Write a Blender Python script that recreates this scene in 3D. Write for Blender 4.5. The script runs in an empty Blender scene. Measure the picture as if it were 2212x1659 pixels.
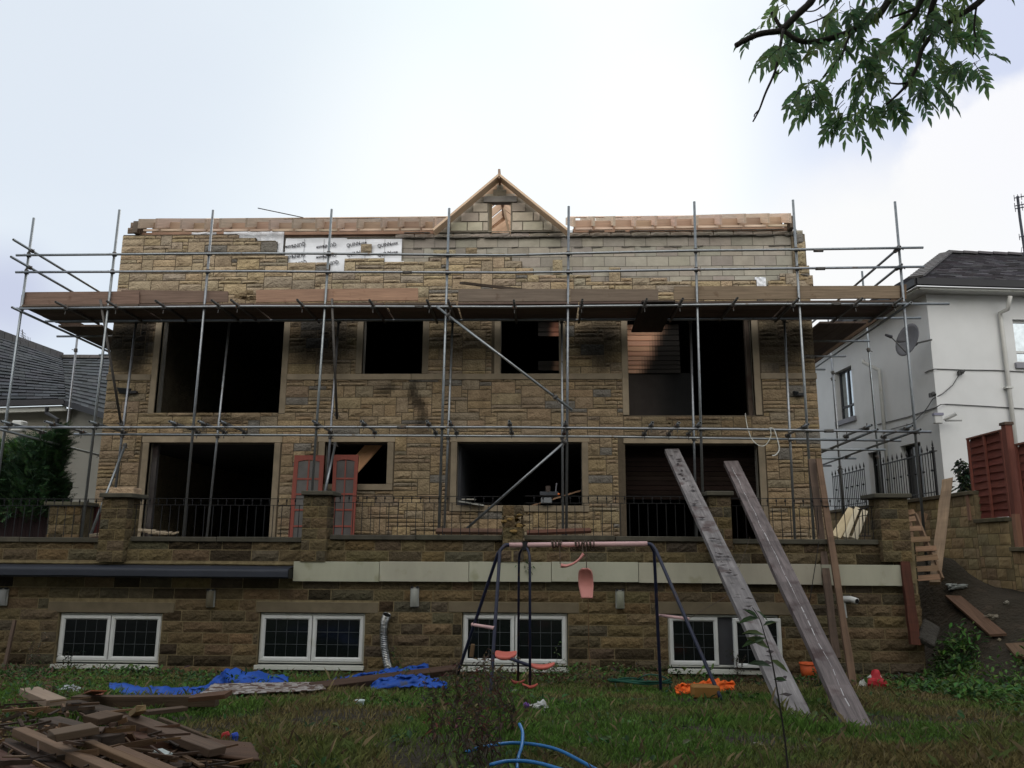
import bpy, math, random
from mathutils import Vector, Matrix, noise, Euler
R = math.radians
random.seed(11)
SC = bpy.context.scene
COL = SC.collection
# ------------------------------------------------------------------ camera
F, CX, CY = 1760.0, 1106.0, 829.5          # focal length and centre for a picture 2212 wide
CM = Matrix.Rotation(R(2.19), 4, 'Z') @ Matrix.Rotation(R(90 + 11.56), 4, 'X') @ Matrix.Rotation(R(0.35), 4, 'Z')
cd = bpy.data.cameras.new('camera'); cam = bpy.data.objects.new('camera', cd); COL.objects.link(cam)
cam.matrix_world = CM
cd.sensor_fit = 'HORIZONTAL'; cd.sensor_width = 36; cd.lens = 36 * F / 2212.0
cd.clip_start = 0.05; cd.clip_end = 3000
SC.camera = cam
SC.view_settings.view_transform = 'Standard'; SC.view_settings.look = 'None'
SC.view_settings.exposure = 0.0; SC.view_settings.gamma = 1.0
SC.cycles.max_bounces = 6; SC.cycles.diffuse_bounces = 3; SC.cycles.transparent_max_bounces = 6
# ------------------------------------------------------------------ sky: overcast, pale behind the house, with a brighter patch added behind the camera
SUN_EL, SUN_AZ = 42.0, 8.0                 # sun veiled by cloud behind the house, slightly right
W = bpy.data.worlds.new('World'); SC.world = W; W.use_nodes = True
nt = W.node_tree; nt.nodes.clear()
def N(t, tree=None, **k):
    n = (tree or nt).nodes.new(t)
    for a, b in k.items(): setattr(n, a, b)
    return n
def raydir(u, v):
    d = CM.to_3x3() @ Vector(((u - CX) / F, -(v - CY) / F, -1)); return d
out = N('ShaderNodeOutputWorld'); bg1 = N('ShaderNodeBackground'); bg2 = N('ShaderNodeBackground'); mx = N('ShaderNodeMixShader')
sky = N('ShaderNodeTexSky', sky_type='NISHITA'); sky.sun_disc = False
sky.sun_elevation = R(SUN_EL); sky.sun_rotation = R(SUN_AZ)
bg1.inputs[1].default_value = 0.10
nt.links.new(sky.outputs[0], bg1.inputs[0])
tc = N('ShaderNodeTexCoord')
nz = N('ShaderNodeTexNoise'); nz.inputs['Scale'].default_value = 2.3; nz.inputs['Detail'].default_value = 5; nz.inputs['Roughness'].default_value = 0.5
mp = N('ShaderNodeMapping'); mp.inputs['Scale'].default_value = (1, 1, 2.0); mp.inputs['Location'].default_value = (3.1, 0.4, 1.2)
nt.links.new(tc.outputs['Generated'], mp.inputs[0]); nt.links.new(mp.outputs[0], nz.inputs['Vector'])
def lobe(u, v, a0, a1, jag=0.0):
    """soft blob of sky round the direction of a pixel: 1 inside a0 degrees, 0 beyond a1"""
    d = raydir(u, v).normalized()
    vm = N('ShaderNodeVectorMath', operation='DOT_PRODUCT'); vm.inputs[1].default_value = d
    nrm = N('ShaderNodeVectorMath', operation='NORMALIZE'); nt.links.new(tc.outputs['Generated'], nrm.inputs[0]); nt.links.new(nrm.outputs[0], vm.inputs[0])
    ac = N('ShaderNodeMath', operation='ARCCOSINE'); nt.links.new(vm.outputs['Value'], ac.inputs[0])
    src = ac.outputs[0]
    if jag:
        n2 = N('ShaderNodeTexNoise'); n2.inputs['Scale'].default_value = 7; n2.inputs['Detail'].default_value = 6; n2.inputs['Roughness'].default_value = .55
        nt.links.new(nrm.outputs[0], n2.inputs['Vector'])
        m2 = N('ShaderNodeMath', operation='MULTIPLY_ADD'); m2.inputs[1].default_value = jag
        nt.links.new(n2.outputs[0], m2.inputs[0]); nt.links.new(src, m2.inputs[2]); src = m2.outputs[0]
        a0 += math.degrees(jag * .5); a1 += math.degrees(jag * .5)
    mr = N('ShaderNodeMapRange', interpolation_type='SMOOTHSTEP')
    mr.inputs['From Min'].default_value = R(a0); mr.inputs['From Max'].default_value = R(a1)
    mr.inputs['To Min'].default_value = 1; mr.inputs['To Max'].default_value = 0
    nt.links.new(src, mr.inputs['Value']); return mr.outputs[0]
def lobe_dir(d, a0, a1):
    vm = N('ShaderNodeVectorMath', operation='DOT_PRODUCT'); vm.inputs[1].default_value = Vector(d).normalized()
    nrm = N('ShaderNodeVectorMath', operation='NORMALIZE'); nt.links.new(tc.outputs['Generated'], nrm.inputs[0]); nt.links.new(nrm.outputs[0], vm.inputs[0])
    ac = N('ShaderNodeMath', operation='ARCCOSINE'); nt.links.new(vm.outputs['Value'], ac.inputs[0])
    mr = N('ShaderNodeMapRange', interpolation_type='SMOOTHSTEP'); mr.inputs['From Min'].default_value = R(a0); mr.inputs['From Max'].default_value = R(a1)
    mr.inputs['To Min'].default_value = 1; mr.inputs['To Max'].default_value = 0; nt.links.new(ac.outputs[0], mr.inputs['Value']); return mr.outputs[0]
def mixc(fac, a, b, blend='MIX'):
    m = N('ShaderNodeMix', data_type='RGBA', blend_type=blend)
    for s, x in ((0, fac), (6, a), (7, b)):
        if isinstance(x, (tuple, float, int)): m.inputs[s].default_value = x if not isinstance(x, tuple) else (*x, 1)
        else: nt.links.new(x, m.inputs[s])
    return m.outputs[2]
ramp = N('ShaderNodeValToRGB'); ramp.color_ramp.elements[0].position = .38; ramp.color_ramp.elements[1].position = .60
ramp.color_ramp.elements[0].color = (.74, .82, .93, 1); ramp.color_ramp.elements[1].color = (.93, 1.0, 1.04, 1)
nt.links.new(nz.outputs[0], ramp.inputs[0])
c = ramp.outputs[0]
c = mixc(lobe(1000, 330, 3, 25), c, (.90, 1.01, 1.03))       # pale glow over the roof
c = mixc(lobe(1450, 400, 1, 17), c, (1.02, 1.06, 1.06))
c = mixc(lobe(850, 430, 2, 16), c, (1.03, 1.07, 1.08))
c = mixc(lobe(1960, 230, 3, 13), c, (.74, .81, .97))
c = mixc(lobe(2330, 60, 5, 17), c, (.68, .74, .92))
c = mixc(lobe(2200, 560, 1, 9), c, (.78, .80, .95))
c = mixc(lobe(2300, 420, 7.4, 8.8, .13), c, (1.0, 1.0, 1.02))   # bright cloud bank on the right
c = mixc(lobe(1880, 640, 5, 11, .08), c, (1.0, 1.0, .99))
c = mixc(lobe(60, 60, 4, 26), c, (.80, .87, .95))
c = mixc(lobe(20, 640, .5, 4.5, .03), c, (.62, .66, .82))
c = mixc(lobe_dir((0.05, -.90, .42), 14, 62), c, (2.85, 2.74, 2.58))   # unseen bright patch added behind the camera to light the house front
nt.links.new(c, bg2.inputs[0]); bg2.inputs[1].default_value = 1.0
mx.inputs[0].default_value = 0.90
nt.links.new(bg1.outputs[0], mx.inputs[1]); nt.links.new(bg2.outputs[0], mx.inputs[2]); nt.links.new(mx.outputs[0], out.inputs[0])
# ------------------------------------------------------------------ veiled sun
sd = bpy.data.lights.new('sun', 'SUN'); so = bpy.data.objects.new('sun', sd); COL.objects.link(so)
sd.energy = 0.6; sd.angle = R(14); sd.color = (1, .95, .88)
az = R(SUN_AZ); el = R(SUN_EL)
sdir = Vector((math.sin(az) * math.cos(el), math.cos(az) * math.cos(el), math.sin(el)))
so.rotation_euler = sdir.to_track_quat('Z', 'Y').to_euler()
# ------------------------------------------------------------------ helpers: pixels (of the 2212 wide picture) to points on real planes
def at(u, v, Y):
    d = raydir(u, v); return d * (Y / d.y)
def atX(u, v, X):
    d = raydir(u, v); return d * (X / d.x)
def atplane(u, v, p, n):
    d = raydir(u, v); return d * (Vector(p).dot(n) / d.dot(n))
def ss(a, b, x):
    t = max(0, min(1, (x - a) / (b - a))); return t * t * (3 - 2 * t)
def lerp(a, b, t): return a + (b - a) * t
def interp(tab, x):
    if x <= tab[0][0]: return tab[0][1]
    for (a, b), (c_, d) in zip(tab, tab[1:]):
        if x <= c_: return b + (d - b) * (x - a) / (c_ - a)
    return tab[-1][1]
def nse(x, y, z=0.0): return noise.noise(Vector((x, y, z)))
GP = [(-30, -1.4), (0, -1.20), (5.5, -1.29), (7.6, -1.43), (9.7, -1.60), (11.2, -1.76), (12.0, -1.86), (13.0, -1.97), (40, -2.3)]
def gz(x, y):
    z = interp(GP, y)
    # the bank that climbs beside the house on the right
    hb = interp([(-5, 0), (6, .0), (9, .22), (11, .45), (12.5, .85), (13.5, 1.28), (15.5, 1.4), (17, 1.65), (20, 2.3), (60, 3.3)], y)
    z += hb * ss(5.35, 7.4, x)
    z += .75 * math.exp(-((x - 6.95) ** 2 + (y - 15.1) ** 2) / .35)
    z += .05 * nse(x * .6, y * .6) + .03 * nse(x * 2.1, y * 2.1, 4)
    return z
def G(u, v, h=0.0):
    d = raydir(u, v).normalized(); t = 2.0
    while t < 60:
        p = d * t
        if p.z - h <= gz(p.x, p.y): break
        if p.y > 12.75 and p.x < 5.9: break
        t += .02
    return d * t
def inv_t(l): return Matrix.Translation(-Vector(l))
def root(name, label, cat, loc, group=None, kind=None):
    o = bpy.data.objects.new(name, None); COL.objects.link(o); o.location = loc; o.empty_display_size = .2
    o['label'] = label; o['category'] = cat
    if group: o['group'] = group
    if kind: o['kind'] = kind
    return o
def tag(o, label, cat, group=None, kind=None):
    o['label'] = label; o['category'] = cat
    if group: o['group'] = group
    if kind: o['kind'] = kind
    return o
def put(o, parent):
    COL.objects.link(o)
    if parent is not None:
        o.parent = parent
        base = Vector((0, 0, 0)); q = parent
        while q is not None:
            base += q.location; q = q.parent
        if parent.type == 'EMPTY': o.matrix_parent_inverse = Matrix.Translation(-parent.location)
    return o
class MB:
    def __init__(s): s.v = []; s.f = []; s.c = []; s.uv = []; s.m = []
    def add(s, vs, fs, col=(1, 1, 1), uvs=None, m=0):
        b = len(s.v); s.v += [tuple(q) for q in vs]
        for i, f in enumerate(fs):
            s.f.append(tuple(b + k for k in f)); s.c.append(col); s.m.append(m)
            s.uv.append(uvs[i] if uvs else [(s.v[b + k][0], s.v[b + k][2]) for k in f])
    def hexa(s, P, col=(1, 1, 1), m=0, L=None):
        """P: 8 points, 0-3 one end ring, 4-7 other end ring; L = length for the grain"""
        fs = [(3, 2, 1, 0), (4, 5, 6, 7), (0, 1, 5, 4), (1, 2, 6, 5), (2, 3, 7, 6), (3, 0, 4, 7)]
        P = [Vector(p) for p in P]
        L = (P[4] - P[0]).length; off = random.random() * 20
        uv = []
        for k, f in enumerate(fs):
            if k < 2:
                w = (P[f[0]] - P[f[1]]).length; h = (P[f[1]] - P[f[2]]).length
                uv.append([(off, 0), (off + .02, w * .1), (off + .02, w * .1 + h), (off, h)])
            else:
                w = (P[f[0]] - P[f[1]]).length; o2 = off + k * 1.37
                uv.append([(off, o2), (off, o2 + w), (off + L, o2 + w), (off + L, o2)])
        s.add(P, fs, col, uv, m)
    def box(s, x0, x1, y0, y1, z0, z1, col=(1, 1, 1), m=0, axis=None):
        dx, dy, dz = x1 - x0, y1 - y0, z1 - z0
        if axis is None: axis = max(((dx, 0), (dy, 1), (dz, 2)))[1]
        if axis == 0: P = [(x0, y0, z0), (x0, y1, z0), (x0, y1, z1), (x0, y0, z1), (x1, y0, z0), (x1, y1, z0), (x1, y1, z1), (x1, y0, z1)]
        elif axis == 1: P = [(x0, y0, z0), (x0, y0, z1), (x1, y0, z1), (x1, y0, z0), (x0, y1, z0), (x0, y1, z1), (x1, y1, z1), (x1, y1, z0)]
        else: P = [(x0, y0, z0), (x1, y0, z0), (x1, y1, z0), (x0, y1, z0), (x0, y0, z1), (x1, y0, z1), (x1, y1, z1), (x0, y1, z1)]
        s.hexa(P, col, m)
    def beam(s, a, b, w, h, side=(1, 0, 0), col=(1, 1, 1), m=0, rough=0.0):
        """board from a to b, w wide along 'side', h thick"""
        a = Vector(a); b = Vector(b); d = (b - a).normalized(); sd_ = Vector(side); sd_ = (sd_ - d * sd_.dot(d)).normalized(); up = d.cross(sd_)
        P = []
        for q in (a, b):
            for sx, sy in ((-1, -1), (1, -1), (1, 1), (-1, 1)):
                P.append(q + sd_ * (sx * w / 2) + up * (sy * h / 2) + d * random.uniform(-rough, rough))
        s.hexa(P, col, m)
    def tube(s, pts, r, n=8, col=(1, 1, 1), m=0, cap=True, open_end=False):
        pts = [Vector(p) for p in pts]; rings = []
        b = len(s.v); up = None; Ls = 0
        vs = []; us = []
        for i, p in enumerate(pts):
            d = (pts[min(i + 1, len(pts) - 1)] - pts[max(i - 1, 0)]).normalized()
            if up is None:
                up = Vector((0, 0, 1)) if abs(d.z) < .9 else Vector((1, 0, 0))
            a = (up - d * up.dot(d)).normalized(); c_ = d.cross(a); up = a
            rr = r[i] if isinstance(r, (list, tuple)) else r
            if i: Ls += (p - pts[i - 1]).length
            for k in range(n):
                t = 2 * math.pi * k / n; vs.append(p + (a * math.cos(t) + c_ * math.sin(t)) * rr)
            us.append(Ls)
        fs = []; uv = []
        for i in range(len(pts) - 1):
            for k in range(n):
                k2 = (k + 1) % n; fs.append((i * n + k, i * n + k2, (i + 1) * n + k2, (i + 1) * n + k))
                uv.append([(us[i], k * .02), (us[i], k * .02 + .02), (us[i + 1], k * .02 + .02), (us[i + 1], k * .02)])
        if cap:
            fs.append(tuple(range(n - 1, -1, -1))); uv.append([(0, 0)] * n)
            e = (len(pts) - 1) * n; fs.append(tuple(range(e, e + n))); uv.append([(0, 0)] * n)
        s.add(vs, fs, col, uv, m)
    def ball(s, c_, r, n=8, k=6, col=(1, 1, 1), m=0, jit=0.0, sc=(1, 1, 1)):
        c_ = Vector(c_); vs = []; fs = []
        for i in range(k + 1):
            t = math.pi * i / k
            for j in range(n):
                a = 2 * math.pi * j / n
                q = Vector((math.sin(t) * math.cos(a) * sc[0], math.sin(t) * math.sin(a) * sc[1], math.cos(t) * sc[2])) * r
                if jit: q *= 1 + jit * nse(q.x / r * 1.3 + c_.x * 9, q.y / r * 1.3 + c_.y * 7, q.z / r * 1.3)
                vs.append(c_ + q)
        for i in range(k):
            for j in range(n):
                j2 = (j + 1) % n; fs.append((i * n + j, i * n + j2, (i + 1) * n + j2, (i + 1) * n + j))
        s.add(vs, fs, col, None, m)
    def grid(s, fn, nu, nv, col=(1, 1, 1), m=0, colf=None):
        vs = [fn(i / nu, j / nv) for j in range(nv + 1) for i in range(nu + 1)]
        b = len(s.v); s.v += [tuple(q) for q in vs]
        for j in range(nv):
            for i in range(nu):
                f = (j * (nu + 1) + i, j * (nu + 1) + i + 1, (j + 1) * (nu + 1) + i + 1, (j + 1) * (nu + 1) + i)
                s.f.append(tuple(b + k for k in f)); s.m.append(m)
                s.c.append(colf((i + .5) / nu, (j + .5) / nv) if colf else col)
                s.uv.append([(i / nu, j / nv), ((i + 1) / nu, j / nv), ((i + 1) / nu, (j + 1) / nv), (i / nu, (j + 1) / nv)])
    def build(s, name, mat, parent=None, smooth=False, bevel=0, solid=0, mats=None):
        me = bpy.data.meshes.new(name); me.from_pydata(s.v, [], s.f)
        for q in (mats or [mat]): me.materials.append(q)
        n = len(s.f)
        me.polygons.foreach_set('material_index', s.m)
        if smooth: me.polygons.foreach_set('use_smooth', [True] * n)
        ca = me.color_attributes.new('Col', 'FLOAT_COLOR', 'CORNER'); uvl = me.uv_layers.new(name='UVMap')
        cf = []; uf = []
        for f, c_, u in zip(s.f, s.c, s.uv):
            for k in range(len(f)): cf += [c_[0], c_[1], c_[2], 1.0]; uf += [u[k][0], u[k][1]]
        ca.data.foreach_set('color', cf); uvl.data.foreach_set('uv', uf)
        me.update()
        o = bpy.data.objects.new(name, me); put(o, parent)
        if solid:
            md = o.modifiers.new('solid', 'SOLIDIFY'); md.thickness = solid; md.offset = 0
        if bevel:
            md = o.modifiers.new('bevel', 'BEVEL'); md.width = bevel; md.segments = 1; md.limit_method = 'ANGLE'
        return o
def hsv(c_, a=.1, h=.03):
    k = 1 + random.uniform(-a, a); return tuple(max(0, q * k * (1 + random.uniform(-h, h))) for q in c_)
# ------------------------------------------------------------------ materials
def mat(name, base, rough=.8, metal=0.0, bump=.3, scale=8.0, amt=.25, base2=None, stretch=(1, 1, 1), uv=False, detail=6, spec=.3,
        spots=None, bscale=None, trans=0.0, bdist=.01):
    """diffuse colour = base (mixed to base2 by noise) * Col attribute"""
    m = bpy.data.materials.new(name); m.use_nodes = True; t = m.node_tree; t.nodes.clear()
    o = N('ShaderNodeOutputMaterial', t); b = N('ShaderNodeBsdfPrincipled', t)
    t.links.new(b.outputs[0], o.inputs[0])
    b.inputs['Roughness'].default_value = rough; b.inputs['Metallic'].default_value = metal
    if 'Specular IOR Level' in b.inputs: b.inputs['Specular IOR Level'].default_value = spec
    co = N('ShaderNodeTexCoord', t); mp_ = N('ShaderNodeMapping', t); mp_.inputs['Scale'].default_value = stretch
    t.links.new(co.outputs['UV' if uv else 'Object'], mp_.inputs[0])
    n1 = N('ShaderNodeTexNoise', t); n1.inputs['Scale'].default_value = scale; n1.inputs['Detail'].default_value = detail; n1.inputs['Roughness'].default_value = .6
    t.links.new(mp_.outputs[0], n1.inputs['Vector'])
    mr = N('ShaderNodeMapRange', t); mr.inputs['From Min'].default_value = .3; mr.inputs['From Max'].default_value = .7
    t.links.new(n1.outputs[0], mr.inputs['Value'])
    b2 = base2 or tuple(q * (1 - amt) for q in base)
    def mixt(fac, a, bb, blend='MIX'):
        q = N('ShaderNodeMix', t, data_type='RGBA', blend_type=blend)
        for s_, x in ((0, fac), (6, a), (7, bb)):
            if isinstance(x, tuple): q.inputs[s_].default_value = (*x, 1)
            elif isinstance(x, (int, float)): q.inputs[s_].default_value = x
            else: t.links.new(x, q.inputs[s_])
        return q.outputs[2]
    cc = mixt(mr.outputs[0], base, b2)
    if spots:
        sc_, thr, colr = spots
        n3 = N('ShaderNodeTexNoise', t); n3.inputs['Scale'].default_value = sc_; n3.inputs['Detail'].default_value = 4
        t.links.new(co.outputs['Object'], n3.inputs['Vector'])
        m3 = N('ShaderNodeMapRange', t); m3.inputs['From Min'].default_value = thr; m3.inputs['From Max'].default_value = thr + .12
        t.links.new(n3.outputs[0], m3.inputs['Value']); cc = mixt(m3.outputs[0], cc, colr)
    at_ = N('ShaderNodeAttribute', t); at_.attribute_name = 'Col'
    cc = mixt(1.0, cc, at_.outputs['Color'], 'MULTIPLY')
    t.links.new(cc, b.inputs['Base Color'])
    if bump:
        n2 = N('ShaderNodeTexNoise', t); n2.inputs['Scale'].default_value = bscale or scale * 3; n2.inputs['Detail'].default_value = 8
        t.links.new(mp_.outputs[0], n2.inputs['Vector'])
        bp = N('ShaderNodeBump', t); bp.inputs['Strength'].default_value = bump; bp.inputs['Distance'].default_value = bdist
        t.links.new(n2.outputs[0], bp.inputs['Height']); t.links.new(bp.outputs[0], b.inputs['Normal'])
    if trans:
        tr = N('ShaderNodeBsdfTranslucent', t); t.links.new(cc, tr.inputs[0]); ms = N('ShaderNodeMixShader', t); ms.inputs[0].default_value = trans
        t.links.new(b.outputs[0], ms.inputs[1]); t.links.new(tr.outputs[0], ms.inputs[2]); t.links.new(ms.outputs[0], o.inputs[0])
    return m
M = {}
M['stone'] = mat('pitched sandstone', (1, 1, 1), .95, bump=.9, scale=5, amt=.42, bscale=24, bdist=.04, base2=(.62, .60, .60))
M['mortar'] = mat('mortar', (.115, .09, .062), 1, bump=.5, scale=14)
M['mortar_pale'] = mat('pale mortar', (.26, .205, .115), 1, bump=.5, scale=9, amt=.5)
M['smooth_stone'] = mat('sawn sandstone', (.37, .30, .21), .9, bump=.25, scale=3, amt=.35)
M['block'] = mat('concrete block', (.43, .40, .345), .95, bump=.7, scale=4, amt=.25, bscale=60)
M['block_mortar'] = mat('block mortar', (.24, .22, .19), .95, bump=.8, scale=9, bscale=30, bdist=.03)
M['coping'] = mat('dirty coping', (.085, .078, .058), .9, bump=.4, scale=5, amt=.45)
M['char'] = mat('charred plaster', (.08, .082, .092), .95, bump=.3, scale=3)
M['foil'] = mat('foil faced insulation', (.72, .74, .78), .42, metal=.25, bump=.5, scale=1.5, amt=.10, bscale=2.5, bdist=.03)
M['ink'] = mat('black ink', (.035, .035, .045), .6, bump=0)
M['white_foam'] = mat('white insulation edge', (.75, .76, .78), .8, bump=.2)
M['new_wood'] = mat('new softwood', (.74, .565, .43), .75, uv=True, stretch=(1.2, 22, 1), scale=1.2, amt=.3, bump=.15, spots=(3, .68, (.40, .24, .15)))
M['board_wood'] = mat('scaffold board', (.235, .175, .130), .85, uv=True, stretch=(1, 16, 1), scale=1.5, amt=.42, bump=.3, spots=(5, .63, (.12, .08, .055)))
M['old_wood'] = mat('weathered timber', (.20, .18, .175), .9, uv=True, stretch=(1.2, 14, 1), scale=1.6, amt=.6, bump=.5, spots=(3.2, .56, (.075, .055, .052)))
M['dark_wood'] = mat('dark wet timber', (.078, .053, .035), .8, uv=True, stretch=(1, 14, 1), scale=1.6, amt=.5, bump=.4)
M['tube'] = mat('galvanised tube', (.34, .36, .38), .42, metal=.85, bump=.1, scale=12, amt=.45, uv=True, stretch=(1, 4, 1), spots=(9, .64, (.16, .12, .09)))
M['tube_dull'] = mat('dull steel tube', (.15, .14, .13), .6, metal=.5, bump=.2, scale=10, amt=.4)
M['clamp'] = mat('scaffold clamp', (.10, .095, .09), .6, metal=.6, bump=.3, scale=20, spots=(14, .58, (.13, .06, .03)))
M['iron'] = mat('black iron', (.018, .018, .020), .5, metal=.2, bump=.2, scale=20)
M['pvc'] = mat('white upvc', (.60, .61, .60), .45, bump=.04, scale=3, amt=.12, spots=(6, .62, (.50, .50, .45)))
M['pvc_dirty'] = mat('dirty white board', (.44, .42, .33), .8, bump=.2, scale=2.2, amt=.22, spots=(3.4, .60, (.30, .29, .20)), stretch=(1, 1, .35))
M['glass'] = mat('dark window glass', (.006, .008, .009), .12, bump=.03, scale=1.3, spec=.5)
M['lead'] = mat('lead strip', (.07, .08, .085), .6)
M['red_paint'] = mat('red painted timber', (.21, .046, .030), .6, uv=True, stretch=(1, 10, 1), scale=2, amt=.25, bump=.15)
M['frost'] = mat('dusty glass', (.10, .095, .09), .6, bump=.1, scale=3, amt=.4)
M['slate'] = mat('slate', (1, 1, 1), .75, bump=.35, scale=6, amt=.3)
M['render'] = mat('white render', (.66, .67, .67), .95, bump=.35, scale=1.1, amt=.10, bscale=160, bdist=.004, spots=(.9, .62, (.58, .59, .58)))
M['cream'] = mat('cream render', (.38, .36, .31), .95, bump=.3, scale=1.1, amt=.12, bscale=120)
M['black_plastic'] = mat('black plastic', (.02, .02, .023), .45, bump=.05)
M['membrane'] = mat('grey roofing membrane', (.026, .030, .042), .55, bump=.3, scale=1.5, amt=.25, bscale=3, bdist=.03)
M['navy'] = mat('navy tube', (.018, .022, .05), .35, bump=.05, spots=(12, .63, (.06, .035, .025)))
M['pink'] = mat('faded pink paint', (.66, .42, .41), .45, bump=.05, scale=5, amt=.18)
M['seatpink'] = mat('bleached pink plastic', (.60, .25, .22), .5, bump=.05, scale=4, amt=.15)
M['seat'] = mat('sun bleached red plastic', (.60, .15, .115), .5, bump=.05, scale=4, amt=.12)
M['rope'] = mat('old rope', (.09, .065, .05), .9, bump=.4, scale=60)
M['silver'] = mat('aluminium duct', (.42, .42, .41), .28, metal=.95, bump=.8, scale=14, amt=.6, bscale=30)
M['tarp'] = mat('blue tarpaulin', (.016, .085, .42), .55, bump=.35, scale=3, amt=.35, bscale=14, bdist=.03, spots=(5, .62, (.05, .06, .10)))
M['sooty'] = mat('sooty board', (1, 1, 1), 1, bump=.1, scale=3, amt=.3, spec=0)
M['orange'] = mat('orange fabric', (.95, .16, .02), .75, bump=.3, scale=6, amt=.2)
M['orange_plastic'] = mat('orange plastic', (.62, .11, .03), .5, bump=.05, amt=.2)
M['blue_pipe'] = mat('blue water pipe', (.02, .16, .42), .4, bump=.05, scale=6, amt=.2)
M['hose'] = mat('green hose', (.016, .085, .055), .4, bump=.05)
M['bark'] = mat('ash bark', (.060, .052, .045), .9, bump=.6, scale=20)
M['leaf'] = mat('ash leaf', (1, 1, 1), .5, bump=0, scale=3, amt=.15, trans=.6)
M['needle'] = mat('conifer needle', (1, 1, 1), .8, bump=0, amt=.2, trans=.15)
M['weed'] = mat('weed leaf', (1, 1, 1), .8, bump=0, amt=.2, trans=.2)
M['paper'] = mat('paper litter', (.62, .62, .60), .8, bump=.2, amt=.2)
M['plain'] = mat('plain painted', (1, 1, 1), .6, bump=.1, scale=6, amt=.2)
M['soil'] = mat('garden soil', (.038, .028, .018), 1, bump=1, scale=1.6, base2=(.022, .018, .011), bscale=16, bdist=.05, spots=(2.4, .6, (.050, .036, .024)))
M['flag'] = mat('terrace paving', (.12, .11, .09), .9, bump=.3, scale=3)
M['retain'] = mat('retaining wall stone', (1, 1, 1), .95, bump=.6, scale=4, amt=.30, bscale=22, bdist=.015, base2=(.60, .58, .60))
# =================================================================== STONE WALLS
YF = 16.3      # face of the house
YT = 13.0      # face of the terrace / basement wall
def stone(mb, x0, x1, z0, z1, y, proud, col, soot=None, nx=None, nz=None, face='y', jag=1.0, ed=-.002, rim=.018):
    """one pitch-faced stone: edges on the wall plane, bulging rocky face. face 'y' looks to -y; ('x',sign) looks along x"""
    w, h = x1 - x0, z1 - z0
    nx = nx or max(3, min(8, int(w / .065))); nz = nz or max(3, min(5, int(h / .045)))
    sx, sz = random.random() * 50, random.random() * 50
    P = []; tilt = random.uniform(-.35, .35); tl2 = random.uniform(-.5, .5)
    for j in range(nz + 1):
        for i in range(nx + 1):
            a, b = i / nx, j / nz
            e = min(a, 1 - a) * w; g = min(b, 1 - b) * h
            k = min(1, min(e, g) / rim) if min(e, g) > 0 else 0
            d = ed
            if k > 0: d = proud * (.6 + .55 * nse(sx + a * w * 9, sz + b * h * 13) * jag + .4 * tilt * (a - .5) + .6 * tl2 * (b - .5) + .55 * jag * nse(sx + a * w * 22, sz + b * h * 30, 3))
            dx = 0 if i in (0, nx) else random.uniform(-.18, .18) * w / nx
            dz = 0 if j in (0, nz) else random.uniform(-.22, .22) * h / nz
            P.append((x0 + a * w + dx, z0 + b * h + dz, max(ed, d)))
    b0 = len(mb.v)
    for (x, z, d) in P:
        if face == 'y': mb.v.append((x, y - d, z))
        elif face == 'x+': mb.v.append((y + d, x, z))
        else: mb.v.append((y - d, x, z))
    def emit(idx, cc):
        if face == 'x-': idx = idx[::-1]
        mb.f.append(tuple(b0 + q for q in idx)); mb.m.append(0); mb.c.append(cc); mb.uv.append([(0, 0)] * len(idx))
    for j in range(nz):
        for i in range(nx):
            q = j * (nx + 1) + i
            cx_, cz_ = x0 + (i + .5) / nx * w, z0 + (j + .5) / nz * h
            k = soot(cx_, cz_) if soot else 1
            emit((q, q + 1, q + nx + 2, q + nx + 1), tuple(c_ * k for c_ in col))
    # sides back into the wall
    back = len(mb.v)
    ring = [i for i in range(nx + 1)] + [j * (nx + 1) + nx for j in range(1, nz + 1)] + [nz * (nx + 1) + i for i in range(nx - 1, -1, -1)] + [j * (nx + 1) for j in range(nz - 1, 0, -1)]
    for r_ in ring:
        x, z, d = P[r_]; d = -.03
        mb.v.append((x, y - d, z) if face == 'y' else ((y + d, x, z) if face == 'x+' else (y - d, x, z)))
    n = len(ring)
    for i in range(n):
        a, b = b0 + ring[i], b0 + ring[(i + 1) % n]; c_, d = back + (i + 1) % n, back + i
        f = (d, c_, b, a)
        if face == 'x-': f = f[::-1]
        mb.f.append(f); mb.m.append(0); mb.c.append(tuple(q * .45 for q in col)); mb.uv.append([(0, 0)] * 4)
def random_ashlar(x0, x1, z0, z1, inside, uw=.122, uh=.079):
    """fills a grid with stones of mixed sizes where inside(x,z)"""
    nx, nz = int(round((x1 - x0) / uw)), int(round((z1 - z0) / uh)); uw = (x1 - x0) / nx; uh = (z1 - z0) / nz
    used = [[not inside(x0 + (i + .5) * uw, z0 + (j + .5) * uh) for i in range(nx)] for j in range(nz)]
    kinds = [(4, 3), (3, 3), (5, 2), (4, 2), (6, 2), (3, 2), (2, 3), (5, 1), (4, 1), (3, 1), (2, 2), (2, 1), (2, 4), (5, 3), (6, 1)]
    wts = [5, 4, 6, 6, 3, 4, 2, 5, 5, 4, 2, 2, 1, 3, 3]
    res = []
    for j in range(nz):
        i = 0
        while i < nx:
            if used[j][i]: i += 1; continue
            for _ in range(8):
                w, h = random.choices(kinds, wts)[0]
                if i + w <= nx and j + h <= nz and not any(used[b][a] for b in range(j, j + h) for a in range(i, i + w)): break
            else:
                w = 1
                while w < 3 and i + w < nx and not used[j][i + w]: w += 1
                h = 1
            for b in range(j, j + h):
                for a in range(i, i + w): used[b][a] = True
            res.append((x0 + i * uw, x0 + (i + w) * uw, z0 + j * uh, z0 + (j + h) * uh)); i += w
    return res
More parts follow.
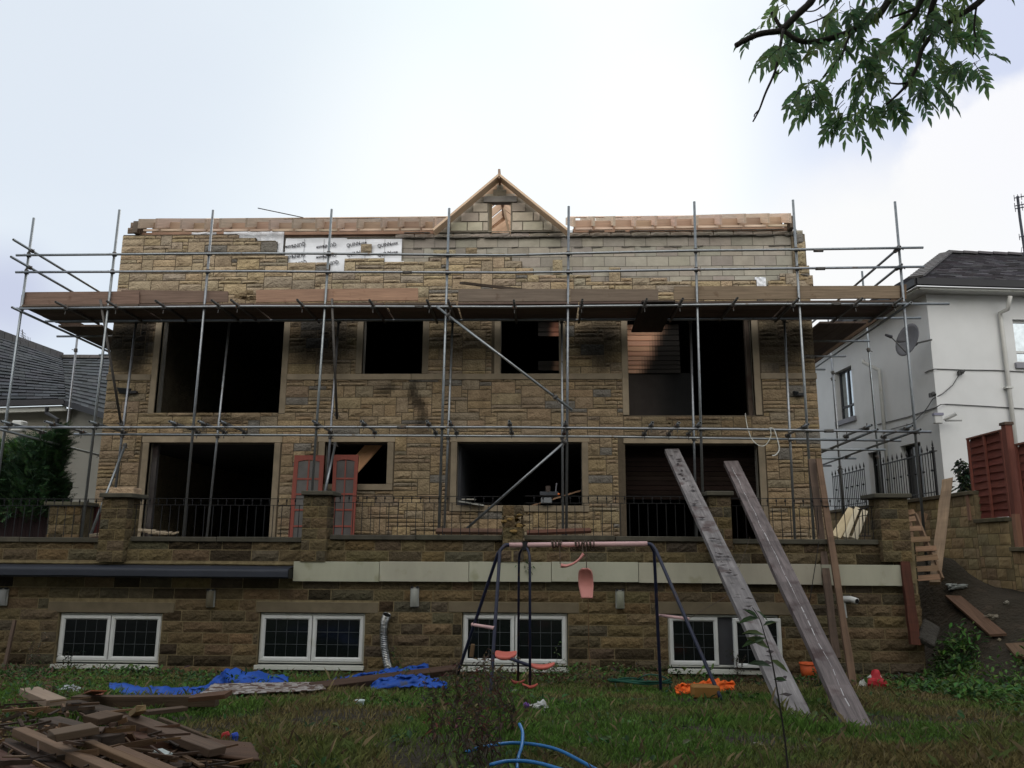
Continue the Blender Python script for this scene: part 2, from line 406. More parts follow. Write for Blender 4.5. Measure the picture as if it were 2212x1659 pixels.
# ------------------------------------------------------------------ the house
house = root('stone_house', 'unfinished fire-stained sandstone house with empty window openings, block gable and bare roof timbers', 'house', (-1.5, YF, -.1))
def fx(u, v): return at(u, v, YF).x
def fz(u, v): return at(u, v, YF).z
XL = (fx(267, 510) + fx(203, 1062)) / 2; XR = (fx(1756, 690) + fx(1773, 969)) / 2
ZF = -.08                                    # terrace floor
def rect(ul, vl, ur, vr, vt, vb):
    """opening: left edge through pixel, right edge through pixel, top and bottom rows"""
    return [fx(ul, vl), fx(ur, vr), fz((ul + ur) / 2, vb), fz((ul + ur) / 2, vt)]
OP = {
 'a': rect(336, 850, 605, 850, 672, 894), 'b': rect(782, 780, 912, 780, 672, 808), 'c': rect(1081, 780, 1208, 780, 672, 808), 'd': rect(1357, 800, 1629, 820, 672, 897),
 'e': rect(313, 1060, 587, 1060, 956, 1180), 'f': rect(700, 1000, 836, 1000, 955, 1046), 'g': rect(987, 1000, 1257, 1000, 955, 1092), 'h': rect(1352, 1050, 1642, 1050, 958, 1180)}
OP['e'][2] = OP['h'][2] = ZF
ZT = fz(1000, 500)                           # top of wall
# outline of the remaining stone facing, as steps (x0,x1,top row) in picture pixels
STEP = [(200, 508, 505), (508, 549, 512), (549, 592, 518), (592, 620, 553), (620, 712, 569), (712, 744, 585), (744, 753, 561), (753, 829, 556), (829, 925, 566),
        (925, 1106, 553), (1106, 1128, 563), (1128, 1153, 579), (1153, 1272, 593), (1272, 1316, 606), (1316, 1341, 578), (1341, 1440, 598), (1440, 1472, 607),
        (1472, 1632, 603), (1632, 1662, 618), (1662, 1686, 603), (1686, 1760, 592)]
def stonetop(x):
    for a, b, v in STEP:
        if fx(a, 560) <= x < fx(b, 560): return fz((a + b) / 2, v)
    return fz(1700, 600)
FR = .13                                      # width of smooth surrounds
def in_open(x, z, grow=0.0):
    for k, (a, b, c_, d) in OP.items():
        if a - grow < x < b + grow and c_ - (grow if k not in 'eh' else 0) < z < d + grow: return True
    return False
ZS0, ZS1 = fz(1000, 820.5), fz(1000, 808)    # string course
ZL0, ZL1 = fz(1000, 956), fz(1000, 943)      # lintel band of ground floor
def inside(x, z):
    if z > stonetop(x): return False
    for k, (a, b, c_, d) in OP.items():
        if k in 'abcd':
            if a - FR < x < b + FR and c_ - (0 if k in 'ad' else .1) < z < d: return False
        else:
            if a - FR < x < b + FR and c_ - (.12 if k in 'fg' else 0) < z < d + .13: return False
    if ZS0 < z < ZS1 + .01 and not (OP['a'][0] - FR < x < OP['a'][1] + FR or OP['d'][0] - FR < x < OP['d'][1] + FR): return False
    return True
SOOT = [(698, 742, 85, 62, .86), (790, 690, 300, 22, .35), (1295, 748, 62, 58, .80), (995, 738, 70, 55, .55), (905, 868, 13, 48, .80), (285, 735, 60, 75, .8), (828, 838, 20, 16, .6), (300, 720, 40, 70, .72), (905, 920, 22, 16, .4),
        (1690, 735, 70, 75, .82), (900, 935, 60, 10, .3), (480, 905, 120, 14, .42), (1500, 915, 140, 20, .45), (560, 560, 60, 12, .2), (1480, 690, 300, 14, .2), (1400, 850, 40, 30, .25), (690, 650, 40, 10, .3)]
SOOTW = [(fx(u, v), fz(u, v), a / 100.0, b / 100.0, k) for u, v, a, b, k in SOOT]
def soot(x, z):
    k = 1.0
    jx = .25 * nse(x * 1.7, z * 1.7, 9); jz = .2 * nse(x * 2.3, z * 2.3, 5)
    for cx_, cz_, a, b, s_ in SOOTW:
        r_ = ((x + jx - cx_) / a) ** 2 + ((z + jz - cz_) / b) ** 2
        if r_ < 4: k *= 1 - s_ * math.exp(-r_ * r_ * .9)
    return k
STC = [(.40, .325, .21), (.38, .31, .20), (.42, .34, .215), (.36, .295, .195), (.42, .335, .20), (.35, .29, .20), (.39, .31, .19), (.34, .295, .215), (.41, .335, .22)]
wall = MB()
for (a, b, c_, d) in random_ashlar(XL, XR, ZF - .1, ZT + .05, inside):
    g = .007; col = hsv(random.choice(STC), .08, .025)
    light_tint = (1.18, 1.15, 1.17) if c_ > fz(1000, 655) else (.88, .82, .78); col = tuple(p * q for p, q in zip(col, light_tint))  # stronger light above deck level and shade below painted into the stone colour
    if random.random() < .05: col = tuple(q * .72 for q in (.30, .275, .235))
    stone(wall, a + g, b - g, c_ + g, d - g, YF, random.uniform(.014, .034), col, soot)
# the few odd stones fixed on the bare blockwork
for (u0, u1, v0, v1) in [(779, 802, 527, 547), (936, 984, 540, 553), (1006, 1030, 535, 550), (1053, 1090, 547, 553), (1194, 1215, 561, 592), (1716, 1741, 590, 600), (1723, 1741, 543, 572)]:
    stone(wall, fx(u0, v1), fx(u1, v1), fz(u0, v1), fz(u0, v0), YF, .04, hsv(random.choice(STC[:5])))
wall.build('stone_facing', M['stone'], house)
# mortar bed behind the stones with the openings cut out (cells)
def sheet_with_holes(mb, x0, x1, z0, z1, y0, y1, holes, col=(1, 1, 1), topf=None):
    xs = sorted(set([x0, x1] + [q for h in holes for q in h[:2] if x0 < q < x1])); zs = sorted(set([z0, z1] + [q for h in holes for q in h[2:] if z0 < q < z1]))
    cell = {}
    for i in range(len(xs) - 1):
        for j in range(len(zs) - 1):
            mx_, mz_ = (xs[i] + xs[i + 1]) / 2, (zs[j] + zs[j + 1]) / 2
            cell[i, j] = not any(h[0] < mx_ < h[1] and h[2] < mz_ < h[3] for h in holes)
    for (i, j), on in cell.items():
        if not on: continue
        a, b, c_, d = xs[i], xs[i + 1], zs[j], zs[j + 1]
        P = [(a, y0, c_), (b, y0, c_), (b, y0, d), (a, y0, d), (a, y1, c_), (b, y1, c_), (b, y1, d), (a, y1, d)]
        fs = [(0, 1, 2, 3), (7, 6, 5, 4)]
        if not cell.get((i - 1, j)): fs.append((0, 3, 7, 4))
        if not cell.get((i + 1, j)): fs.append((1, 5, 6, 2))
        if not cell.get((i, j - 1)): fs.append((0, 4, 5, 1))
        if not cell.get((i, j + 1)): fs.append((3, 2, 6, 7))
        mb.add(P, fs, col)
holes = [tuple(v) for v in OP.values()]
bed = MB()
for a, b, v in STEP:                          # mortar only where there is facing above the openings' top, in vertical strips
    xa, xb = max(XL + .01, fx(a, 560)), min(XR - .01, fx(b, 560))
    if a == 200: xa = XL + .01
    if b == 1760: xb = XR - .01
    if xb > xa: bed.box(xa, xb, YF + .012, YF + .10, fz(1000, 655), fz((a + b) / 2, v) - .015)
sheet_with_holes(bed, XL + .01, XR - .01, ZF - .1, fz(1000, 655), YF + .012, YF + .10, holes)
bed.build('mortar_bed', M['mortar'], house)
# inner leaf of concrete blocks
ZB = fz(1000, 503)
inner = MB(); sheet_with_holes(inner, XL + .02, XR - .02, ZF - .1, ZB, YF + .16, YF + .30, holes); inner.build('inner_leaf', M['block_mortar'], house)
blk = MB()
bh = .222; z = fz(1000, 660); row = 0
while z < ZB - .25:
    x = fx(850, 540) - (row % 2) * .225 - random.random() * .05
    while x < XR - .05:
        w = .45
        x1_ = min(x + w - .006, XR - .03)
        xa = max(x, fx(800, 540))
        if x1_ - xa > .08: stone(blk, xa + .006, x1_ - .002, z + .007, z + bh - .007, YF + .155, .004, hsv((1, .98, .95), .17, .03), nx=4, nz=3, jag=.25, rim=.012, ed=.002)
        x += w
    z += bh; row += 1
# thinner courses of bricks on edge under the wall plate, with squeezed mortar
for zz, hh in ((z, .11),):
    x = fx(850, 540)
    while x < XR - .1:
        w = random.uniform(.40, .46); stone(blk, x + .008, min(x + w - .008, XR - .03), zz + .01, zz + hh - .01, YF + .12, .03, hsv((1.05, 1, .98), .12, .03), nx=4, nz=2); x += w
blk.build('block_wall', M['block'], house)
sq = MB()                                    # ragged squeezed mortar lines
for k in range(3):
    zz = [z, z + .115, z - bh][k]; x = fx(870, 540)
    while x < XR - .2:
        w = random.uniform(.08, .25)
        if random.random() < (.9, .85, .35)[k]:
            hh = random.uniform(.012, .028); yy = YF + (.085 if k < 2 else .135)
            sq.add([(x, yy, zz - hh), (x + w, yy, zz - hh * random.uniform(.4, 1)), (x + w, yy + .06, zz + .012), (x, yy + .06, zz + .012), (x, yy - .008, zz + .004), (x + w, yy - .008, zz + .004)], [(0, 1, 5, 4), (4, 5, 2, 3), (0, 4, 3), (1, 2, 5)], (.8, .8, .8))
        x += w
sq.build('squeezed_mortar', M['block_mortar'], house)
# insulation boards
def foil_board(u0, u1, v0, v1, y, lab=None, lean=0):
    x0, x1, z1, z0 = fx(u0, v1), fx(u1, v1), fz(u0, v0), fz(u0, v1)
    mb = MB()
    def fn(a, b):
        return (lerp(x0, x1, a), y + .012 * nse(a * 4 + u0, b * 3) + .006 * math.sin(a * 9) + lean * b, lerp(z0, z1, b))
    mb.grid(fn, 16, 8); mb.box(x0, x1, y + .014, y + .05, z0, z1, m=1)
    return mb.build('insulation_board', None, house, smooth=False, mats=[M['foil'], M['white_foam']])
yi = YF + .075
foil_board(410, 463, 499, 512, yi); foil_board(479, 560, 498, 520, yi)
foil_board(559, 608, 497, 548, yi - .012)
b1 = foil_board(610, 743, 512, 590, yi + .004); b2 = foil_board(744, 865, 514, 569, yi + .001)
foil_board(829, 870, 560.5, 568, yi + .03); foil_board(1632, 1656, 598, 618, yi - .06)
ins_lines = MB()
for u in (654, 697, 787, 829): ins_lines.box(fx(u, 540), fx(u, 540) + .010, yi - .016, yi - .012, fz(u, 560), fz(u, 514), (.5, .5, .5))
ins_lines.build('foil_crease', M['foil'], house)
def word(txt, u, v, size, ang, y, parent, m='ink', flip=False, name='lettering', sx=1.0):
    cu = bpy.data.curves.new(name, 'FONT'); cu.body = txt; cu.size = size; cu.align_x = 'LEFT'; cu.extrude = .001; cu.offset = .0015
    tmp = bpy.data.objects.new('t', cu); COL.objects.link(tmp)
    dg = bpy.context.evaluated_depsgraph_get(); me = bpy.data.meshes.new_from_object(tmp.evaluated_get(dg))
    bpy.data.objects.remove(tmp); me.name = name
    p = at(u, v, y)
    mt = Matrix.Translation(p) @ Matrix.Rotation(R(ang), 4, 'Y') @ Matrix.Rotation(R(90), 4, 'X') @ Matrix.Diagonal((sx, 1, 1, 1))
    me.transform(mt); me.materials.clear(); me.materials.append(M[m])
    ca = me.color_attributes.new('Col', 'FLOAT_COLOR', 'CORNER'); ca.data.foreach_set('color', [1.0] * (4 * len(me.loops)))
    o = bpy.data.objects.new(name, me); put(o, parent); return o
def brand(u, v, y, up=True, s=1.0):
    # big word then small word, on a slant; on some boards it is upside down
    if up:
        word('QUINN', u, v, .112 * s, -11, y, house, sx=.80); word('THERM', u + 25 * s, v - 5 * s, .060 * s, -11, y, house, sx=.95)
    else:
        word('QUINN', u, v - 3, .112 * s, 169, y, house, sx=.80); word('THERM', u - 25 * s, v + 2 * s, .060 * s, 169, y, house, sx=.95)
yl = yi - .024
for (u, v) in [(659, 526), (726, 527), (659, 548.5), (726, 549), (662, 565), (731, 565)]: brand(u, v, yl, False)
for (u, v) in [(749, 534), (816, 535), (749, 554), (816, 554.5)]: brand(u, v, yl)
# window surrounds, sills, lintels, string course
YS = YF - .018
def sm(name, x0, x1, z0, z1, y0=None, y1=None, col=(1, 1, 1)):
    m_ = MB(); m_.box(x0, x1, y0 if y0 is not None else YS, y1 if y1 is not None else YF + .13, z0, z1, col); return m_.build(name, M['smooth_stone'], house, bevel=.006)
e = .004
for k, (a, b, c_, d) in OP.items():
    top = d if k in 'abcd' else d - e
    tint = {'a': .85, 'b': .6, 'c': .8, 'd': .9}.get(k, .85); lt = (tint,) * 3
    if k != 'h': sm('window_jamb', a - FR + e, a, c_ + (e if k in 'bcfg' else 0), top, col=lt)
    if k != 'f' or True: sm('window_jamb', b, b + FR - e, c_ + (e if k in 'bcfg' else 0), top, col=tuple(q * .9 for q in lt))
    if k in 'fg': sm('window_sill', a - FR, b + FR, c_ - .12, c_, YS - .03, col=(.8, .8, .8))
    if k in 'efgh': sm('lintel', a - FR - (.02 if k != 'h' else -.1), b + FR + .02, d, d + .125, col=(1, 1, 1))
ad, bd = OP['a'], OP['d']
sm('string_course', XL, ad[0] - FR, ZS0, ZS1, YS - .02, col=(.8, .8, .8))
xm = fx(888, 815)
sm('string_course', ad[1] + FR, xm, ZS0, ZS1, YS - .02, col=(.85, .85, .85))
sm('string_course', xm + .006, bd[0] - FR, ZS0, ZS1, YS - .02, col=(.75, .75, .75))
sm('string_course', bd[1] + FR, XR, ZS0, ZS1, YS - .02, col=(.8, .8, .8))
# right edge: ragged toothed corner
tooth = MB()
for (u0, u1, v0, v1, g) in [(1716, 1722, 494, 505, 1), (1719, 1737, 504, 527, 1), (1723, 1742, 521, 541, 0), (1722, 1739, 542, 573, 0), (1722, 1750, 573, 594, 0), (1735, 1758, 594, 618, 0)]:
    stone(tooth, fx(u0, v1), fx(u1, v1), fz(u0, v1), fz(u0, v0), YF + .02, .05, (.22, .205, .18) if g else hsv(STC[0]))
    stone(tooth, YF + .02, YF + .5, fz(u0, v1), fz(u0, v0), fx(u1, v1), .02, (.2, .18, .15), face='x+')
tooth.build('toothed_corner', M['stone'], house)
ctr = MB()
for (u0, u1, v0, v1) in [(279, 289, 478, 504)]:
    for j in range(2): stone(ctr, fx(u0 - j * 4, v1), fx(302, v1), fz(300, v1) + j * .0 + .13 * (1 - j), fz(300, v1) + .13 * (2 - j), YF + .02 - .02 * j, .03, (.25, .19, .14))
ctr.build('corner_brickwork', M['stone'], house)
# side walls and back, interior floors and rooms (burnt black)
sidem = MB()
sidem.box(XL, XL + .28, YF + .10, 25, ZF - .1, ZB - .05, (.33, .27, .18)); sidem.box(XR - .28, XR, YF + .10, 25, ZF - .1, ZB - .05, (.28, .23, .16))
sidem.box(XL, XR, 24.8, 25.1, ZF - .1, ZB, (.3, .25, .18))
sidem.build('side_wall', M['stone'], house)
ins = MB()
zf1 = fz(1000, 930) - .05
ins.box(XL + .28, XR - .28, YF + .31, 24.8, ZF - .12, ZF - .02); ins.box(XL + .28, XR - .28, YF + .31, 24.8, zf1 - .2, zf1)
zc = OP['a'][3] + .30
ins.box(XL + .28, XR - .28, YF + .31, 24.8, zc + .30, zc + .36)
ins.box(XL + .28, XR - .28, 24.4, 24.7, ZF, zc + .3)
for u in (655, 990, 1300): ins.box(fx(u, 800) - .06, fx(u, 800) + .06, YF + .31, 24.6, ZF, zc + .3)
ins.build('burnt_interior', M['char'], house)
# ceiling joists upstairs, pale at one end and burnt further in
def charmix(x, lo, hi): return 1 - ss(lo, hi, x)
def sootboard(x0, x1, y, z0, z1, lo, hi, col, flip=False, name='joist', m='new_wood', n=20):
    """a timber running along x, sooty black from lo to hi"""
    mb = MB()
    for s_ in range(n):
        a, b = lerp(x0, x1, s_ / n), lerp(x0, x1, (s_ + 1) / n); xm_ = (a + b) / 2 + .10 * nse(a * 2, z0 * 5)
        f = ss(lo, hi, xm_); f = f if flip else 1 - f
        cc = tuple(lerp(.018, q, f ** 1.6) for q in col)
        mb.add([(a, y, z0), (b, y, z0), (b, y, z1), (a, y, z1), (a, y + .05, z0), (b, y + .05, z0), (b, y + .05, z1), (a, y + .05, z1)], [(0, 1, 2, 3), (0, 4, 5, 1), (3, 2, 6, 7)], cc,
               [[(a, z0 * 3), (b, z0 * 3), (b, z1 * 3), (a, z1 * 3)]] * 3)
    return mb.build(name, M[m], house)
vb_ = [700, 711, 723.5, 735.5, 747, 758, 768.5, 778.5, 788, 797, 806]
for k in range(10):
    yk = YF + .36 + .012 * (9 - k); t = k / 9.0
    z1_, z0_ = at(1357, vb_[k] + 1.3, yk).z, at(1357, vb_[k + 1] - .2, yk).z
    xk = at(1349, 750, yk).x; sootboard(xk, xk + 1.15, yk, z0_, z1_, xk + .62 - .42 * t, xk + 1.02 - .48 * t, hsv((1.25, .92, .80), .08, .03))
sootboard(at(1349, 850, YF + .40).x, at(1500, 850, YF + .4).x, YF + .42, at(1400, 900, YF + .42).z, at(1400, 806, YF + .42).z, bd[0] - .1, bd[0] + 1.2, (.085, .072, .065), name='burnt_board', m='sooty', n=70)
for k, (v0, v1) in enumerate([(696, 706), (707, 716), (718, 726), (780, 790), (791, 800)]):
    yk = YF + .36; z1_, z0_ = at(1200, v0, yk).z, at(1200, v1, yk).z; xe = at(1214, 750, yk).x
    sootboard(xe - .5, xe, yk, z0_, z1_, xe - .34 + .1 * (k > 2), xe - .12, (.85, .5, .42) if k < 3 else (.4, .3, .25), flip=True)
# diagonal timber in kitchen opening
mb = MB(); mb.beam(at(818, 950, YF + .45), at(738, 1040, YF + .45), .28, .06, side=(1, 0, 1), col=(1.0, .72, .5)); mb.build('diagonal_timber', M['new_wood'], house)
mb = MB(); mb.box(OP['e'][0] + .02, OP['e'][0] + .12, YF + .14, YF + .24, ZF, OP['e'][3] - .02, (.5, .5, .5)); mb.build('door_lining', M['old_wood'], house)
mb = MB(); mb.box(OP['d'][1] - .10, OP['d'][1] - .015, YF + .14, YF + .26, OP['d'][2], OP['d'][3], (.6, .5, .4)); mb.build('door_lining', M['old_wood'], house)
lb = MB()
for k in range(11):
    zk = OP['h'][3] - .04 - k * .095; lb.box(OP['h'][0] - .2, OP['h'][1] + .2, YF + .42 + .012 * k, YF + .45 + .012 * k, zk - .088, zk, hsv((.020, .014, .012), .25))
lb.build('dark_ceiling_boards', M['sooty'], house)
# ------------------------------------------------------------------ roof: wall plate and rafters
roofm = MB(); zp = fz(1000, 500)
def prx(u): return at(u, 490, YF - .12).x
wp = MB(); wp.box(prx(284), prx(938), YF + .10, YF + .22, zp + .0, zp + .075, (.62, .50, .46)); wp.box(prx(1238), prx(1708), YF + .10, YF + .22, zp + .0, zp + .075, (.6, .5, .46)); wp.build('wall_plate', M['new_wood'], house)
slope = math.tan(R(23))
def rafter(x, lift=0, tone=1.0, length=5.4):
    m_ = MB(); y0 = YF - .24 + random.uniform(-.035, .035); z0 = zp + .03 + lift + random.uniform(-.008, .012)
    y1 = y0 + length; dz = length * slope; w = .045; h = .215
    c_ = hsv((tone,) * 3, .08, .03)
    P = [(x - w / 2, y0, z0), (x + w / 2, y0, z0), (x + w / 2, y0, z0 + h), (x - w / 2, y0, z0 + h), (x - w / 2, y1, z0 + dz), (x + w / 2, y1, z0 + dz), (x + w / 2, y1, z0 + dz + h), (x - w / 2, y1, z0 + dz + h)]
    m_.hexa(P, c_)
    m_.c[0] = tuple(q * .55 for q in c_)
    return m_.build('rafter', M['new_wood'], house)
usl = [302, 340, 391, 443, 477, 534, 582, 632, 684, 728, 772, 824, 862, 908, 937]
vlift = lambda u: 0.0
def roofz(u):     # the eaves rise towards both ends as in the photo
    v = interp([(284, 503), (700, 503), (938, 501), (1240, 500), (1500, 496), (1712, 492)], u); return fz(u, v) - zp - .03
xs_l = [at(u, 495, YF - .2).x for u in usl]
for u, x in zip(usl, xs_l): rafter(x, roofz(u) * .9, .80)
usr = [1241, 1283, 1327, 1372, 1417, 1460, 1507, 1557, 1609, 1660, 1706]
xs_r = [at(u, 490, YF - .2).x for u in usr]
for u, x in zip(usr, xs_r): rafter(x, roofz(u), 1.3)
for us_, xs_, tone in ((usl, xs_l, .80), (usr, xs_r, 1.0)):
    for (ua, a), b in zip(zip(us_, xs_), xs_[1:]):
        l = roofz(ua); yy = YF + .30 + random.uniform(-.04, .04)
        ng = MB(); ng.box(a, b, yy, yy + .045, zp + .01, zp + .40 + l, hsv((tone * .62, tone * .56, tone * .52), .12, .03)); ng.build('nogging', M['new_wood'], house)  # nogging colour darkened to paint in the shade of the recess
        ng = MB(); ng.box(a + .024, b - .024, YF - .10, YF - .06, zp + .03 + l, zp + .075 + l, hsv((tone * 1.1,) * 3, .1, .03)); ng.build('eaves_block', M['new_wood'], house)
# roofing boards / battens higher up the slope, seen as thin lines
for us_, xs_, tone in ((usl, xs_l, .9), (usr, xs_r, 1.1)):
    for k in range(3, 7):
        yy = YF + .4 + k * .55; l = roofz(us_[0] if us_ is usl else us_[5]); zz = zp + .03 + (yy - YF + .22) * slope + .215 + l
        bt = MB(); bt.box(xs_[0] - .03, xs_[-1] + .03, yy, yy + .05, zz, zz + .022, hsv((tone,) * 3, .1)); bt.build('roof_batten', M['new_wood'], house)
for u in (292, 1712):
    sideb = MB(); x = at(u, 490, YF - .1).x; l = roofz(u); sideb.box(x - .05, x + .05, YF - .1, YF + .3, zp + l, zp + .26 + l, (.35, .3, .27)); sideb.build('verge_brick', M['block'], house)
# ------------------------------------------------------------------ dormer gable
YG = YF + .06
ax, az_ = at(1080, 393, YG).x, at(1080, 393, YG).z
gl, gr_ = at(946, 500, YG), at(1218, 500, YG); zb = gl.z
op = [at(1057, 470, YG).x, at(1103, 470, YG).x, at(1080, 499, YG).z, at(1080, 437, YG).z]
gb = MB()
def hw(z): return max(0, (az_ - z) / (az_ - zb))
def gable_in(xa, xb, za, zb_):
    l = ax - (ax - gl.x) * hw(zb_); r_ = ax + (gr_.x - ax) * hw(zb_); return max(xa, l), min(xb, r_)
z_ = zb; row = 0
while z_ < az_ - .15:
    x = gl.x - .1 - (row % 2) * .22
    while x < gr_.x:
        w = random.uniform(.30, .46); xa, xb = gable_in(x, x + w, z_, z_ + .20)
        for (p, q) in ([(xa, xb)] if z_ > op[3] - .05 else [(xa, min(xb, op[0] - .02)), (max(xa, op[1] + .02), xb)]):
            if q - p > .07: stone(gb, p + .012, q - .012, z_ + .012, z_ + .20, YG, .02, hsv((1.5, 1.44, 1.34), .20, .03), nx=4, nz=3, jag=.5, ed=.006)
        x += w
    z_ += .215; row += 1
gb.build('gable_blocks', M['block'], house)
gm = MB()
def gtri(y0, y1, col):
    pts = []
    zs_ = [zb - .02, op[2], op[3], az_]
    for za, zc_ in zip(zs_, zs_[1:]):
        n = 6
        for i in range(n):
            p, q = lerp(za, zc_, i / n), lerp(za, zc_, (i + 1) / n)
            L0, R0, L1, R1 = ax - (ax - gl.x) * hw(p), ax + (gr_.x - ax) * hw(p), ax - (ax - gl.x) * hw(q), ax + (gr_.x - ax) * hw(q)
            segs = [(L0, op[0], L1, op[0]), (op[1], R0, op[1], R1)] if za == op[2] else [(L0, R0, L1, R1)]
            for (a, b, c2, d) in segs:
                if b - a < .01: continue
                P = [(a, y0, p), (b, y0, p), (d, y0, q), (c2, y0, q), (a, y1, p), (b, y1, p), (d, y1, q), (c2, y1, q)]
                gm.add(P, [(0, 1, 2, 3), (7, 6, 5, 4), (0, 3, 7, 4), (1, 5, 6, 2)], col)
gtri(YG + .012, YG + .14, (1.15, 1.1, 1.0)); gm.build('gable_mortar', M['block_mortar'], house)
mb = MB(); mb.box(at(1045, 430, YG).x, at(1116, 430, YG).x, YG - .03, YG + .12, op[3], op[3] + .13, (.95, 1.1, 1.45)); mb.build('lintel', M['smooth_stone'], house)
mb = MB(); zz_ = op[3] + .135; w_ = (gr_.x - ax) * hw(zz_) + .06; mb.add([(ax - w_, YG - .004, zz_), (ax + w_, YG - .004, zz_), (ax, YG - .004, az_ + .03), (ax - w_, YG + .06, zz_), (ax + w_, YG + .06, zz_), (ax, YG + .06, az_ + .03)], [(0, 1, 2), (5, 4, 3), (0, 3, 4, 1), (1, 4, 5, 2), (2, 5, 3, 0)], (1, .95, .85)); mb.build('gable_board', M['new_wood'], house)
mb = MB(); stone(mb, ax - .14, ax + .14, zz_ + .02, zz_ + .15, YG - .02, .02, (.95, .9, .8), nx=4, nz=3); mb.build('apex_block', M['block'], house)
mb = MB(); mb.box(op[0], op[0] + .05, YG + .02, YG + .12, op[2], op[3] - .01, (.6, .6, .55)); mb.build('window_jamb', M['smooth_stone'], house)
for s_, (u0, v0) in ((-1, (938, 499)), (1, (1226, 499))):
    p0 = at(u0, v0, YG - .2); p1 = Vector((ax, YG - .2, at(1080, 384, YG - .2).z))
    mb = MB(); mb.beam(p0 + Vector((0, -.02, -.04)), p1 + Vector((0, -.02, 0)), .30, .045, side=(0, 1, 0), col=(1.12, 1.08, 1.0)); mb.build('barge_board', M['new_wood'], house)
    for k in range(1, 6):
        mb = MB(); mb.beam(p0 + Vector((0, .4 + .5 * k, .02)), p1 + Vector((0, .4 + .5 * k, .02)), .05, .15, side=(0, 1, 0), col=(1.1, 1.05, 1.0)); mb.build('rafter', M['new_wood'], house)
mb = MB(); rz = at(1080, 384, YG - .2).z; mb.box(ax - .025, ax + .025, YG - .35, YG + 3.4, rz - .08, rz + .13, (.55, .5, .5)); mb.build('ridge_board', M['new_wood'], house)
dv = MB()
for k in range(7):                              # sloping boards lining the far side of the dormer
    dv.beam((op[0] - .1, YG + 1.2 + .1 * k, op[2] - .25 + .17 * k), (op[1] - .08, YG + 1.2 + .1 * k, op[2] + .10 + .17 * k), .16, .03, side=(0, 0, 1), col=(1.15, 1.05, .95))
dv.build('dormer_board', M['new_wood'], house)
mb = MB(); mb.beam((op[1] - .17, YG + .6, op[3] + .1), (op[1] - .02, YG + .6, op[2]), .05, .09, side=(1, 0, 0), col=(1, .95, .85)); mb.build('dormer_strut', M['new_wood'], house)
mb = MB(); p = at(1, 1, YF)
mb.tube([at(557, 449.5, YF + 2), at(655, 470, YF + 2)], .012, 6, (.35, .35, .35)); mb.build('roof_batten', M['old_wood'], house)
# wall light left of the big window, and one at the right edge
def flood(u, v, w, h, label):
    r0 = root('flood_light', label, 'light', at(u, v, YF))
    p = at(u, v, YF - .12); q = at(u + w, v + h, YF - .12)
    mb = MB(); mb.hexa([(p.x, YF - .2, p.z), (q.x, YF - .16, p.z - .02), (q.x - .04, YF - .1, q.z), (p.x + .03, YF - .12, q.z), (p.x, YF - .08, p.z), (q.x, YF - .06, p.z), (q.x - .04, YF - .05, q.z), (p.x + .03, YF - .05, q.z)], (1.6, 1.8, 1.7)); mb.build('lamp_body', M['black_plastic'], r0, bevel=.01)
    mb = MB(); mb.box(q.x - .02, q.x + .12, YF - .12, YF - .03, q.z + .01, q.z + .06, (1, 1, 1)); mb.build('bracket', M['black_plastic'], r0)
flood(255, 838, 26, 12, 'small dark floodlight on the stone beside the large left upper opening')
flood(1712, 845, 14, 10, 'small dark floodlight on the stone at the right corner of the house')
# terrace floor slab
mb = MB(); mb.box(-12, 5.75, YT + .45, 24, ZF - .25, ZF - .004); o = mb.build('terrace_paving', M['flag']); o['kind'] = 'structure'
# =================================================================== SCAFFOLD
Yf, Yr = 14.9, 15.9
scaf = root('scaffold', 'independent tube scaffold with boarded lift and guard rails wrapping the house front', 'scaffold', (-1.5, Yf, ZF))
TR = .0245
def clampm(mb, p, axis, r=.041, l=.085):
    p = Vector(p); a = Vector(axis).normalized()
    mb.tube([p - a * l / 2, p - a * l * .2, p + a * l * .2, p + a * l / 2], [r * .9, r, r, r * .9], 8)
    s_ = a.cross(Vector((0, 1, 0))); s_ = s_.normalized() if s_.length > .1 else Vector((1, 0, 0))
    mb.tube([p - s_ * .03 + Vector((0, -.02, -.02)), p - s_ * .07 + Vector((0, -.03, -.05))], .009, 6)
    mb.tube([p + s_ * .03 + Vector((0, -.03, .0)), p + s_ * .075 + Vector((0, -.035, .012))], .008, 6)
def pipe(name, pts, clamps=(), axis=None, m='tube', r=TR, parent=None):
    mb = MB(); mb.tube(pts, r, 10, hsv((1, 1, 1), .12, .02))
    # open dark bores at the ends
    o = mb.build(name, M[m], parent or scaf, smooth=False)
    for f in o.data.polygons: f.use_smooth = len(f.vertices) == 4
    e = MB()
    for a, b in ((pts[0], pts[1]), (pts[-1], pts[-2])):
        a, b = Vector(a), Vector(b); d = (a - b).normalized(); e.tube([a - d * .01, a + d * .0015], r * .78, 8, (.06, .06, .06))
    e.build('tube_bore', M['iron'], o)
    if clamps:
        for c_ in clamps: mb = MB(); clampm(mb, c_, axis or (0, 0, 1)); mb.build('coupler', M['clamp'], o)
    return o
def vline(ut, vt, ub, vb, Y, zbot=None, ztop=None):
    a, b = at(ut, vt, Y), at(ub, vb, Y); d = (b - a) / (b.z - a.z)
    zt = a.z if ztop is None else ztop; zb_ = b.z if zbot is None else zbot
    return [a + d * (zt - a.z), a + d * (zb_ - a.z)]
RU = [(35, 551.5), (250, 549.5), (553, 547.5), (720, 548), (968, 550.8), (1106, 551.2), (1228, 547.8), (1500, 541.4), (1659, 540), (1994, 534.9)]
RL = [(34, 588), (250, 587), (553, 586), (712, 587.5), (1106, 589), (1228, 587.4), (1500, 582.4), (1659, 580.5), (1996, 576.3)]
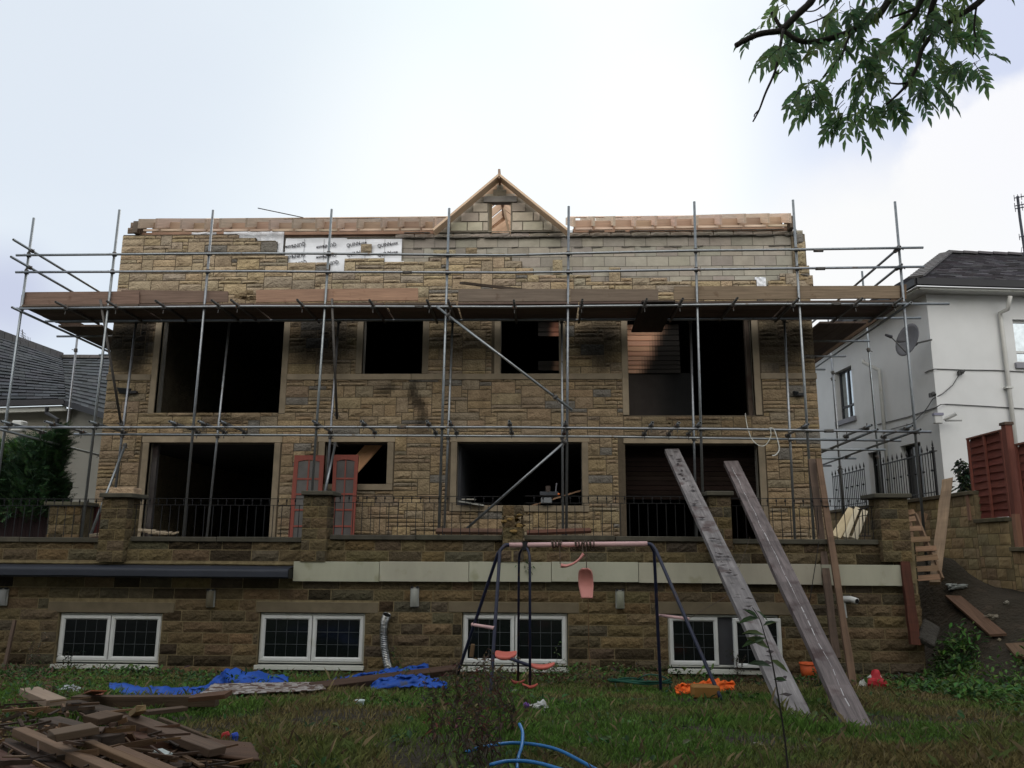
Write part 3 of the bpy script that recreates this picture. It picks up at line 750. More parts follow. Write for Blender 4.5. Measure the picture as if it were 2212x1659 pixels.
LU = [(37, 667), (300, 664), (553, 661.5), (1106, 663), (1400, 660), (1659, 657), (2050, 656.5)]
LL = [(1, 923), (185, 923.5), (640, 922.5), (1106, 923), (1240, 924.5), (1590, 927), (1740, 929.5), (2011, 933)]
ZST = interp
stds = [(73.2, 470.8, 6, 960), (258.3, 453.3, 176, 1157), (460.5, 454, 396, 1157), (716.7, 452, 674, 1062), (970.5, 450, 948, 1140), (1228.5, 445.7, 1223.5, 1145), (1499.7, 435.7, 1518, 1070), (1712.8, 432, 1757.8, 1158), (1933, 435.7, 1996, 1149)]
for i, (a, b, c_, d) in enumerate(stds):
    zb_ = ZF if 0 < i < 8 else (gz(at(c_, d, Yf).x, Yf) - .05)
    if i == 0: zb_ = -.9
    L = vline(a, b, c_, d, Yf, zbot=zb_)
    cl = []
    for RR in (RU, RL, LU, LL):
        u_ = lerp(a, c_, .1); 
        for _ in range(3):
            v_ = interp(RR, u_); t = (v_ - b) / (d - b); u_ = a + (c_ - a) * t
        cl.append(at(u_, v_, Yf - .01))
    pipe('standard', L, cl, (0, 0, 1))
rear = [(295, 690, 250, 1052), (496, 696, 447, 1157), (732, 690, 705, 1060), (978, 690, 960, 1140), (1213, 630, 1216, 1145), (1491, 680, 1505, 1160), (1694, 690, 1717, 1160)]
for (a, b, c_, d) in rear:
    L = vline(a, b, c_, d, Yr, zbot=ZF)
    pipe('rear_standard', L, [vline(a, b, c_, d, Yr - .02, zbot=at(c_, interp([(0, 939), (2000, 951)], c_), Yr).z)[1], at(a, 694, Yr)], (0, 0, 1))
pipe('guard_rail', [at(u, v, Yf - .055) for u, v in RU]); pipe('guard_rail', [at(u, v, Yf - .055) for u, v in RL])
pipe('ledger', [at(u, v, Yf - .055) for u, v in LU]); pipe('ledger', [at(u, v, Yf - .055) for u, v in LL])
pipe('rear_ledger', [at(u, v, Yr - .05) for u, v in [(98, 694), (700, 692), (1300, 691), (1989, 687)]])
pipe('rear_ledger', [at(u, v, Yr - .05) for u, v in [(160, 938), (640, 940), (1300, 943), (1946, 952)]])
for u, v in ((880, 588.5), (1768, 541.5), (1772, 580.5), (1808 - 2, 657), (906, 662.5), (868, 923), (1790, 931)):    # sleeves
    Yq = Yf - .055; a, b = at(u - 10, v, Yq), at(u + 10, v - .2, Yq); mb = MB(); mb.tube([a, b], .032, 8); mb.tube([(a + b) / 2 + Vector((-.05, -.03, -.02)), (a + b) / 2 + Vector((.05, -.03, -.02))], .012, 6); mb.build('sleeve_coupler', M['clamp'], scaf)
# cross tubes of both lifts, ends poking out at the front
for u in [1725, 1863, 1949, 336, 457, 499, 642, 798, 922, 968, 1110, 1258, 1397, 1475, 1593, 231, 120]:
    v = interp(LU, u) - 14 + (2 if u > 1650 else 0); p = at(u, v, Yf - .42)
    q = Vector((p.x, Yr + .12, p.z)); pipe('transom', [p, q], [(p.x, Yf - .055, p.z - .03)], (1, 0, 0), m='tube_dull')
for u in [1, 95, 191, 364, 427, 474, 674, 778, 920, 969, 1098, 1220, 1408, 1465, 1511, 1744, 1881, 1969]:
    v = interp(LL, u) - 13; p = at(u + 2, v, Yf - .30)
    q = Vector((p.x, Yr + .08, p.z - .01)); pipe('transom', [p, q], [(p.x, Yf - .055, p.z - .02), (p.x, Yr - .05, p.z - .03)], (1, 0, 0))
# braces
pipe('brace', [at(943, 662, Yf - .10), at(1236, 886, Yf - .10)], [at(968, 681, Yf - .1), at(1200, 858, Yf - .1)], (1, 0, .7))
pipe('brace', [at(1224, 951, Yf - .08), at(1008, 1142, Yf + .35)], [at(1220, 954, Yf - .08)], (1, 0, -.7))
pipe('brace', [at(217, 647, Yf - .1), at(262, 918, Yr - .1)], [at(262, 915, Yr - .1)], m='tube_dull'); pipe('brace', [at(272, 958, Yr - .15), at(195, 1157, Yf + .2)], [at(270, 963, Yr - .15)])
pipe('brace', [at(717, 645, Yf - .1), at(728, 905, Yr - .1)], [at(727, 895, Yr - .1)], m='tube_dull'); pipe('brace', [at(725, 957, Yr - .15), at(700, 1072, Yf + .2)], [at(724, 960, Yr - .15)])
# returns along both sides of the house
xl, xr = at(62, 560, Yf).x + .04, at(1942, 560, Yf).x - .04
for (u, v, zz) in ((10, 508, None), (17.5, 554.5, None)):
    p = at(u, v, Yf - .35); d = at(217.5, 626.5, Yf) if False else None
    a = Vector((xl - .02, Yf - .45, 0)); z1 = at(66, 545 if u == 10 else 581, Yf).z
    pipe('side_guard_rail', [(xl - .02, Yf - .55, z1 + .05), (xl + .02, 20.5, z1 - .05)], [(xl, Yf, z1 + .03), (xl, 18.0, z1)], (0, 1, 0))
for v in (541, 579):
    z1 = at(1943, v, Yf).z; pipe('side_guard_rail', [(xr + .03, Yf - .12, z1 + .03), (xr - .02, 21.5, z1 - .04)], [(xr, Yf + .02, z1), (xr, 18.2, z1)], (0, 1, 0))
zl2 = at(200, 935, Yf).z
for x, y1 in ((xl, 19.5), (xr, 21.3), (at(1881, 925, Yf).x, 21)):
    pipe('side_ledger', [(x, Yf - .3, zl2 + .03), (x, y1, zl2 - .08)], [(x, 18.2, zl2 - .05)], (0, 1, 0))
zdk = at(1000, 658, Yf).z
for x in (xl - .04, xr + .05): pipe('side_ledger', [(x, Yf - .3, zdk - .10), (x, 22.0, zdk - .10)], (), (0, 1, 0))
for (u, v, ub, vb, Y) in ((177, 642, 142, 915, 18.0), (1862, 586, 1902, 1200, 18.2), (1786.5, 657, 1812, 1150, 21.4), (1797, 775, 1826, 1150, 20.6)):
    a = at(u, v, Y); x = a.x; pipe('side_standard', [(x, Y, a.z), (x + .02, Y, gz(x, Y) if x > 0 else -1.2)], [(x, Y, zl2 - .05), (x, Y, zdk - .1)], (0, 0, 1))
for k, (u, v, w_) in enumerate([(1659 + 240, 756, 0), (1855, 788, 0), (1790, 814, 0), (1795, 836, 0)]):
    Y = [17.2, 18.6, 20.0, 21.0][k]; p = at(u + 10 + 18, [752, 791, 826, 836][k], Y); pipe('side_transom', [(XR - .1 if k > 1 else XR + .1, Y, zdk - .15), (xr + .30, Y, zdk - .15)], (), None)
for Y in (16.6, 18.3, 20.0): pipe('side_transom', [(xl - .35, Y, zdk - .14), (XL - .05, Y, zdk - .14)], ())
for Y in (17.0, 18.6, 20.2): pipe('side_transom', [(XR + .0, Y, zl2 - .04), (xr + .35, Y, zl2 - .04)], ())
# boards of the working lift (underside seen from the garden)
def board(x0, x1, y, w, z, m='dark_wood', name='deck_board', col=None, th=.038):
    mb = MB(); mb.box(x0, x1, y, y + w, z, z + th, col or hsv((1.3, 1.3, 1.35), .2, .04), axis=0); mb.build(name, M[m], scaf)
zd = zdk + .0
jo = [at(u, 655, Yf).x for u in (44, 300, 548, 830, 985, 1250, 1440, 1700, 1955)]
for r_ in range(5):
    y = Yf - .02 + r_ * .238
    for a, b in zip(jo, jo[1:]): board(a + .01 + random.uniform(0, .04), b - .005, y, .225, zd + random.uniform(0, .006), 'board_wood', col=hsv((.55, .52, .55), .2, .04))
for x0, x1 in ((jo[0] - .02, XL - .1), (XR + .12, xr + .10)):
    n = int((x1 - x0) / .236)
    for k in range(n):
        mb = MB(); x = x0 + k * .236; yend = 20.5 if x0 > 0 else 18.3 + .9 * (k / max(1, n)) ** 1.0 * 1.5
        mb.box(x, x + .225, Yr + .32, yend + random.uniform(-.2, .2), zd - .03, zd + .01, hsv((.5, .48, .5), .2), axis=1); mb.build('deck_board', M['board_wood'], scaf)
# toe boards standing on edge along the front
def toe(u0, u1, vt0, vt1, vb0, vb1, col, y=Yf + .04):
    a, b, c_, d = at(u0, vt0, y), at(u1, vt1, y), at(u1, vb1, y), at(u0, vb0, y)
    mb = MB(); P = []
    for p, q in ((a, d), (b, c_)): P += [(q.x, y, q.z), (q.x, y + .038, q.z), (p.x, y + .038, p.z), (p.x, y, p.z)]
    mb.hexa(P, col); return mb.build('toe_board', M['board_wood'], scaf)
toe(50, 300, 631, 629, 659, 656, (1.05, .92, .95)); toe(262, 492, 626, 629, 656, 652, (1.0, .92, .95), Yf + .085)
toe(553, 720, 626, 624, 653, 650, (1.75, 1.45, 1.35)); toe(716, 903, 624, 622, 649, 649, (1.95, 1.6, 1.45), Yf + .045)
toe(990, 1230, 624, 624, 651, 651, (.95, 1, 1.05)); toe(1232, 1422, 624, 625, 651, 649, (.95, .98, 1.0)); toe(1456, 1945, 618.5, 617, 647, 644, (1.15, 1.15, 1.05))
toe(1944, 1958, 616, 614, 644, 646, (.7, .6, .5))
mb = MB(); mb.box(jo[0], jo[0] + .04, Yf, 18, zd + .03, zd + .25, (.7, .62, .6), axis=1); mb.build('toe_board', M['board_wood'], scaf); mb = MB(); mb.box(xr + .05, xr + .09, Yf + .05, 20.3, zd + .02, zd + .22, (.8, .7, .6), axis=1); mb.build('toe_board', M['board_wood'], scaf)
pa, pb = at(1386, 651, Yf - .03), at(1457, 648, Yf - .03)
for k in range(3):
    x0 = lerp(pa.x, pb.x, k / 3) ; mb = MB(); mb.beam((x0 + .1, Yf - .12, zd + .012), (x0 - .04 + .1, Yr + .42, zd - .16), .21, .035, side=(1, 0, 0), col=(.16, .16, .18)); mb.build('short_deck_board', M['board_wood'], scaf)
# things lying on the lift
mb = MB(); mb.beam(at(997, 611, Yf + .25), at(1135, 627, Yf + .9), .20, .045, side=(0, 1, .25), col=(.55, .55, .58)); tag(mb.build('loose_plank', M['board_wood']), 'dark grey plank lying askew on top of the scaffold boards', 'plank')
for i, (u, v, l) in enumerate([(524, 636, 'tilted'), (538, 633, 'raised'), (531, 642, 'low'), (514, 641, 'end'), (547, 644, 'flat')]):
    p = at(u, v, Yf + .35 + .05 * i); mb = MB(); mb.beam(p - Vector((.07, 0, -.02 * (i % 2))), p + Vector((.07, .04, .03 * ((i + 1) % 3 - 1))), .1, .08, side=(0, 1, .2), col=(.36, .27, .16))
    tag(mb.build('stone_block', M['stone'], bevel=.008), l + ' cut walling stone of the little heap in the gap between the left toe boards', 'stone', 'cut stones in the toe board gap')
# =================================================================== TERRACE AND BASEMENT
base = root('terrace_wall', 'dark coursed stone basement wall carrying the terrace, with parapet, piers and white cellar windows', 'wall', (-1.5, YT, -2.1))
def tz(u, v): return at(u, v, YT).z
def tx(u, v): return at(u, v, YT).x
XTR = tx(1962, 1200); XTL = -12.0
DST = [(.105, .078, .042), (.115, .085, .044), (.095, .073, .042), (.13, .090, .044), (.11, .080, .042), (.080, .066, .042)]
def dk():
    c_ = hsv(random.choice(DST), .20, .06)
    return tuple(q * .42 for q in c_) if random.random() < .12 else tuple(q * 1.25 for q in c_)
def coursed(mb, x0, x1, z0, z1, hh, holes=(), y=YT, col=dk, proud=(.018, .042), wr=(.32, .68), face='y', end0=None):
    n = max(1, int(round((z1 - z0) / hh))); hh = (z1 - z0) / n
    for r_ in range(n):
        za, zb_ = z0 + r_ * hh, z0 + (r_ + 1) * hh; x = x0 - random.uniform(0, .4)
        zm = (za + zb_) / 2
        while x < x1:
            w = random.uniform(*wr); a, b = max(x, x0), min(x + w, x1)
            segs = [(a, b)]
            for h in holes:
                if h[2] < zm < h[3]: segs = [t for s_ in segs for t in ((s_[0], min(s_[1], h[0])), (max(s_[0], h[1]), s_[1])) if t[1] - t[0] > .03]
            for s_ in segs: 
                if s_[1] - s_[0] > .05: stone(mb, s_[0] + .008, s_[1] - .007, za + .008, zb_ - .007, y, random.uniform(*proud), col(), face=face, ed=.001, rim=.012)
            x += w
    return mb
WN = [dict(u=(127, 343), v=(1330, 1432), s=1440), dict(u=(563, 784), v=(1330, 1432), s=1442), dict(u=(1003, 1224), v=(1330, 1436), s=1446), dict(u=(1449, 1683), v=(1334, 1441), s=1451)]
WH = []
for w in WN:
    um = sum(w['u']) / 2
    WH.append((tx(w['u'][0] - 6, 1380) , tx(w['u'][1] + 3, 1380), tz(um, w['s']), tz(um, w['v'][0] - 6)))
zcop0, zcop1 = tz(1100, 1167), tz(1100, 1158)
zboard1, zboard0 = tz(1100, 1213.5), tz(1100, 1256.5)
zlow = -2.45
LT = [(104, 378), (553, 818), (968, 1251), (1416, 1709)]
lint = [(tx(a, 1312), tx(b, 1312), h[3], tz((a + b) / 2, 1300)) for (a, b), h in zip(LT, WH)]
mb = MB(); coursed(mb, XTL, XTR + .12, zlow, zboard0 + .03, .172, list(WH) + lint); mb.build('basement_masonry', M['stone'], base)
mb = MB(); coursed(mb, XTL, XTR, zboard1 - .02, zcop0, .168, y=YT + .0); mb.build('parapet_masonry', M['stone'], base)
mb = MB(); coursed(mb, YT, 20, zlow, zcop0, .18, y=XTR + .12, face='x+'); mb.build('end_masonry', M['stone'], base)
bedm = MB(); sheet_with_holes(bedm, XTL, XTR + .10, zlow, zcop0, YT + .004, YT + .12, WH); bedm.box(XTL, XTR + .09, YT + .35, YT + .40, zlow, zcop0)
bedm.build('mortar_bed', M['mortar_pale'], base)
for a, b, c_, d in lint:
    mb = MB(); mb.box(a + .006, b - .006, YT - .012, YT + .12, c_ + .004, d - .004, (.45, .45, .42)); mb.build('lintel', M['smooth_stone'], base, bevel=.006)
# pvc windows
def bevframe(mb, x0, x1, z0, z1, y, w, th=.05, col=(1, 1, 1)):
    """mitred frame with a sloped inner bead"""
    O = [(x0, z0), (x1, z0), (x1, z1), (x0, z1)]; I = [(x0 + w, z0 + w), (x1 - w, z0 + w), (x1 - w, z1 - w), (x0 + w, z1 - w)]
    I2 = [(x0 + w * .68, z0 + w * .68), (x1 - w * .68, z0 + w * .68), (x1 - w * .68, z1 - w * .68), (x0 + w * .68, z1 - w * .68)]
    rings = [(O, y + th), (O, y + .006), ([(x0 + .006, z0 + .006), (x1 - .006, z0 + .006), (x1 - .006, z1 - .006), (x0 + .006, z1 - .006)], y), (I2, y), (I, y + .018), (I, y + th)]
    vs = [(p[0], yy, p[1]) for rg, yy in rings for p in rg]; fs = []
    for r_ in range(len(rings) - 1):
        for k in range(4): fs.append((r_ * 4 + k, r_ * 4 + (k + 1) % 4, (r_ + 1) * 4 + (k + 1) % 4, (r_ + 1) * 4 + k))
    mb.add(vs, fs, col)
wl = ['left', '', '', '']
for i, (w, h) in enumerate(zip(WN, WH)):
    a, b, c_, d = h; y = YT + .055
    mb = MB(); mb.box(a, b, y + .06, y + .065, c_, d); mb.build('reveal_back', M['char'], base)
    fr = MB()
    zb_ = c_ + .055; za = d - .012
    bevframe(fr, a + .01, b - .01, zb_, za, y - .005, .03, .06, (.9, .9, .86))
    fr.box(a + .04, b - .04, y + .03, y + .05, zb_ + .03 - .03, zb_ + .03)
    win = fr.build('window', M['pvc'], base)
    mb = MB(); mb.box(a - .02, b + .015, YT - .05, YT + .10, c_ - .005, c_ + .03, (.95, .95, .88)); mb.box(a - .018, b + .013, YT - .052, YT - .048, c_ - .03, c_ + .0, (.95, .95, .88)); mb.build('sill', M['pvc'], win, bevel=.004)
    if i == 3: sash = [(a + .03, tx(1553, 1390)), (tx(1582, 1390), b - .01)]
    else: m_ = (a + b) / 2; sash = [(a + .03, m_ - .006), (m_ + .006, b - .03)]
    for j, (sa, sb) in enumerate(sash):
        sm_ = MB(); yy = y - .02; opn = (i == 3 and j == 1); z0s, z1s = zb_ + .03, za - .03
        if opn: yy = y - .16; z0s -= .015
        bevframe(sm_, sa, sb, z0s, z1s, yy, .062, .06)
        sh = sm_.build('sash', M['pvc'], win)
        g = MB(); g.box(sa + .055, sb - .055, yy + .028, yy + .04, z0s + .055, z1s - .055); g.build('pane', M['glass'], sh)
        l = MB()
        for k in range(1, 4): xx = lerp(sa + .06, sb - .06, k / 4); l.box(xx - .003, xx + .003, yy + .024, yy + .0275, z0s + .06, z1s - .06)
        for k in range(1, 3): zz = lerp(z0s + .06, z1s - .06, k / 3); l.box(sa + .06, sb - .06, yy + .0235, yy + .0285, zz - .003, zz + .003)
        l.build('leading', M['lead'], sh)
# white fascia boards, black membrane ledge, coping, piers
ub = [637, 822, 1014, 1191, 1378, 1576, 1770, 1950]
for k, (u0, u1) in enumerate(zip(ub, ub[1:])):
    mb = MB(); z0 = tz((u0 + u1) / 2, interp([(637, 1255.6), (1300, 1256.5), (1950, 1266)], (u0 + u1) / 2)); z1 = tz((u0 + u1) / 2, interp([(637, 1213), (1300, 1214), (1950, 1221)], (u0 + u1) / 2))
    mb.box(tx(u0, 1235) + .004, tx(u1, 1235) - .004, YT - .10 + .002 * (k % 2), YT - .015, z0, z1, hsv((1, 1, 1), .06, .02)); mb.build('fascia_board', M['pvc_dirty'], base, bevel=.003)
mb = MB()
def memb(a, b):
    x = lerp(XTL, tx(636, 1230), a); s_ = [(0, 0), (.30, -.035), (.33, -.05), (.335, -.16)]; k = b * 3; i = min(2, int(k)); f = k - i
    yy = lerp(s_[i][0], s_[i + 1][0], f); zz = lerp(s_[i][1], s_[i + 1][1], f); return (x, YT + .01 - yy, tz(300, 1219) + zz + .008 * nse(x * 1.3, b * 3) - .012 * a)
mb.grid(memb, 60, 9); mb.build('membrane_ledge', M['membrane'], base, smooth=True)
mb = MB(); mb.box(XTL, tx(636, 1240), YT - .30, YT - .02, tz(300, 1246), tz(300, 1226), (.4, .4, .4)); mb.build('soffit', M['iron'], base)
mb = MB()                                    # uneven mortar fillet above the ledge
for k in range(90):
    x = XTL + k * (tx(636, 1230) - XTL) / 90; mb.ball((x + .06, YT - .005, tz(300, 1217) + .01 * nse(x, 3)), .07, 6, 4, (.75, .75, .7), sc=(1.2, .35, .22), jit=.3)
mb.build('mortar_fillet', M['mortar_pale'], base)
# copings in runs
piers = [dict(f=(222, 287), u=(227, 283), cap=(228, 309), vt=1067, vb=1076), dict(u=(659, 712), cap=(658, 729), vt=1063, vb=1071), dict(u=(1087, 1130)), dict(u=(1529, 1576), cap=(1521, 1579), vt=1064, vb=1072), dict(u=(1893, 1955), cap=(1877, 1958), vt=1069, vb=1077)]
runs = [(-300, 222, 1161), (285, 657, 1161), (714, 1086, 1157), (1132, 1328, 1157.5), (1329, 1526, 1160), (1580, 1895, 1166)]
CT = []
for a, b, v in runs:
    x0, x1 = tx(a, v), tx(b, v); z1 = tz((a + b) / 2, v - 1); CT.append((x0, x1, z1))
    mb = MB(); n = max(1, int((x1 - x0) / 1.3))
    for k in range(n): mb.box(lerp(x0, x1, k / n) + .003, lerp(x0, x1, (k + 1) / n) - .003, YT - .055, YT + .30, z1 - .075, z1 + .004 * (k % 2), hsv((1, 1, 1), .15)); 
    mb.build('coping', M['coping'], base, bevel=.008)
PST = lambda: tuple(q * 1.15 for q in hsv(random.choice(DST), .12, .05))
for i, p in enumerate(piers):
    a, b = p['u']; xa, xb = tx(a, 1100), tx(b, 1100); yp = YT - .12; w = xb - xa
    zt = tz(a, p['vb']) if 'vb' in p else tz(a, 1092)
    P = root('stone_pier_part', 'x', 'x', (xa, yp, 0)) if False else None
    mb = MB(); hh = .165; z = tz(a, 1213) ; row = 0
    n = int(round((zt - z) / hh)); hh = (zt - z) / n
    for r_ in range(n):
        za, zb_ = z + r_ * hh, z + (r_ + 1) * hh; sp = xa + w * (.35 if r_ % 2 else .62)
        if i == 2 and r_ > n - 3: segs = [(xa + .02, xb - .12)] if r_ == n - 2 else [(xa + .0, xa + .18), (xb - .14, xb)]
        elif i == 2 and r_ == n - 5: segs = [(xa - .10, sp - .05), (sp - .03, xb)]
        else: segs = [(xa, sp), (sp, xb)]
        for s_ in segs: stone(mb, s_[0] + .005, s_[1] - .005, za + .006, zb_ - .006, yp, .024, PST(), ed=.001, rim=.012)
        for s_ in ((yp, yp + .2), (yp + .2, yp + .42)):
            stone(mb, s_[0] + .005, s_[1] - .005, za + .006, zb_ - .006, xb, .02, PST(), face='x+'); stone(mb, s_[0] + .005, s_[1] - .005, za + .006, zb_ - .006, xa, .02, PST(), face='x-')
    pr = mb.build('pier', M['stone'], base)
    mb = MB(); mb.box(xa + .004, xb - .004, yp + .003, yp + .42, z, zt - (.01 if i != 2 else .35), (1.1, 1.1, 1)); mb.build('pier_core', M['mortar_pale'], pr)
    if 'cap' in p:
        ca, cb = tx(p['cap'][0], p['vt']), tx(p['cap'][1], p['vt']); 
        ca = max(ca, xa - .09); cb = min(cb, xb + .09)
        mb = MB(); mb.box(ca, cb, yp - .07, yp + .50, zt, zt + .07, (1.1, 1.1, 1.1)); mb.build('cap', M['coping'], pr, bevel=.01)
    else:
        mb = MB()
        for k in range(14):
            q_ = Vector((random.uniform(xa + .03, xb - .02), yp + random.uniform(-.01, .2), zt - random.uniform(.05, .42))); r_ = random.uniform(.03, .06); vs_ = []
            for i_ in range(5):
                for j_ in range(7): t_, a_ = math.pi * i_ / 4, 2 * math.pi * j_ / 7; f_ = r_ * random.uniform(.6, 1.15); vs_.append(q_ + Vector((math.sin(t_) * math.cos(a_) * f_ * 1.3, math.sin(t_) * math.sin(a_) * f_, math.cos(t_) * f_ * .6)))
            mb.add(vs_, [(i_ * 7 + j_, i_ * 7 + (j_ + 1) % 7, (i_ + 1) * 7 + (j_ + 1) % 7, (i_ + 1) * 7 + j_) for i_ in range(4) for j_ in range(7)], (1.15, .95, .6))
        mb.build('broken_mortar', M['mortar_pale'], pr)
mb = MB(); q = at(256, 1060, YT - .1); mb.box(at(242, 1056, YT).x, at(296, 1056, YT).x, YT - .1, YT + .18, at(250, 1067, YT - .12).z + .0, at(250, 1053, YT - .12).z, (.55, .40, .26)); tag(mb.build('loose_stone', M['stone'], bevel=.012), 'pale loose walling stone lying on the cap of the leftmost parapet pier', 'stone')
# iron railings between the piers
def railing(ua, ub_, vt, vm, vb, label, sp=.1385):
    y = YT + .10; x0, x1 = at(ua, vt, y).x, at(ub_, vt, y).x; um = (ua + ub_) / 2
    zt, zm, zb_ = at(um, vt, y).z, at(um, vm, y).z, at(um, vb, y).z
    r0 = root('iron_railing', label, 'railing', ((x0 + x1) / 2, y, zb_), 'iron railings along the terrace parapet')
    mb = MB(); mb.box(x0, x1, y - .014, y + .014, zt - .005, zt + .005); mb.build('top_rail', M['iron'], r0)
    mb = MB(); mb.box(x0, x1, y - .010, y + .010, zm - .005, zm + .004); mb.build('middle_rail', M['iron'], r0)
    n = int((x1 - x0) / sp)
    for k in range(n):
        x = x0 + (k + .5) * (x1 - x0) / n
        mb = MB(); mb.tube([(x, y, zb_ - .02), (x + .002 * random.uniform(-1, 1), y, zm)], .006, 5); mb.build('baluster', M['iron'], r0)
        x += .5 * (x1 - x0) / n
        if x < x1:
            mb = MB(); h = zt - zm; mb.tube([(x, y, zm), (x, y, zm + h * .45), (x, y, zm + h * .6), (x, y, zm + h * .75), (x, y, zm + h * .85), (x, y, zt)], [.006, .006, .013, .016, .007, .006], 5); mb.build('short_baluster', M['iron'], r0)
railing(-150, 227, 1077.5, 1092, 1160, 'iron railing left of the leftmost stone pier of the terrace')
railing(288, 657, 1077, 1091, 1160, 'iron railing between the leftmost pier and the pier beside the red doors')
railing(716, 1084, 1072, 1086, 1156, 'iron railing between the pier by the red doors and the broken middle pier')
railing(1134, 1527, 1072, 1087, 1157, 'iron railing between the broken middle pier and the pier behind the big planks')
railing(1580, 1890, 1077, 1093, 1165, 'iron railing right of the big planks, ending at the rightmost pier')
# bulkhead lamps
def bulkhead(u, v, w, h, label, tilt=0, col=(1, 1, 1)):
    c_ = at(u, v, YT - .02); r0 = root('bulkhead_lamp', label, 'wall lamp', c_, 'bulkhead lamps on the basement wall')
    W_, H_ = w / 135.0, h / 135.0
    mb = MB(); mb.box(c_.x - W_ / 2, c_.x + W_ / 2, YT - .05, YT - .005, c_.z - H_ / 2, c_.z + H_ / 2, (.5, .5, .48)); mb.build('back_plate', M['pvc'], r0, bevel=.012)
    mb = MB(); rows = 6
    def fn(a, b):
        k = math.sin(math.pi * max(.04, min(.96, a))) ** .4 * math.sin(math.pi * max(.05, min(.95, b))) ** .3
        return (c_.x + (a - .5) * W_ * .86, YT - .05 - .06 * k, c_.z + (b - .5) * H_ * .9)
    mb.grid(fn, 8, 10, tuple(q * .42 for q in col)); mb.build('diffuser', M['pvc'], r0, smooth=True)
    mb = MB(); mb.box(c_.x - W_ * .45, c_.x - W_ * .2, YT - .08, YT - .03, c_.z + H_ / 2 - .01, c_.z + H_ / 2 + .02); mb.box(c_.x + W_ * .2, c_.x + W_ * .45, YT - .08, YT - .03, c_.z + H_ / 2 - .01, c_.z + H_ / 2 + .02); mb.build('clip', M['black_plastic'], r0)
bulkhead(8, 1290, 20, 36, 'dull grey bulkhead lamp on the wall at the far left edge'); bulkhead(456, 1293, 18, 36, 'brownish bulkhead lamp on the wall right of the leftmost cellar window', col=(.5, .42, .28))
bulkhead(896, 1290, 18, 40, 'pale bulkhead lamp on the wall above the silver duct', col=(1.1, 1.1, 1)); bulkhead(1339, 1295, 18, 38, 'mossy bulkhead lamp on the wall right of the hanging pink swing seat', col=(.9, .9, .7))
# waste pipe outlet
r0 = root('pipe_outlet', 'white plastic pipe outlet sticking from the wall behind the thin timbers', 'pipe', at(1838, 1295, YT))
p = at(1838, 1297, YT); mb = MB(); mb.tube([p + Vector((-.15, -.06, .02)), p + Vector((-.02, -.06, .02)), p + Vector((.03, -.16, 0))], .048, 12); mb.build('elbow', M['pvc'], r0, smooth=True)
mb = MB(); mb.tube([p + Vector((.028, -.155, 0)), p + Vector((.033, -.166, 0))], .036, 12, (.1, .1, .1)); mb.build('bore', M['iron'], r0)
mb = MB(); mb.tube([p + Vector((-.12, -.05, 0)), p + Vector((-.11, -.05, -.25))], .02, 8, (.7, .7, .7)); mb.build('bracket', M['pvc'], r0)
# flexible silver duct
mb = MB(); pts = [(841, 1446), (835, 1425), (831, 1400), (829, 1370), (830, 1345), (836, 1327)]; P = []; rr = []
for k in range(76):
    t = k / 75 * 5; i = min(4, int(t)); f = t - i; u = lerp(pts[i][0], pts[i + 1][0], f); v = lerp(pts[i][1], pts[i + 1][1], f); P.append(at(u, v, YT - .12 - .04 * math.sin(k / 12))); rr.append(.062 + (.006 if k % 2 else -.002) + .004 * nse(k * .3, 1))
mb.tube(P, rr, 12, cap=False); d0 = mb.build('flexible_duct', M['silver'], smooth=False)
tag(d0, 'crinkled silver flexible duct standing up against the basement wall', 'duct')
mb = MB(); e0, e1 = Vector(P[-1]), Vector(P[-3]); d = (e0 - e1).normalized(); mb.tube([e0 - d * .012, e0 - d * .006], .055, 12, (.3, .3, .3)); mb.build('duct_bore', M['iron'], d0)
# red glazed doors leaning on the house wall
def reddoor(tl, tr, bl, br, label, glass):
    Yt_, Yb_ = YF - .18, YF - .55
    a, b = at(*tl, Yt_), at(*tr, Yt_); zbt = ZF + .01
    c_ = Vector((at(*bl, Yb_).x, Yb_, zbt)); d = Vector((at(*br, Yb_).x, Yb_, zbt))
    r0 = root('glazed_door', label, 'door', (c_ + d) / 2, 'red doors leaning on the house wall')
    nrm = (b - a).cross(a - c_).normalized(); nrm = nrm if nrm.y < 0 else -nrm
    def Pt(s_, t, off=0): return a.lerp(b, s_).lerp(c_.lerp(d, s_), t) + nrm * off
    mb = MB()
    def slab(s0, s1, t0, t1, o0=-.02, o1=.02, col=(1, 1, 1), m_=mb):
        P = [Pt(s0, t1, o0), Pt(s1, t1, o0), Pt(s1, t1, o1), Pt(s0, t1, o1), Pt(s0, t0, o0), Pt(s1, t0, o0), Pt(s1, t0, o1), Pt(s0, t0, o1)]; m_.hexa(P, col)
    slab(0, .14, 0, 1); slab(.86, 1, 0, 1); slab(.14, .86, .90, 1); slab(.14, .86, 0, .05)
    n = 10                                     # arched head of the glazing
    for k in range(n):
        s0, s1 = .14 + .72 * k / n, .14 + .72 * (k + 1) / n; sm_ = (s0 + s1) / 2; arc = .05 + .018 * ((sm_ - .5) / .36) ** 2
        slab(s0, s1, .05, arc)
    mb.build('frame', M['red_paint'], r0)
    bars = MB(); slab(.475, .525, .052, .90, -.016, .017, m_=bars)
    for t in (.25, .41, .57, .735): slab(.14, .86, t - .009, t + .009, -.015, .018, m_=bars)
    bars.build('glazing_bar', M['red_paint'], r0)
    g = MB(); slab(.13, .87, .06, .895, -.004, .004, glass, m_=g); g.build('pane', M['frost'], r0)
reddoor((637, 984), (701, 984), (622, 1165), (690, 1165), 'red glazed door leaning on the wall, left of the pier with a tube crossing it', (1.0, 1, 1))
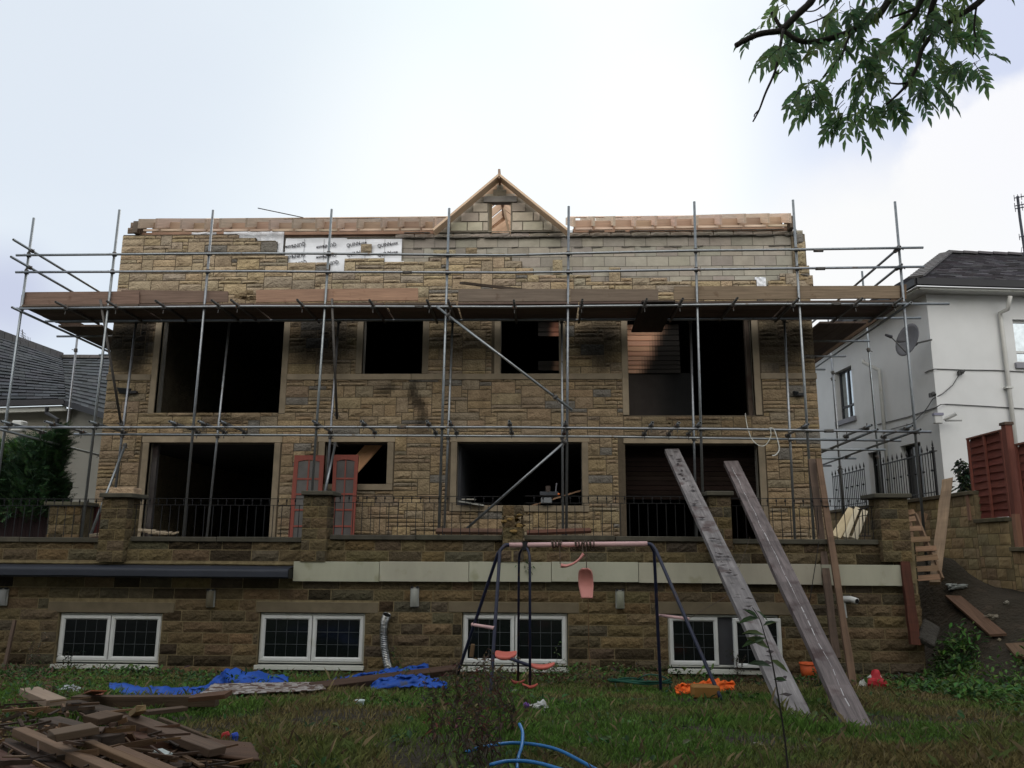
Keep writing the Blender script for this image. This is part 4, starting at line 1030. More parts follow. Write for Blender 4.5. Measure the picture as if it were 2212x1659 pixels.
reddoor((721, 983), (775, 983), (713, 1165), (764, 1165), 'red glazed door leaning on the wall under the kitchen opening, right of the pier', (.85, .8, .8))
# =================================================================== GROUND
mb = MB()
xs = [-60, -40, -26, -18, -14] + [-12 + .25 * i for i in range(97)] + [14, 18, 26, 40, 60]
ys = [-60, -30, -15, -8] + [-4 + .25 * i for i in range(90)] + [20, 24, 30, 40, 60, 120]
V_ = []
for y in ys:
    for x in xs:
        z = gz(x, y)
        if YT + .2 < y and XTL < x < XTR - .1: z = min(z, -2.3)
        if x > 8.4 and y < 40: z = lerp(z, max(z, .3), ss(8.3, 8.7, x) * ss(6, 13, y))
        V_.append((x, y, z))
nx = len(xs); fs = [(j * nx + i, j * nx + i + 1, (j + 1) * nx + i + 1, (j + 1) * nx + i) for j in range(len(ys) - 1) for i in range(nx - 1)]
mb.add(V_, fs); o = mb.build('garden_ground', M['soil'], None, smooth=True); o['kind'] = 'structure'
# =================================================================== RIGHT: retaining wall, railings, fence, white house
XW = 8.2
def wz(u, v): return atX(u, v, XW)
RST = [(.43, .32, .165), (.38, .29, .155), (.47, .35, .18), (.35, .27, .15), (.41, .31, .175)]
rw = root('retaining_wall', 'yellowish coursed stone boundary wall stepping down towards the garden on the right', 'wall', (XW, 15, -1))
rwm = MB()
segs = [(15.95, 24, 1.10, 0), (14.85, 15.95, .56, 0.02), (11.6, 14.85, .04, .04)]
def rcol(): return hsv(random.choice(RST), .14, .05)
for y0, y1, zt, o_ in segs: coursed(rwm, y0, y1, -1.9, zt, .205, y=XW - o_ * 0, col=rcol, face='x-', proud=(.008, .018), wr=(.28, .55))
coursed(rwm, 7, 11.6, -1.9, -.25, .205, y=XW, col=rcol, face='x-', proud=(.008, .018), wr=(.28, .55))
rwm.build('masonry', M['retain'], rw)
mb = MB()
for y0, y1, zt, o_ in segs + [(7, 11.6, -.25, 0)]: mb.box(XW + .004, XW + .35, y0, y1, -2, zt)
mb.build('mortar_bed', M['mortar_pale'], rw)
for y0, y1, zt, o_ in segs:
    mb = MB(); n = int((y1 - y0) / .9) + 1
    for k in range(n): mb.box(XW - .06, XW + .40, lerp(y0, y1, k / n) + .004, lerp(y0, y1, (k + 1) / n) - .004, zt, zt + .075, hsv((2.0, 1.8, 1.5), .12), axis=1)
    mb.build('coping', M['coping'], rw, bevel=.008)
# lap fence panels standing on the wall
def fence_panel(y0, y1, z0, z1, label):
    r0 = root('lap_fence', label, 'fence', (XW + .1, (y0 + y1) / 2, z0), 'red brown lap fence panels on the boundary wall')
    c_ = (.20, .058, .042); mb = MB(); n = int((z1 - z0 - .1) / .13)
    for k in range(n):
        za = z0 + .03 + k * (z1 - z0 - .06) / n; zb_ = za + (z1 - z0 - .06) / n + .025
        cc = hsv(c_, .14, .05)
        for s_ in range(10):
            ya, yb = lerp(y0, y1, s_ / 10), lerp(y0, y1, (s_ + 1) / 10)
            wa, wb = .02 * nse(ya * 3, k * .7), .02 * nse(yb * 3, k * .7)
            P = [(XW + .09, ya, za + wa), (XW + .105, ya, za + wa), (XW + .135, ya, zb_), (XW + .128, ya, zb_), (XW + .09, yb, za + wb), (XW + .105, yb, za + wb), (XW + .135, yb, zb_), (XW + .128, yb, zb_)]
            mb.hexa(P, cc)
    mb.build('lap_boards', M['plainwood'], r0)
    for yy in (y0 + .03, (y0 + y1) / 2, y1 - .03):
        mb = MB(); mb.box(XW + .055, XW + .09, yy - .025, yy + .025, z0, z1, hsv((.26, .085, .06), .1)); mb.build('batten', M['plainwood'], r0)
    mb = MB(); mb.box(XW + .05, XW + .15, y0, y1, z1, z1 + .03, (.24, .10, .07), axis=1); mb.build('capping', M['plainwood'], r0)
    return r0
M['plainwood'] = mat('stained wood', (1, 1, 1), .8, uv=True, stretch=(1.2, 12, 1), scale=1.6, amt=.35, bump=.3)
f1a, f1b = wz(2086, 1000), wz(2163, 1000)
fence_panel(f1b.y, f1a.y, f1a.z * 0 + .62, wz(2086, 949).z, 'tall red brown lap fence panel beside the leaning board')
f2b = wz(2250, 1000); fence_panel(f2b.y - 1.0, wz(2188, 1000).y, .13, wz(2188, 962).z, 'red brown lap fence panel cut off by the right edge of the photo')
mb = MB(); pp = wz(2176, 1000); mb.box(XW + .0, XW + .12, pp.y - .07, pp.y + .07, .12, wz(2176, 916).z, (.20, .07, .05), axis=2); mb.box(XW - .02, XW + .14, pp.y - .09, pp.y + .09, wz(2176, 916).z, wz(2176, 916).z + .05, (.12, .08, .06))
tag(mb.build('fence_post', M['plainwood']), 'red brown capped fence post standing between the two lap panels', 'post')
mb = MB(); pp = wz(2096, 1090); mb.box(XW - .03, XW + .04, pp.y - .0, pp.y + .09, .62, wz(2096, 1062).z, (.38, .22, .15), axis=2); tag(mb.build('post_stub', M['plainwood']), 'short paler post stub at the foot of the tall fence panel', 'post')
mb = MB(); pp = wz(2199, 1150); mb.box(XW - .05, XW + .04, pp.y - .05, pp.y + .05, .10, wz(2199, 1110).z, (.38, .20, .13), axis=2); tag(mb.build('post_stub', M['plainwood']), 'short paler post stub at the foot of the cut-off fence panel', 'post')
# spiked iron railings on the wall
def spikes(u0, u1, vt, label, big=True):
    a, b = wz(u0, vt[0]), wz(u1, vt[1]); zt = (a.z + b.z) / 2; x = XW + .16; z0 = 1.19
    r0 = root('spiked_railing', label, 'railing', (x, (a.y + b.y) / 2, z0))
    mb = MB(); mb.box(x - .012, x + .012, b.y, a.y, zt - .02, zt + .01); mb.build('top_rail', M['iron'], r0)
    mb = MB(); mb.box(x - .012, x + .012, b.y, a.y, z0 + .08, z0 + .1); mb.build('bottom_rail', M['iron'], r0)
    n = int((a.y - b.y) / .125)
    for k in range(n + 1):
        y = lerp(b.y, a.y, k / n); post = big and k in (0, n)
        mb = MB(); r_ = .033 if post else .010
        mb.tube([(x, y, z0), (x, y, zt + (.02 if post else .0))], r_, 6)
        if post: mb.box(x - .06, x + .06, y - .06, y + .06, zt, zt + .02); mb.tube([(x, y, zt + .02), (x, y, zt + .09), (x, y, zt + .11), (x, y, zt + .14), (x, y, zt + .25)], [.022, .032, .014, .024, .003], 6)
        elif k % 2 == 0: mb.tube([(x, y, zt), (x, y, zt + .03), (x, y, zt + .07), (x, y, zt + .18)], [.010, .010, .024, .002], 6)
        if not post and k % 3 == 1: mb.tube([(x, y, zt - .42), (x, y, zt - .39), (x, y, zt - .36)], [.01, .035, .01], 6)
        mb.build('post' if post else 'spike', M['iron'], r0)
spikes(1886, 1999, (1007, 973), 'black spiked iron railing with tall end posts on the boundary wall before the white house')
spikes(1786, 1853, (1030, 1013), 'further black spiked iron railing on the boundary wall, seen behind the side scaffold', False)
# white house
WHs = root('white_house', 'white rendered neighbouring house with dark hipped slate roof', 'house', (12, 20, .3))
Cn = Vector((9.45, 19.6, 0)); dl = Vector((-.10, .995, 0)).normalized(); dr = Vector((.995, .10, 0)).normalized()
nl = Vector((-dl.y, dl.x, 0)); nr = Vector((dr.y, -dr.x, 0))
def onL(u, v, off=0): return atplane(u, v, Cn + nl * off, nl)
def onR(u, v, off=0): return atplane(u, v, Cn + nr * off, nr)
ez = onR(2030, 657).z + .28
def wallq(p0, d, n, L, z0, z1, th, mb, holes=(), col=(1, 1, 1)):
    ss_ = sorted(set([0, L] + [h[0] for h in holes] + [h[1] for h in holes])); zs_ = sorted(set([z0, z1] + [h[2] for h in holes] + [h[3] for h in holes]))
    for a, b in zip(ss_, ss_[1:]):
        for c_, e_ in zip(zs_, zs_[1:]):
            m1, m2 = (a + b) / 2, (c_ + e_) / 2
            if any(h[0] < m1 < h[1] and h[2] < m2 < h[3] for h in holes): continue
            P = [p0 + d * a + Vector((0, 0, c_)), p0 + d * b + Vector((0, 0, c_)), p0 + d * b + Vector((0, 0, e_)), p0 + d * a + Vector((0, 0, e_))]
            P += [p - n * th for p in P]; mb.add(P, [(0, 1, 2, 3), (7, 6, 5, 4), (0, 3, 7, 4), (1, 5, 6, 2), (0, 4, 5, 1), (3, 2, 6, 7)], col)
def Ls(u, v): return (onL(u, v) - Cn).dot(dl)
def Rs(u, v): return (onR(u, v) - Cn).dot(dr)
hL = [(Ls(1843, 850), Ls(1806, 850), onL(1825, 906).z, onL(1825, 795).z), (Ls(1992, 1000), Ls(1948, 1000), .3, onL(1970, 958).z), (Ls(1906, 1020), Ls(1878, 1020), .3, onL(1890, 975).z)]
hL = [(min(a, b), max(a, b), c_, d) for a, b, c_, d in hL]
hR = [(Rs(2194, 750), Rs(2194, 750) + 1.3, onR(2194, 784).z, onR(2194, 690).z)]
mb = MB(); wallq(Cn + dl * .301, dl, nl, 13.7, -.5, ez, .3, mb, [(h[0] - .301, h[1] - .301, h[2], h[3]) for h in hL]); mb.build('side_wall', M['render'], WHs)
mb = MB(); wallq(Cn, dr, nr, 9, -.5, ez, .3, mb, hR); mb.build('front_wall', M['render'], WHs)
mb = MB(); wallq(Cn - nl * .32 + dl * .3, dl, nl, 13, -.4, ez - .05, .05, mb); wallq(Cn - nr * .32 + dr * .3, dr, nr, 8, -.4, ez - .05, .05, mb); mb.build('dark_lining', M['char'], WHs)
def framew(h, p0, d, n, name, back=.14, cols=2, lab=None, dark=False, m_=None):
    a, b, z0, z1 = h; mb = MB(); fm = m_ or M['pvc']
    def P8(s0, s1, za, zb_, o0, o1, mb_, col=(1, 1, 1)):
        q = [p0 + d * s + Vector((0, 0, z)) - n * o for s, z, o in ((s0, za, o0), (s1, za, o0), (s1, zb_, o0), (s0, zb_, o0), (s0, za, o1), (s1, za, o1), (s1, zb_, o1), (s0, zb_, o1))]
        mb_.add(q, [(0, 1, 2, 3), (7, 6, 5, 4), (0, 3, 7, 4), (1, 5, 6, 2), (0, 4, 5, 1), (3, 2, 6, 7)], col)
    t = .06
    for s0, s1, za, zb_ in ((a, a + t, z0, z1), (b - t, b, z0, z1), (a + t, b - t, z0, z0 + t), (a + t, b - t, z1 - t, z1)): P8(s0, s1, za, zb_, back, back + .07, mb)
    for k in range(1, cols): s_ = lerp(a, b, k / cols); P8(s_ - .04, s_ + .04, z0 + t, z1 - t, back, back + .06, mb)
    if not dark: P8(a + t, b - t, lerp(z0, z1, .27) - .03, lerp(z0, z1, .27) + .03, back - .002, back + .05, mb)
    w_ = mb.build(name, fm, WHs)
    mb = MB(); P8(a + t - .01, b - t + .01, z0 + t - .01, z1 - t + .01, back + .03, back + .04, mb); mb.build('pane', M['glass'] if dark else M['skyglass'], w_)
    if not dark: mb = MB(); P8(a - .08, b + .08, z0 - .14, z0, -.07, .10, mb, (.25, .25, .28)); mb.build('sill', M['plain'], w_)
    return w_
M['skyglass'] = mat('reflecting glass', (.55, .60, .62), .03, metal=1.0, bump=0)
M['greyframe'] = mat('dark grey frame', (.06, .065, .075), .5, bump=0)
M['darkdoor'] = mat('dark stained door', (.02, .022, .022), .6, bump=.1)
framew(hL[0], Cn, dl, nl, 'window', m_=M['greyframe']); framew(hR[0], Cn, dr, nr, 'window', back=.1, cols=1)
framew(hL[1], Cn, dl, nl, 'door', m_=M['darkdoor'], dark=True); framew(hL[2], Cn, dl, nl, 'door', m_=M['darkdoor'], dark=True)
# soffit, gutter and hipped roof
ov = .55; EC = Cn + nl * ov + nr * ov; EC.z = ez
def roofpt(s_l, s_r, z): q = EC + dl * s_l + dr * s_r; return Vector((q.x, q.y, z))
mb = MB(); mb.add([roofpt(0, 0, ez - .02), roofpt(0, 11, ez - .02), roofpt(15, 11, ez - .02), roofpt(15, 0, ez - .02)], [(0, 1, 2, 3)], (.95, .95, .95)); mb.build('soffit', M['pvc'], WHs)
mb = MB()
for a, b in ((roofpt(0, 0, ez), roofpt(0, 11, ez)), (roofpt(0, 0, ez), roofpt(15, 0, ez))): mb.beam(a + Vector((0, 0, .10)), b + Vector((0, 0, .07)), .10, .17, side=(b - a).cross(Vector((0, 0, 1))), col=(1, 1, 1))
mb.build('gutter', M['black_plastic'], WHs)
mb = MB()
for a, b in ((roofpt(.12, .12, ez), roofpt(.12, 11, ez)), (roofpt(.12, .12, ez), roofpt(15, .12, ez))): mb.beam(a + Vector((0, 0, -.03)), b + Vector((0, 0, -.03)), .08, .06, side=(b - a).cross(Vector((0, 0, 1))), col=(1, 1, .95))
mb.build('soffit_edge', M['pvc'], WHs)
hd = 4.3; HT = roofpt(hd, hd * .84, 0); HT.z = at(2103, 549, HT.y).z
ez2 = ez + .15
def slates(mb, A, B, Cc, D, rows, cw, col=(.07, .065, .075), jit=.02, n_up=None):
    """lapped slate courses on the quad A-B (eaves) to D-C (ridge)"""
    A, B, Cc, D = map(Vector, (A, B, Cc, D)); nrm = (B - A).cross(D - A).normalized()
    if nrm.z < 0: nrm = -nrm
    for r_ in range(rows):
        t0, t1 = r_ / rows, (r_ + 1) / rows; a, b = A.lerp(D, t0), B.lerp(Cc, t0); c_, d = B.lerp(Cc, t1), A.lerp(D, t1)
        L = (b - a).length; n = max(1, int(L / cw)); off = .5 * (r_ % 2) / n
        for k in range(n + 1):
            s0, s1 = max(0, (k - .5 * (r_ % 2)) / n), min(1, (k + 1 - .5 * (r_ % 2)) / n)
            if s1 <= s0: continue
            h = .018 + random.uniform(0, jit)
            g = .004 / max(L, .01)
            P = [a.lerp(b, s0 + g) + nrm * h, a.lerp(b, s1 - g) + nrm * (h + random.uniform(-.004, .004)), d.lerp(c_, s1 - g), d.lerp(c_, s0 + g), a.lerp(b, s0 + g) - nrm * .01, a.lerp(b, s1 - g) - nrm * .01]
            cc = hsv(col, .28, .05); mb.add(P, [(0, 1, 2, 3), (4, 5, 1, 0), (4, 0, 3), (1, 5, 2)], cc)
E0, E1 = roofpt(0, 0, ez2), roofpt(0, 11, ez2); E2 = roofpt(15, 0, ez2)
RR_ = roofpt(hd, 11, HT.z)
mb = MB(); slates(mb, E0, E1, RR_, HT, 22, .30); slates(mb, E2, E0, HT, roofpt(10, hd * .84, HT.z), 22, .34)
mb.add([E0, E1, RR_, HT], [(0, 1, 2, 3)], (.04, .04, .045)); mb.add([E2, E0, HT, roofpt(10, hd * .84, HT.z)], [(0, 1, 2, 3)], (.04, .04, .045)); mb.build('roof', M['slate'], WHs)
hp = MB()
for k in range(15):
    a = E0.lerp(HT, k / 15 - .004); b = E0.lerp(HT, (k + 1) / 15 + .012); hp.beam(a + Vector((0, 0, .07)), b + Vector((0, 0, .05)), .34, .05, side=(1, -.6, 0), col=hsv((.10, .095, .095), .15))
for k in range(16): a = HT.lerp(RR_, k / 16); b = HT.lerp(RR_, (k + 1) / 16 - .003); hp.beam(a + Vector((0, 0, .06)), b + Vector((0, 0, .04)), .26, .07, side=(0, 1, 0), col=hsv((.09, .085, .09), .12))
hp.build('hip_tiles', M['slate'], WHs)
# downpipes
def wallpipe(pts, r, col, name='downpipe', parent=None, m='pvc'):
    mb = MB(); mb.tube(pts, r, 10, col); return mb.build(name, M[m], parent if parent else WHs, smooth=True)
p0 = onR(2179, 655, .35); p1 = onR(2177, 668, .30); p2 = onR(2161, 680, .08); p3 = onR(2200, 1010, .08)
p3 = Vector((p2.x + .0, p2.y, .2)); wallpipe([p0 + Vector((0, -.1, .15)), p0, p1, p2 + Vector((0, 0, .05)), p2 + Vector((0, 0, -.15)), p3], .05, (.95, .93, .9))
for z in (3.9, 2.2): mb = MB(); mb.box(p2.x - .10, p2.x + .07, p2.y - .07, p2.y + .06, z, z + .04, (.9, .9, .88)); mb.build('pipe_clip', M['pvc'], WHs)
q0 = onL(1865, 783, .30); q1 = onL(1899, 800, .09); wallpipe([q0 + Vector((0, 0, .08)), q0, q1, q1 + Vector((0, 0, -.2)), (q1.x, q1.y, .2)], .05, (.8, .8, .78))
# cables
def cable(pts, r, col, label, name='cable'):
    mb = MB(); mb.tube(pts, r, 5, col); return tag(mb.build(name, M['plain']), label, 'cable')
cable([onL(1998, 805, .02), onL(2006, 801, .02), onL(2020, 797, .02)] + [onR(2024, 797, .02), onR(2080, 799, .02), onR(2150, 800, .02), onR(2230, 804, .02)], .012, (.09, .09, .09), 'thin dark cable running across the white wall below the upper window')
cable([onL(1895, 917, .02), onL(1960, 901, .02), onL(2020, 881, .02), onL(2032, 874, .02), onR(2045, 873, .02), onR(2120, 877, .02), onR(2230, 884, .02)], .012, (.09, .09, .09), 'lower dark cable rising along the side wall and round the corner of the white house')
cable([onR(2074, 806, .05), onR(2058, 832, .05), onR(2037, 850, .05), onL(2015, 862, .06), onL(2000, 885, .05), onL(1990, 895, .05), onL(1970, 915, .03), onL(1925, 927, .03)], .012, (.12, .12, .12), 'slack dark cable hanging between the two small dark wall fittings')
for (u, v, f, lab) in ((2078, 803, onR, 'small dark fitting on the front of the white house below its roof'), (2016, 851, onL, 'small dark fitting on the side of the white house near the corner')):
    p = f(u, v, .08); mb = MB(); mb.ball(p, .07, 8, 6, (.05, .05, .05), jit=.5, sc=(1, 1, .8)); mb.box(p.x - .09, p.x - .02, p.y - .03, p.y + .05, p.z - .08, p.z + .02, (.05, .05, .05)); tag(mb.build('junction_box', M['plain'], smooth=False), lab, 'fitting')
r0 = root('security_light', 'white security light with camera arm on the corner of the white house', 'light', onR(2040, 905)); p = onL(2026, 905, .1)
mb = MB(); mb.box(p.x - .12, p.x + .07, p.y - .10, p.y + .02, p.z - .12, p.z + .11, (.9, .9, .9)); mb.build('lamp_body', M['pvc'], r0, bevel=.015); mb = MB(); mb.box(p.x - .13, p.x + .09, p.y - .12, p.y, p.z + .07, p.z + .13, (.25, .25, .33)); mb.build('sensor', M['plain'], r0)
mb = MB(); mb.tube([p + Vector((.10, -.05, -.02)), p + Vector((.2, -.1, .02)), p + Vector((.34, -.2, .10))], [.025, .045, .045], 8, (1, 1, 1)); mb.build('camera', M['pvc'], r0); mb = MB(); mb.tube([p + Vector((.14, -.05, -.05)), p + Vector((.50, -.1, -.05))], .02, 6, (.6, .6, .6)); mb.build('arm', M['pvc'], r0)
# satellite dish
r0 = root('satellite_dish', 'grey satellite dish on a bracket on the side wall of the white house', 'satellite dish', onL(2032 - 30, 745)); p = onL(1966, 737, .55)
ax_ = Vector((-.86, -.35, .28)).normalized(); s1 = ax_.cross(Vector((0, 0, 1))).normalized(); s2 = s1.cross(ax_)
mb = MB()
def dish(a, b):
    t = 2 * math.pi * a; r_ = b * .39; return p + s1 * math.cos(t) * r_ * .9 + s2 * math.sin(t) * r_ * 1.1 + ax_ * (.10 * b * b)
mb.grid(dish, 24, 6, (.11, .11, .12)); mb.build('dish', M['plain'], r0, smooth=True, solid=.012)
mb = MB(); f_ = onL(1934, 744, .95); f_ = p + ax_ * .62 + Vector((0, 0, -.12)); mb.tube([p - s2 * .34 + ax_ * .04, f_], .016, 6, (.12, .12, .12)); mb.build('arm', M['plain'], r0)
mb = MB(); mb.tube([f_ - ax_ * .02, f_ + ax_ * .16 + Vector((0, 0, -.02))], [.045, .03], 8, (.04, .04, .045)); mb.build('receiver', M['plain'], r0)
mb = MB(); w_ = onL(2002, 735, 0); w_ = Vector((p.x, p.y, p.z)) - nl * .55; mb.tube([p - ax_ * .02, p - ax_ * .16, w_ + Vector((0, 0, .05))], .022, 6, (.05, .05, .05)); mb.ball(p - ax_ * .14, .08, 6, 5, (.04, .04, .045), jit=.5); mb.build('bracket', M['plain'], r0)
# aerial mast on the roof
r0 = root('aerial_mast', 'dark aerial mast with small rods at the right edge above the slate roof', 'aerial', at(2216, 550, 22)); Y = 21.5
mb = MB(); mb.tube([at(2198, 424, Y), at(2203, 470, Y), at(2216, 560, Y)], .035, 8, (.05, .055, .07)); mb.build('mast', M['plain'], r0)
for k, (u, v) in enumerate([(2199, 427), (2200, 444), (2201, 450), (2210, 511)]):
    mb = MB(); a = at(u - 8, v + 1, Y); b = at(u + 18, v - 4, Y - .4); mb.tube([a, b], .016, 5, (.06, .06, .08))
    for t in (0, .3, .6, .9): q = a.lerp(b, t); mb.tube([q + Vector((0, 0, .09)), q - Vector((0, 0, .09))], .010, 4, (.06, .06, .08))
    mb.build('aerial_rod', M['plain'], r0)
mb = MB(); mb.tube([at(2210, 533, Y), at(2207, 535, Y), at(2206, 545, Y), at(2209, 552, Y), at(2213, 549, Y)], .008, 5, (.1, .1, .12)); mb.build('loop_wire', M['plain'], r0)
# =================================================================== LEFT: slate roofed house
LH = root('slate_roofed_house', 'low neighbouring house on the left with two dark slate roof slopes and cream walls', 'house', (-13, 21, 0))
A0, A1, A2, A3 = at(-70, 874, 19.5), at(143, 868, 20.5), at(135, 774, 25.5), at(-70, 702, 21.0)
mb = MB(); slates(mb, A0, A1, A2, A3, 20, .34, (.045, .05, .058), .03)
B1_, B2_ = at(262, 905, 19.0), at(262, 775, 25.5); slates(mb, A1, B1_, B2_, A2, 15, .36, (.05, .055, .06), .03); mb.add([A0, A1, A2, A3], [(0, 1, 2, 3)], (.03, .03, .033)); mb.add([A1, B1_, B2_, A2], [(0, 1, 2, 3)], (.03, .03, .033)); mb.build('roof', M['slate'], LH)
mb = MB(); 
for k in range(12): mb.beam(A3.lerp(A2, k / 12) + Vector((0, 0, .05)), A3.lerp(A2, (k + 1) / 12 - .006) + Vector((0, 0, .05)), .25, .09, side=(0, 1, 0), col=hsv((.10, .095, .095), .15))
for k in range(6): mb.beam(A2.lerp(B2_, k / 6) + Vector((0, 0, .05)), A2.lerp(B2_, (k + 1) / 6 - .006) + Vector((0, 0, .05)), .25, .10, side=(0, 1, 0), col=hsv((.13, .12, .12), .15))
mb.build('ridge_tiles', M['slate'], LH)
mb = MB(); mb.beam(A0 + Vector((0, -.1, -.02)), A1 + Vector((0, -.1, -.02)), .12, .14, side=(0, 1, 0), col=(1.4, 1.4, 1.5)); mb.beam(A1 + Vector((0, -.05, -.05)), B1_ + Vector((0, -.05, -.05)), .12, .14, side=(0, 1, 0), col=(1, 1, 1)); mb.build('gutter', M['black_plastic'], LH)
mb = MB(); mb.beam(A0 + Vector((0, .05, -.17)), A1 + Vector((0, .05, -.17)), .12, .13, side=(0, 1, 0), col=(.95, .95, .9)); mb.build('fascia', M['pvc'], LH)
mb = MB()
wa, wb, wc = A0 + Vector((0, .45, -.2)), A1 + Vector((-.1, .45, -.2)), B1_ + Vector((.3, .55, -.25))
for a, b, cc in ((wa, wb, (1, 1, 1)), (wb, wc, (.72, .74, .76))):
    mb.add([(a.x, a.y, -1), (b.x, b.y, -1), (b.x, b.y, b.z + .1), (a.x, a.y, a.z + .1), (a.x, a.y + .3, -1), (b.x, b.y + .3, -1), (b.x, b.y + .3, b.z + .1), (a.x, a.y + .3, a.z + .1)], [(0, 1, 2, 3), (7, 6, 5, 4), (0, 3, 7, 4), (1, 5, 6, 2)], cc)
mb.build('wall', M['cream'], LH)
mb = MB(); q = at(102, 880, 19.7); mb.tube([q, q + Vector((0, 0, -.15)), at(124, 905, 19.6), at(126, 915, 19.6) + Vector((0, 0, -3))], .05, 8, (1, 1, 1)); mb.build('downpipe', M['black_plastic'], LH)
mb = MB(); a, b = at(-20, 962, 19.3), at(32, 1010, 19.3); mb.box(a.x, b.x, 19.25, 19.35, b.z, a.z, (.8, .8, .8)); mb.build('window', M['pvc'], LH)
mb = MB(); mb.box(a.x + .1, b.x - .12, 19.22, 19.26, b.z, a.z - .12); mb.build('pane', M['glass'], LH)
mb = MB(); a, b = at(30, 909, 19.3), at(51, 933, 19.3); mb.box(a.x, b.x, 19.2, 19.45, b.z, a.z, (.9, .9, .88)); tag(mb.build('alarm_box', M['pvc'], bevel=.03), 'white alarm box on the cream wall of the left house', 'alarm box')
r0 = root('roof_aerial', 'spidery television aerial on the ridge of the left house', 'aerial', at(50, 740, 23)); Y = 22.5
mb = MB(); mb.tube([at(52, 745, Y), at(48, 712, Y)], .015, 5, (.12, .12, .13)); mb.tube([at(44, 735, Y), at(67, 738, Y)], .012, 5, (.12, .12, .13)); mb.build('mast', M['plain'], r0)
mb = MB()
for k in range(7): u = 46 + 3.2 * k; mb.tube([at(u, 722 + 1.2 * k, Y), at(u, 740, Y)], .006, 4, (.12, .12, .13))
for k in range(4): mb.tube([at(44, 714 + 5 * k, Y), at(56, 722 + 5 * k, Y)], .006, 4, (.12, .12, .13))
mb.build('aerial_rod', M['plain'], r0)
# left pier with dark red boards behind the railing
mb = MB(); x0, x1 = at(106, 1090, 15.5).x, at(178, 1090, 15.5).x; z1 = at(140, 1092, 15.5).z
coursed(mb, x0, x1, -.1, z1, .165, y=15.5, wr=(.25, .4)); mb.box(x0 + .01, x1 - .01, 15.51, 15.95, -.1, z1 - .01, (.12, .1, .06))
lp = tag(mb.build('garden_pier', M['stone']), 'short dark stone pier behind the railing at the far left', 'pier')
mb = MB(); mb.box(x0 - .06, x1 + .06, 15.42, 16.0, z1, z1 + .07, (1.2, 1.2, 1.1)); mb.build('cap', M['coping'], lp, bevel=.01)
mb = MB(); a, b = at(180, 1095, 16.0), at(236, 1095, 16.0)
for k in range(8): mb.box(lerp(a.x, b.x, k / 8), lerp(a.x, b.x, (k + 1) / 8) - .006, 16.0, 16.03, ZF, a.z, hsv((.08, .022, .02), .15), axis=2)
tag(mb.build('board_fence', M['plainwood']), 'dark red board fence between the far left pier and the house corner', 'fence')
mb = MB(); a, b = at(-60, 1095, 16.4), at(108, 1095, 16.4)
for k in range(18): mb.box(lerp(a.x, b.x, k / 18), lerp(a.x, b.x, (k + 1) / 18) - .006, 16.4, 16.43, ZF, a.z, hsv((.03, .014, .015), .15), axis=2)
tag(mb.build('board_fence', M['plainwood']), 'very dark board fence under the conifer at the left edge', 'fence')
# =================================================================== SWING SET
def pathm(pts, Y):
    return [at(u, v, y) for (u, v), y in zip(pts, Y)]
def smooth_path(P, n=6):
    P = [Vector(p) for p in P]; out_ = []
    for i in range(len(P) - 1):
        p0, p1, p2, p3 = P[max(0, i - 1)], P[i], P[i + 1], P[min(len(P) - 1, i + 2)]
        for k in range(n):
            t = k / n; out_.append(.5 * ((2 * p1) + (-p0 + p2) * t + (2 * p0 - 5 * p1 + 4 * p2 - p3) * t * t + (-p0 + 3 * p1 - 3 * p2 + p3) * t ** 3))
    out_.append(P[-1]); return out_
Yn, Yb, Ym = 9.7, 11.2, 10.35
def gfoot(u, v):
    return G(u, v)
sw = root('swing_set', 'navy and pink garden swing frame with red plastic seats and tangled ropes', 'swing set', (.5, Ym, -1.8))
def Tm(name, pts, r, m, parent=sw, n=10, col=(1, 1, 1)):
    mb = MB(); mb.tube(pts, r, n, col); return mb.build(name, M[m], parent, smooth=True)
Tm('top_bar', [at(1100, 1177.5, Ym), at(1398, 1174.5, Ym)], .030, 'pink')
FLn, FLb, FRb, FRn = at(1060, 1491, Yn), at(992, 1446, Yb), at(1427, 1482, Yb - .3), at(1553, 1500, Yn - .3)
for f in (FLn, FLb, FRb, FRn):
    pass
def leg(tip, bend, foot):
    P = smooth_path([tip, tip.lerp(bend, .5) + Vector((0, 0, .03)), bend], 5) + [bend.lerp(foot, t) for t in (.02, .5, 1.0)]
    foot2 = foot + (foot - bend).normalized() * .08
    return P + [foot2]
Tm('leg', leg(at(1101, 1177, Ym), at(1080, 1190, Ym - .08), FLn), .021, 'navy'); Tm('leg', leg(at(1101, 1177, Ym), at(1076, 1195, Ym + .08), FLb), .021, 'navy')
Tm('leg', leg(at(1398, 1175, Ym), at(1417, 1189, Ym - .08), FRn), .021, 'navy'); Tm('leg', leg(at(1398, 1175, Ym), at(1413, 1192, Ym + .08), FRb), .021, 'navy')
def on(a, b, t): return a.lerp(b, t)
Tm('cross_bar', [at(1020, 1349, 10.95), at(1022, 1349.5, 10.94), at(1064, 1356, 9.95), at(1067, 1357, 9.93)], [.026, .020, .020, .026], 'pink')
Tm('cross_bar', [at(1424, 1329, 10.75), at(1487, 1337, 9.85)], .018, 'pink')
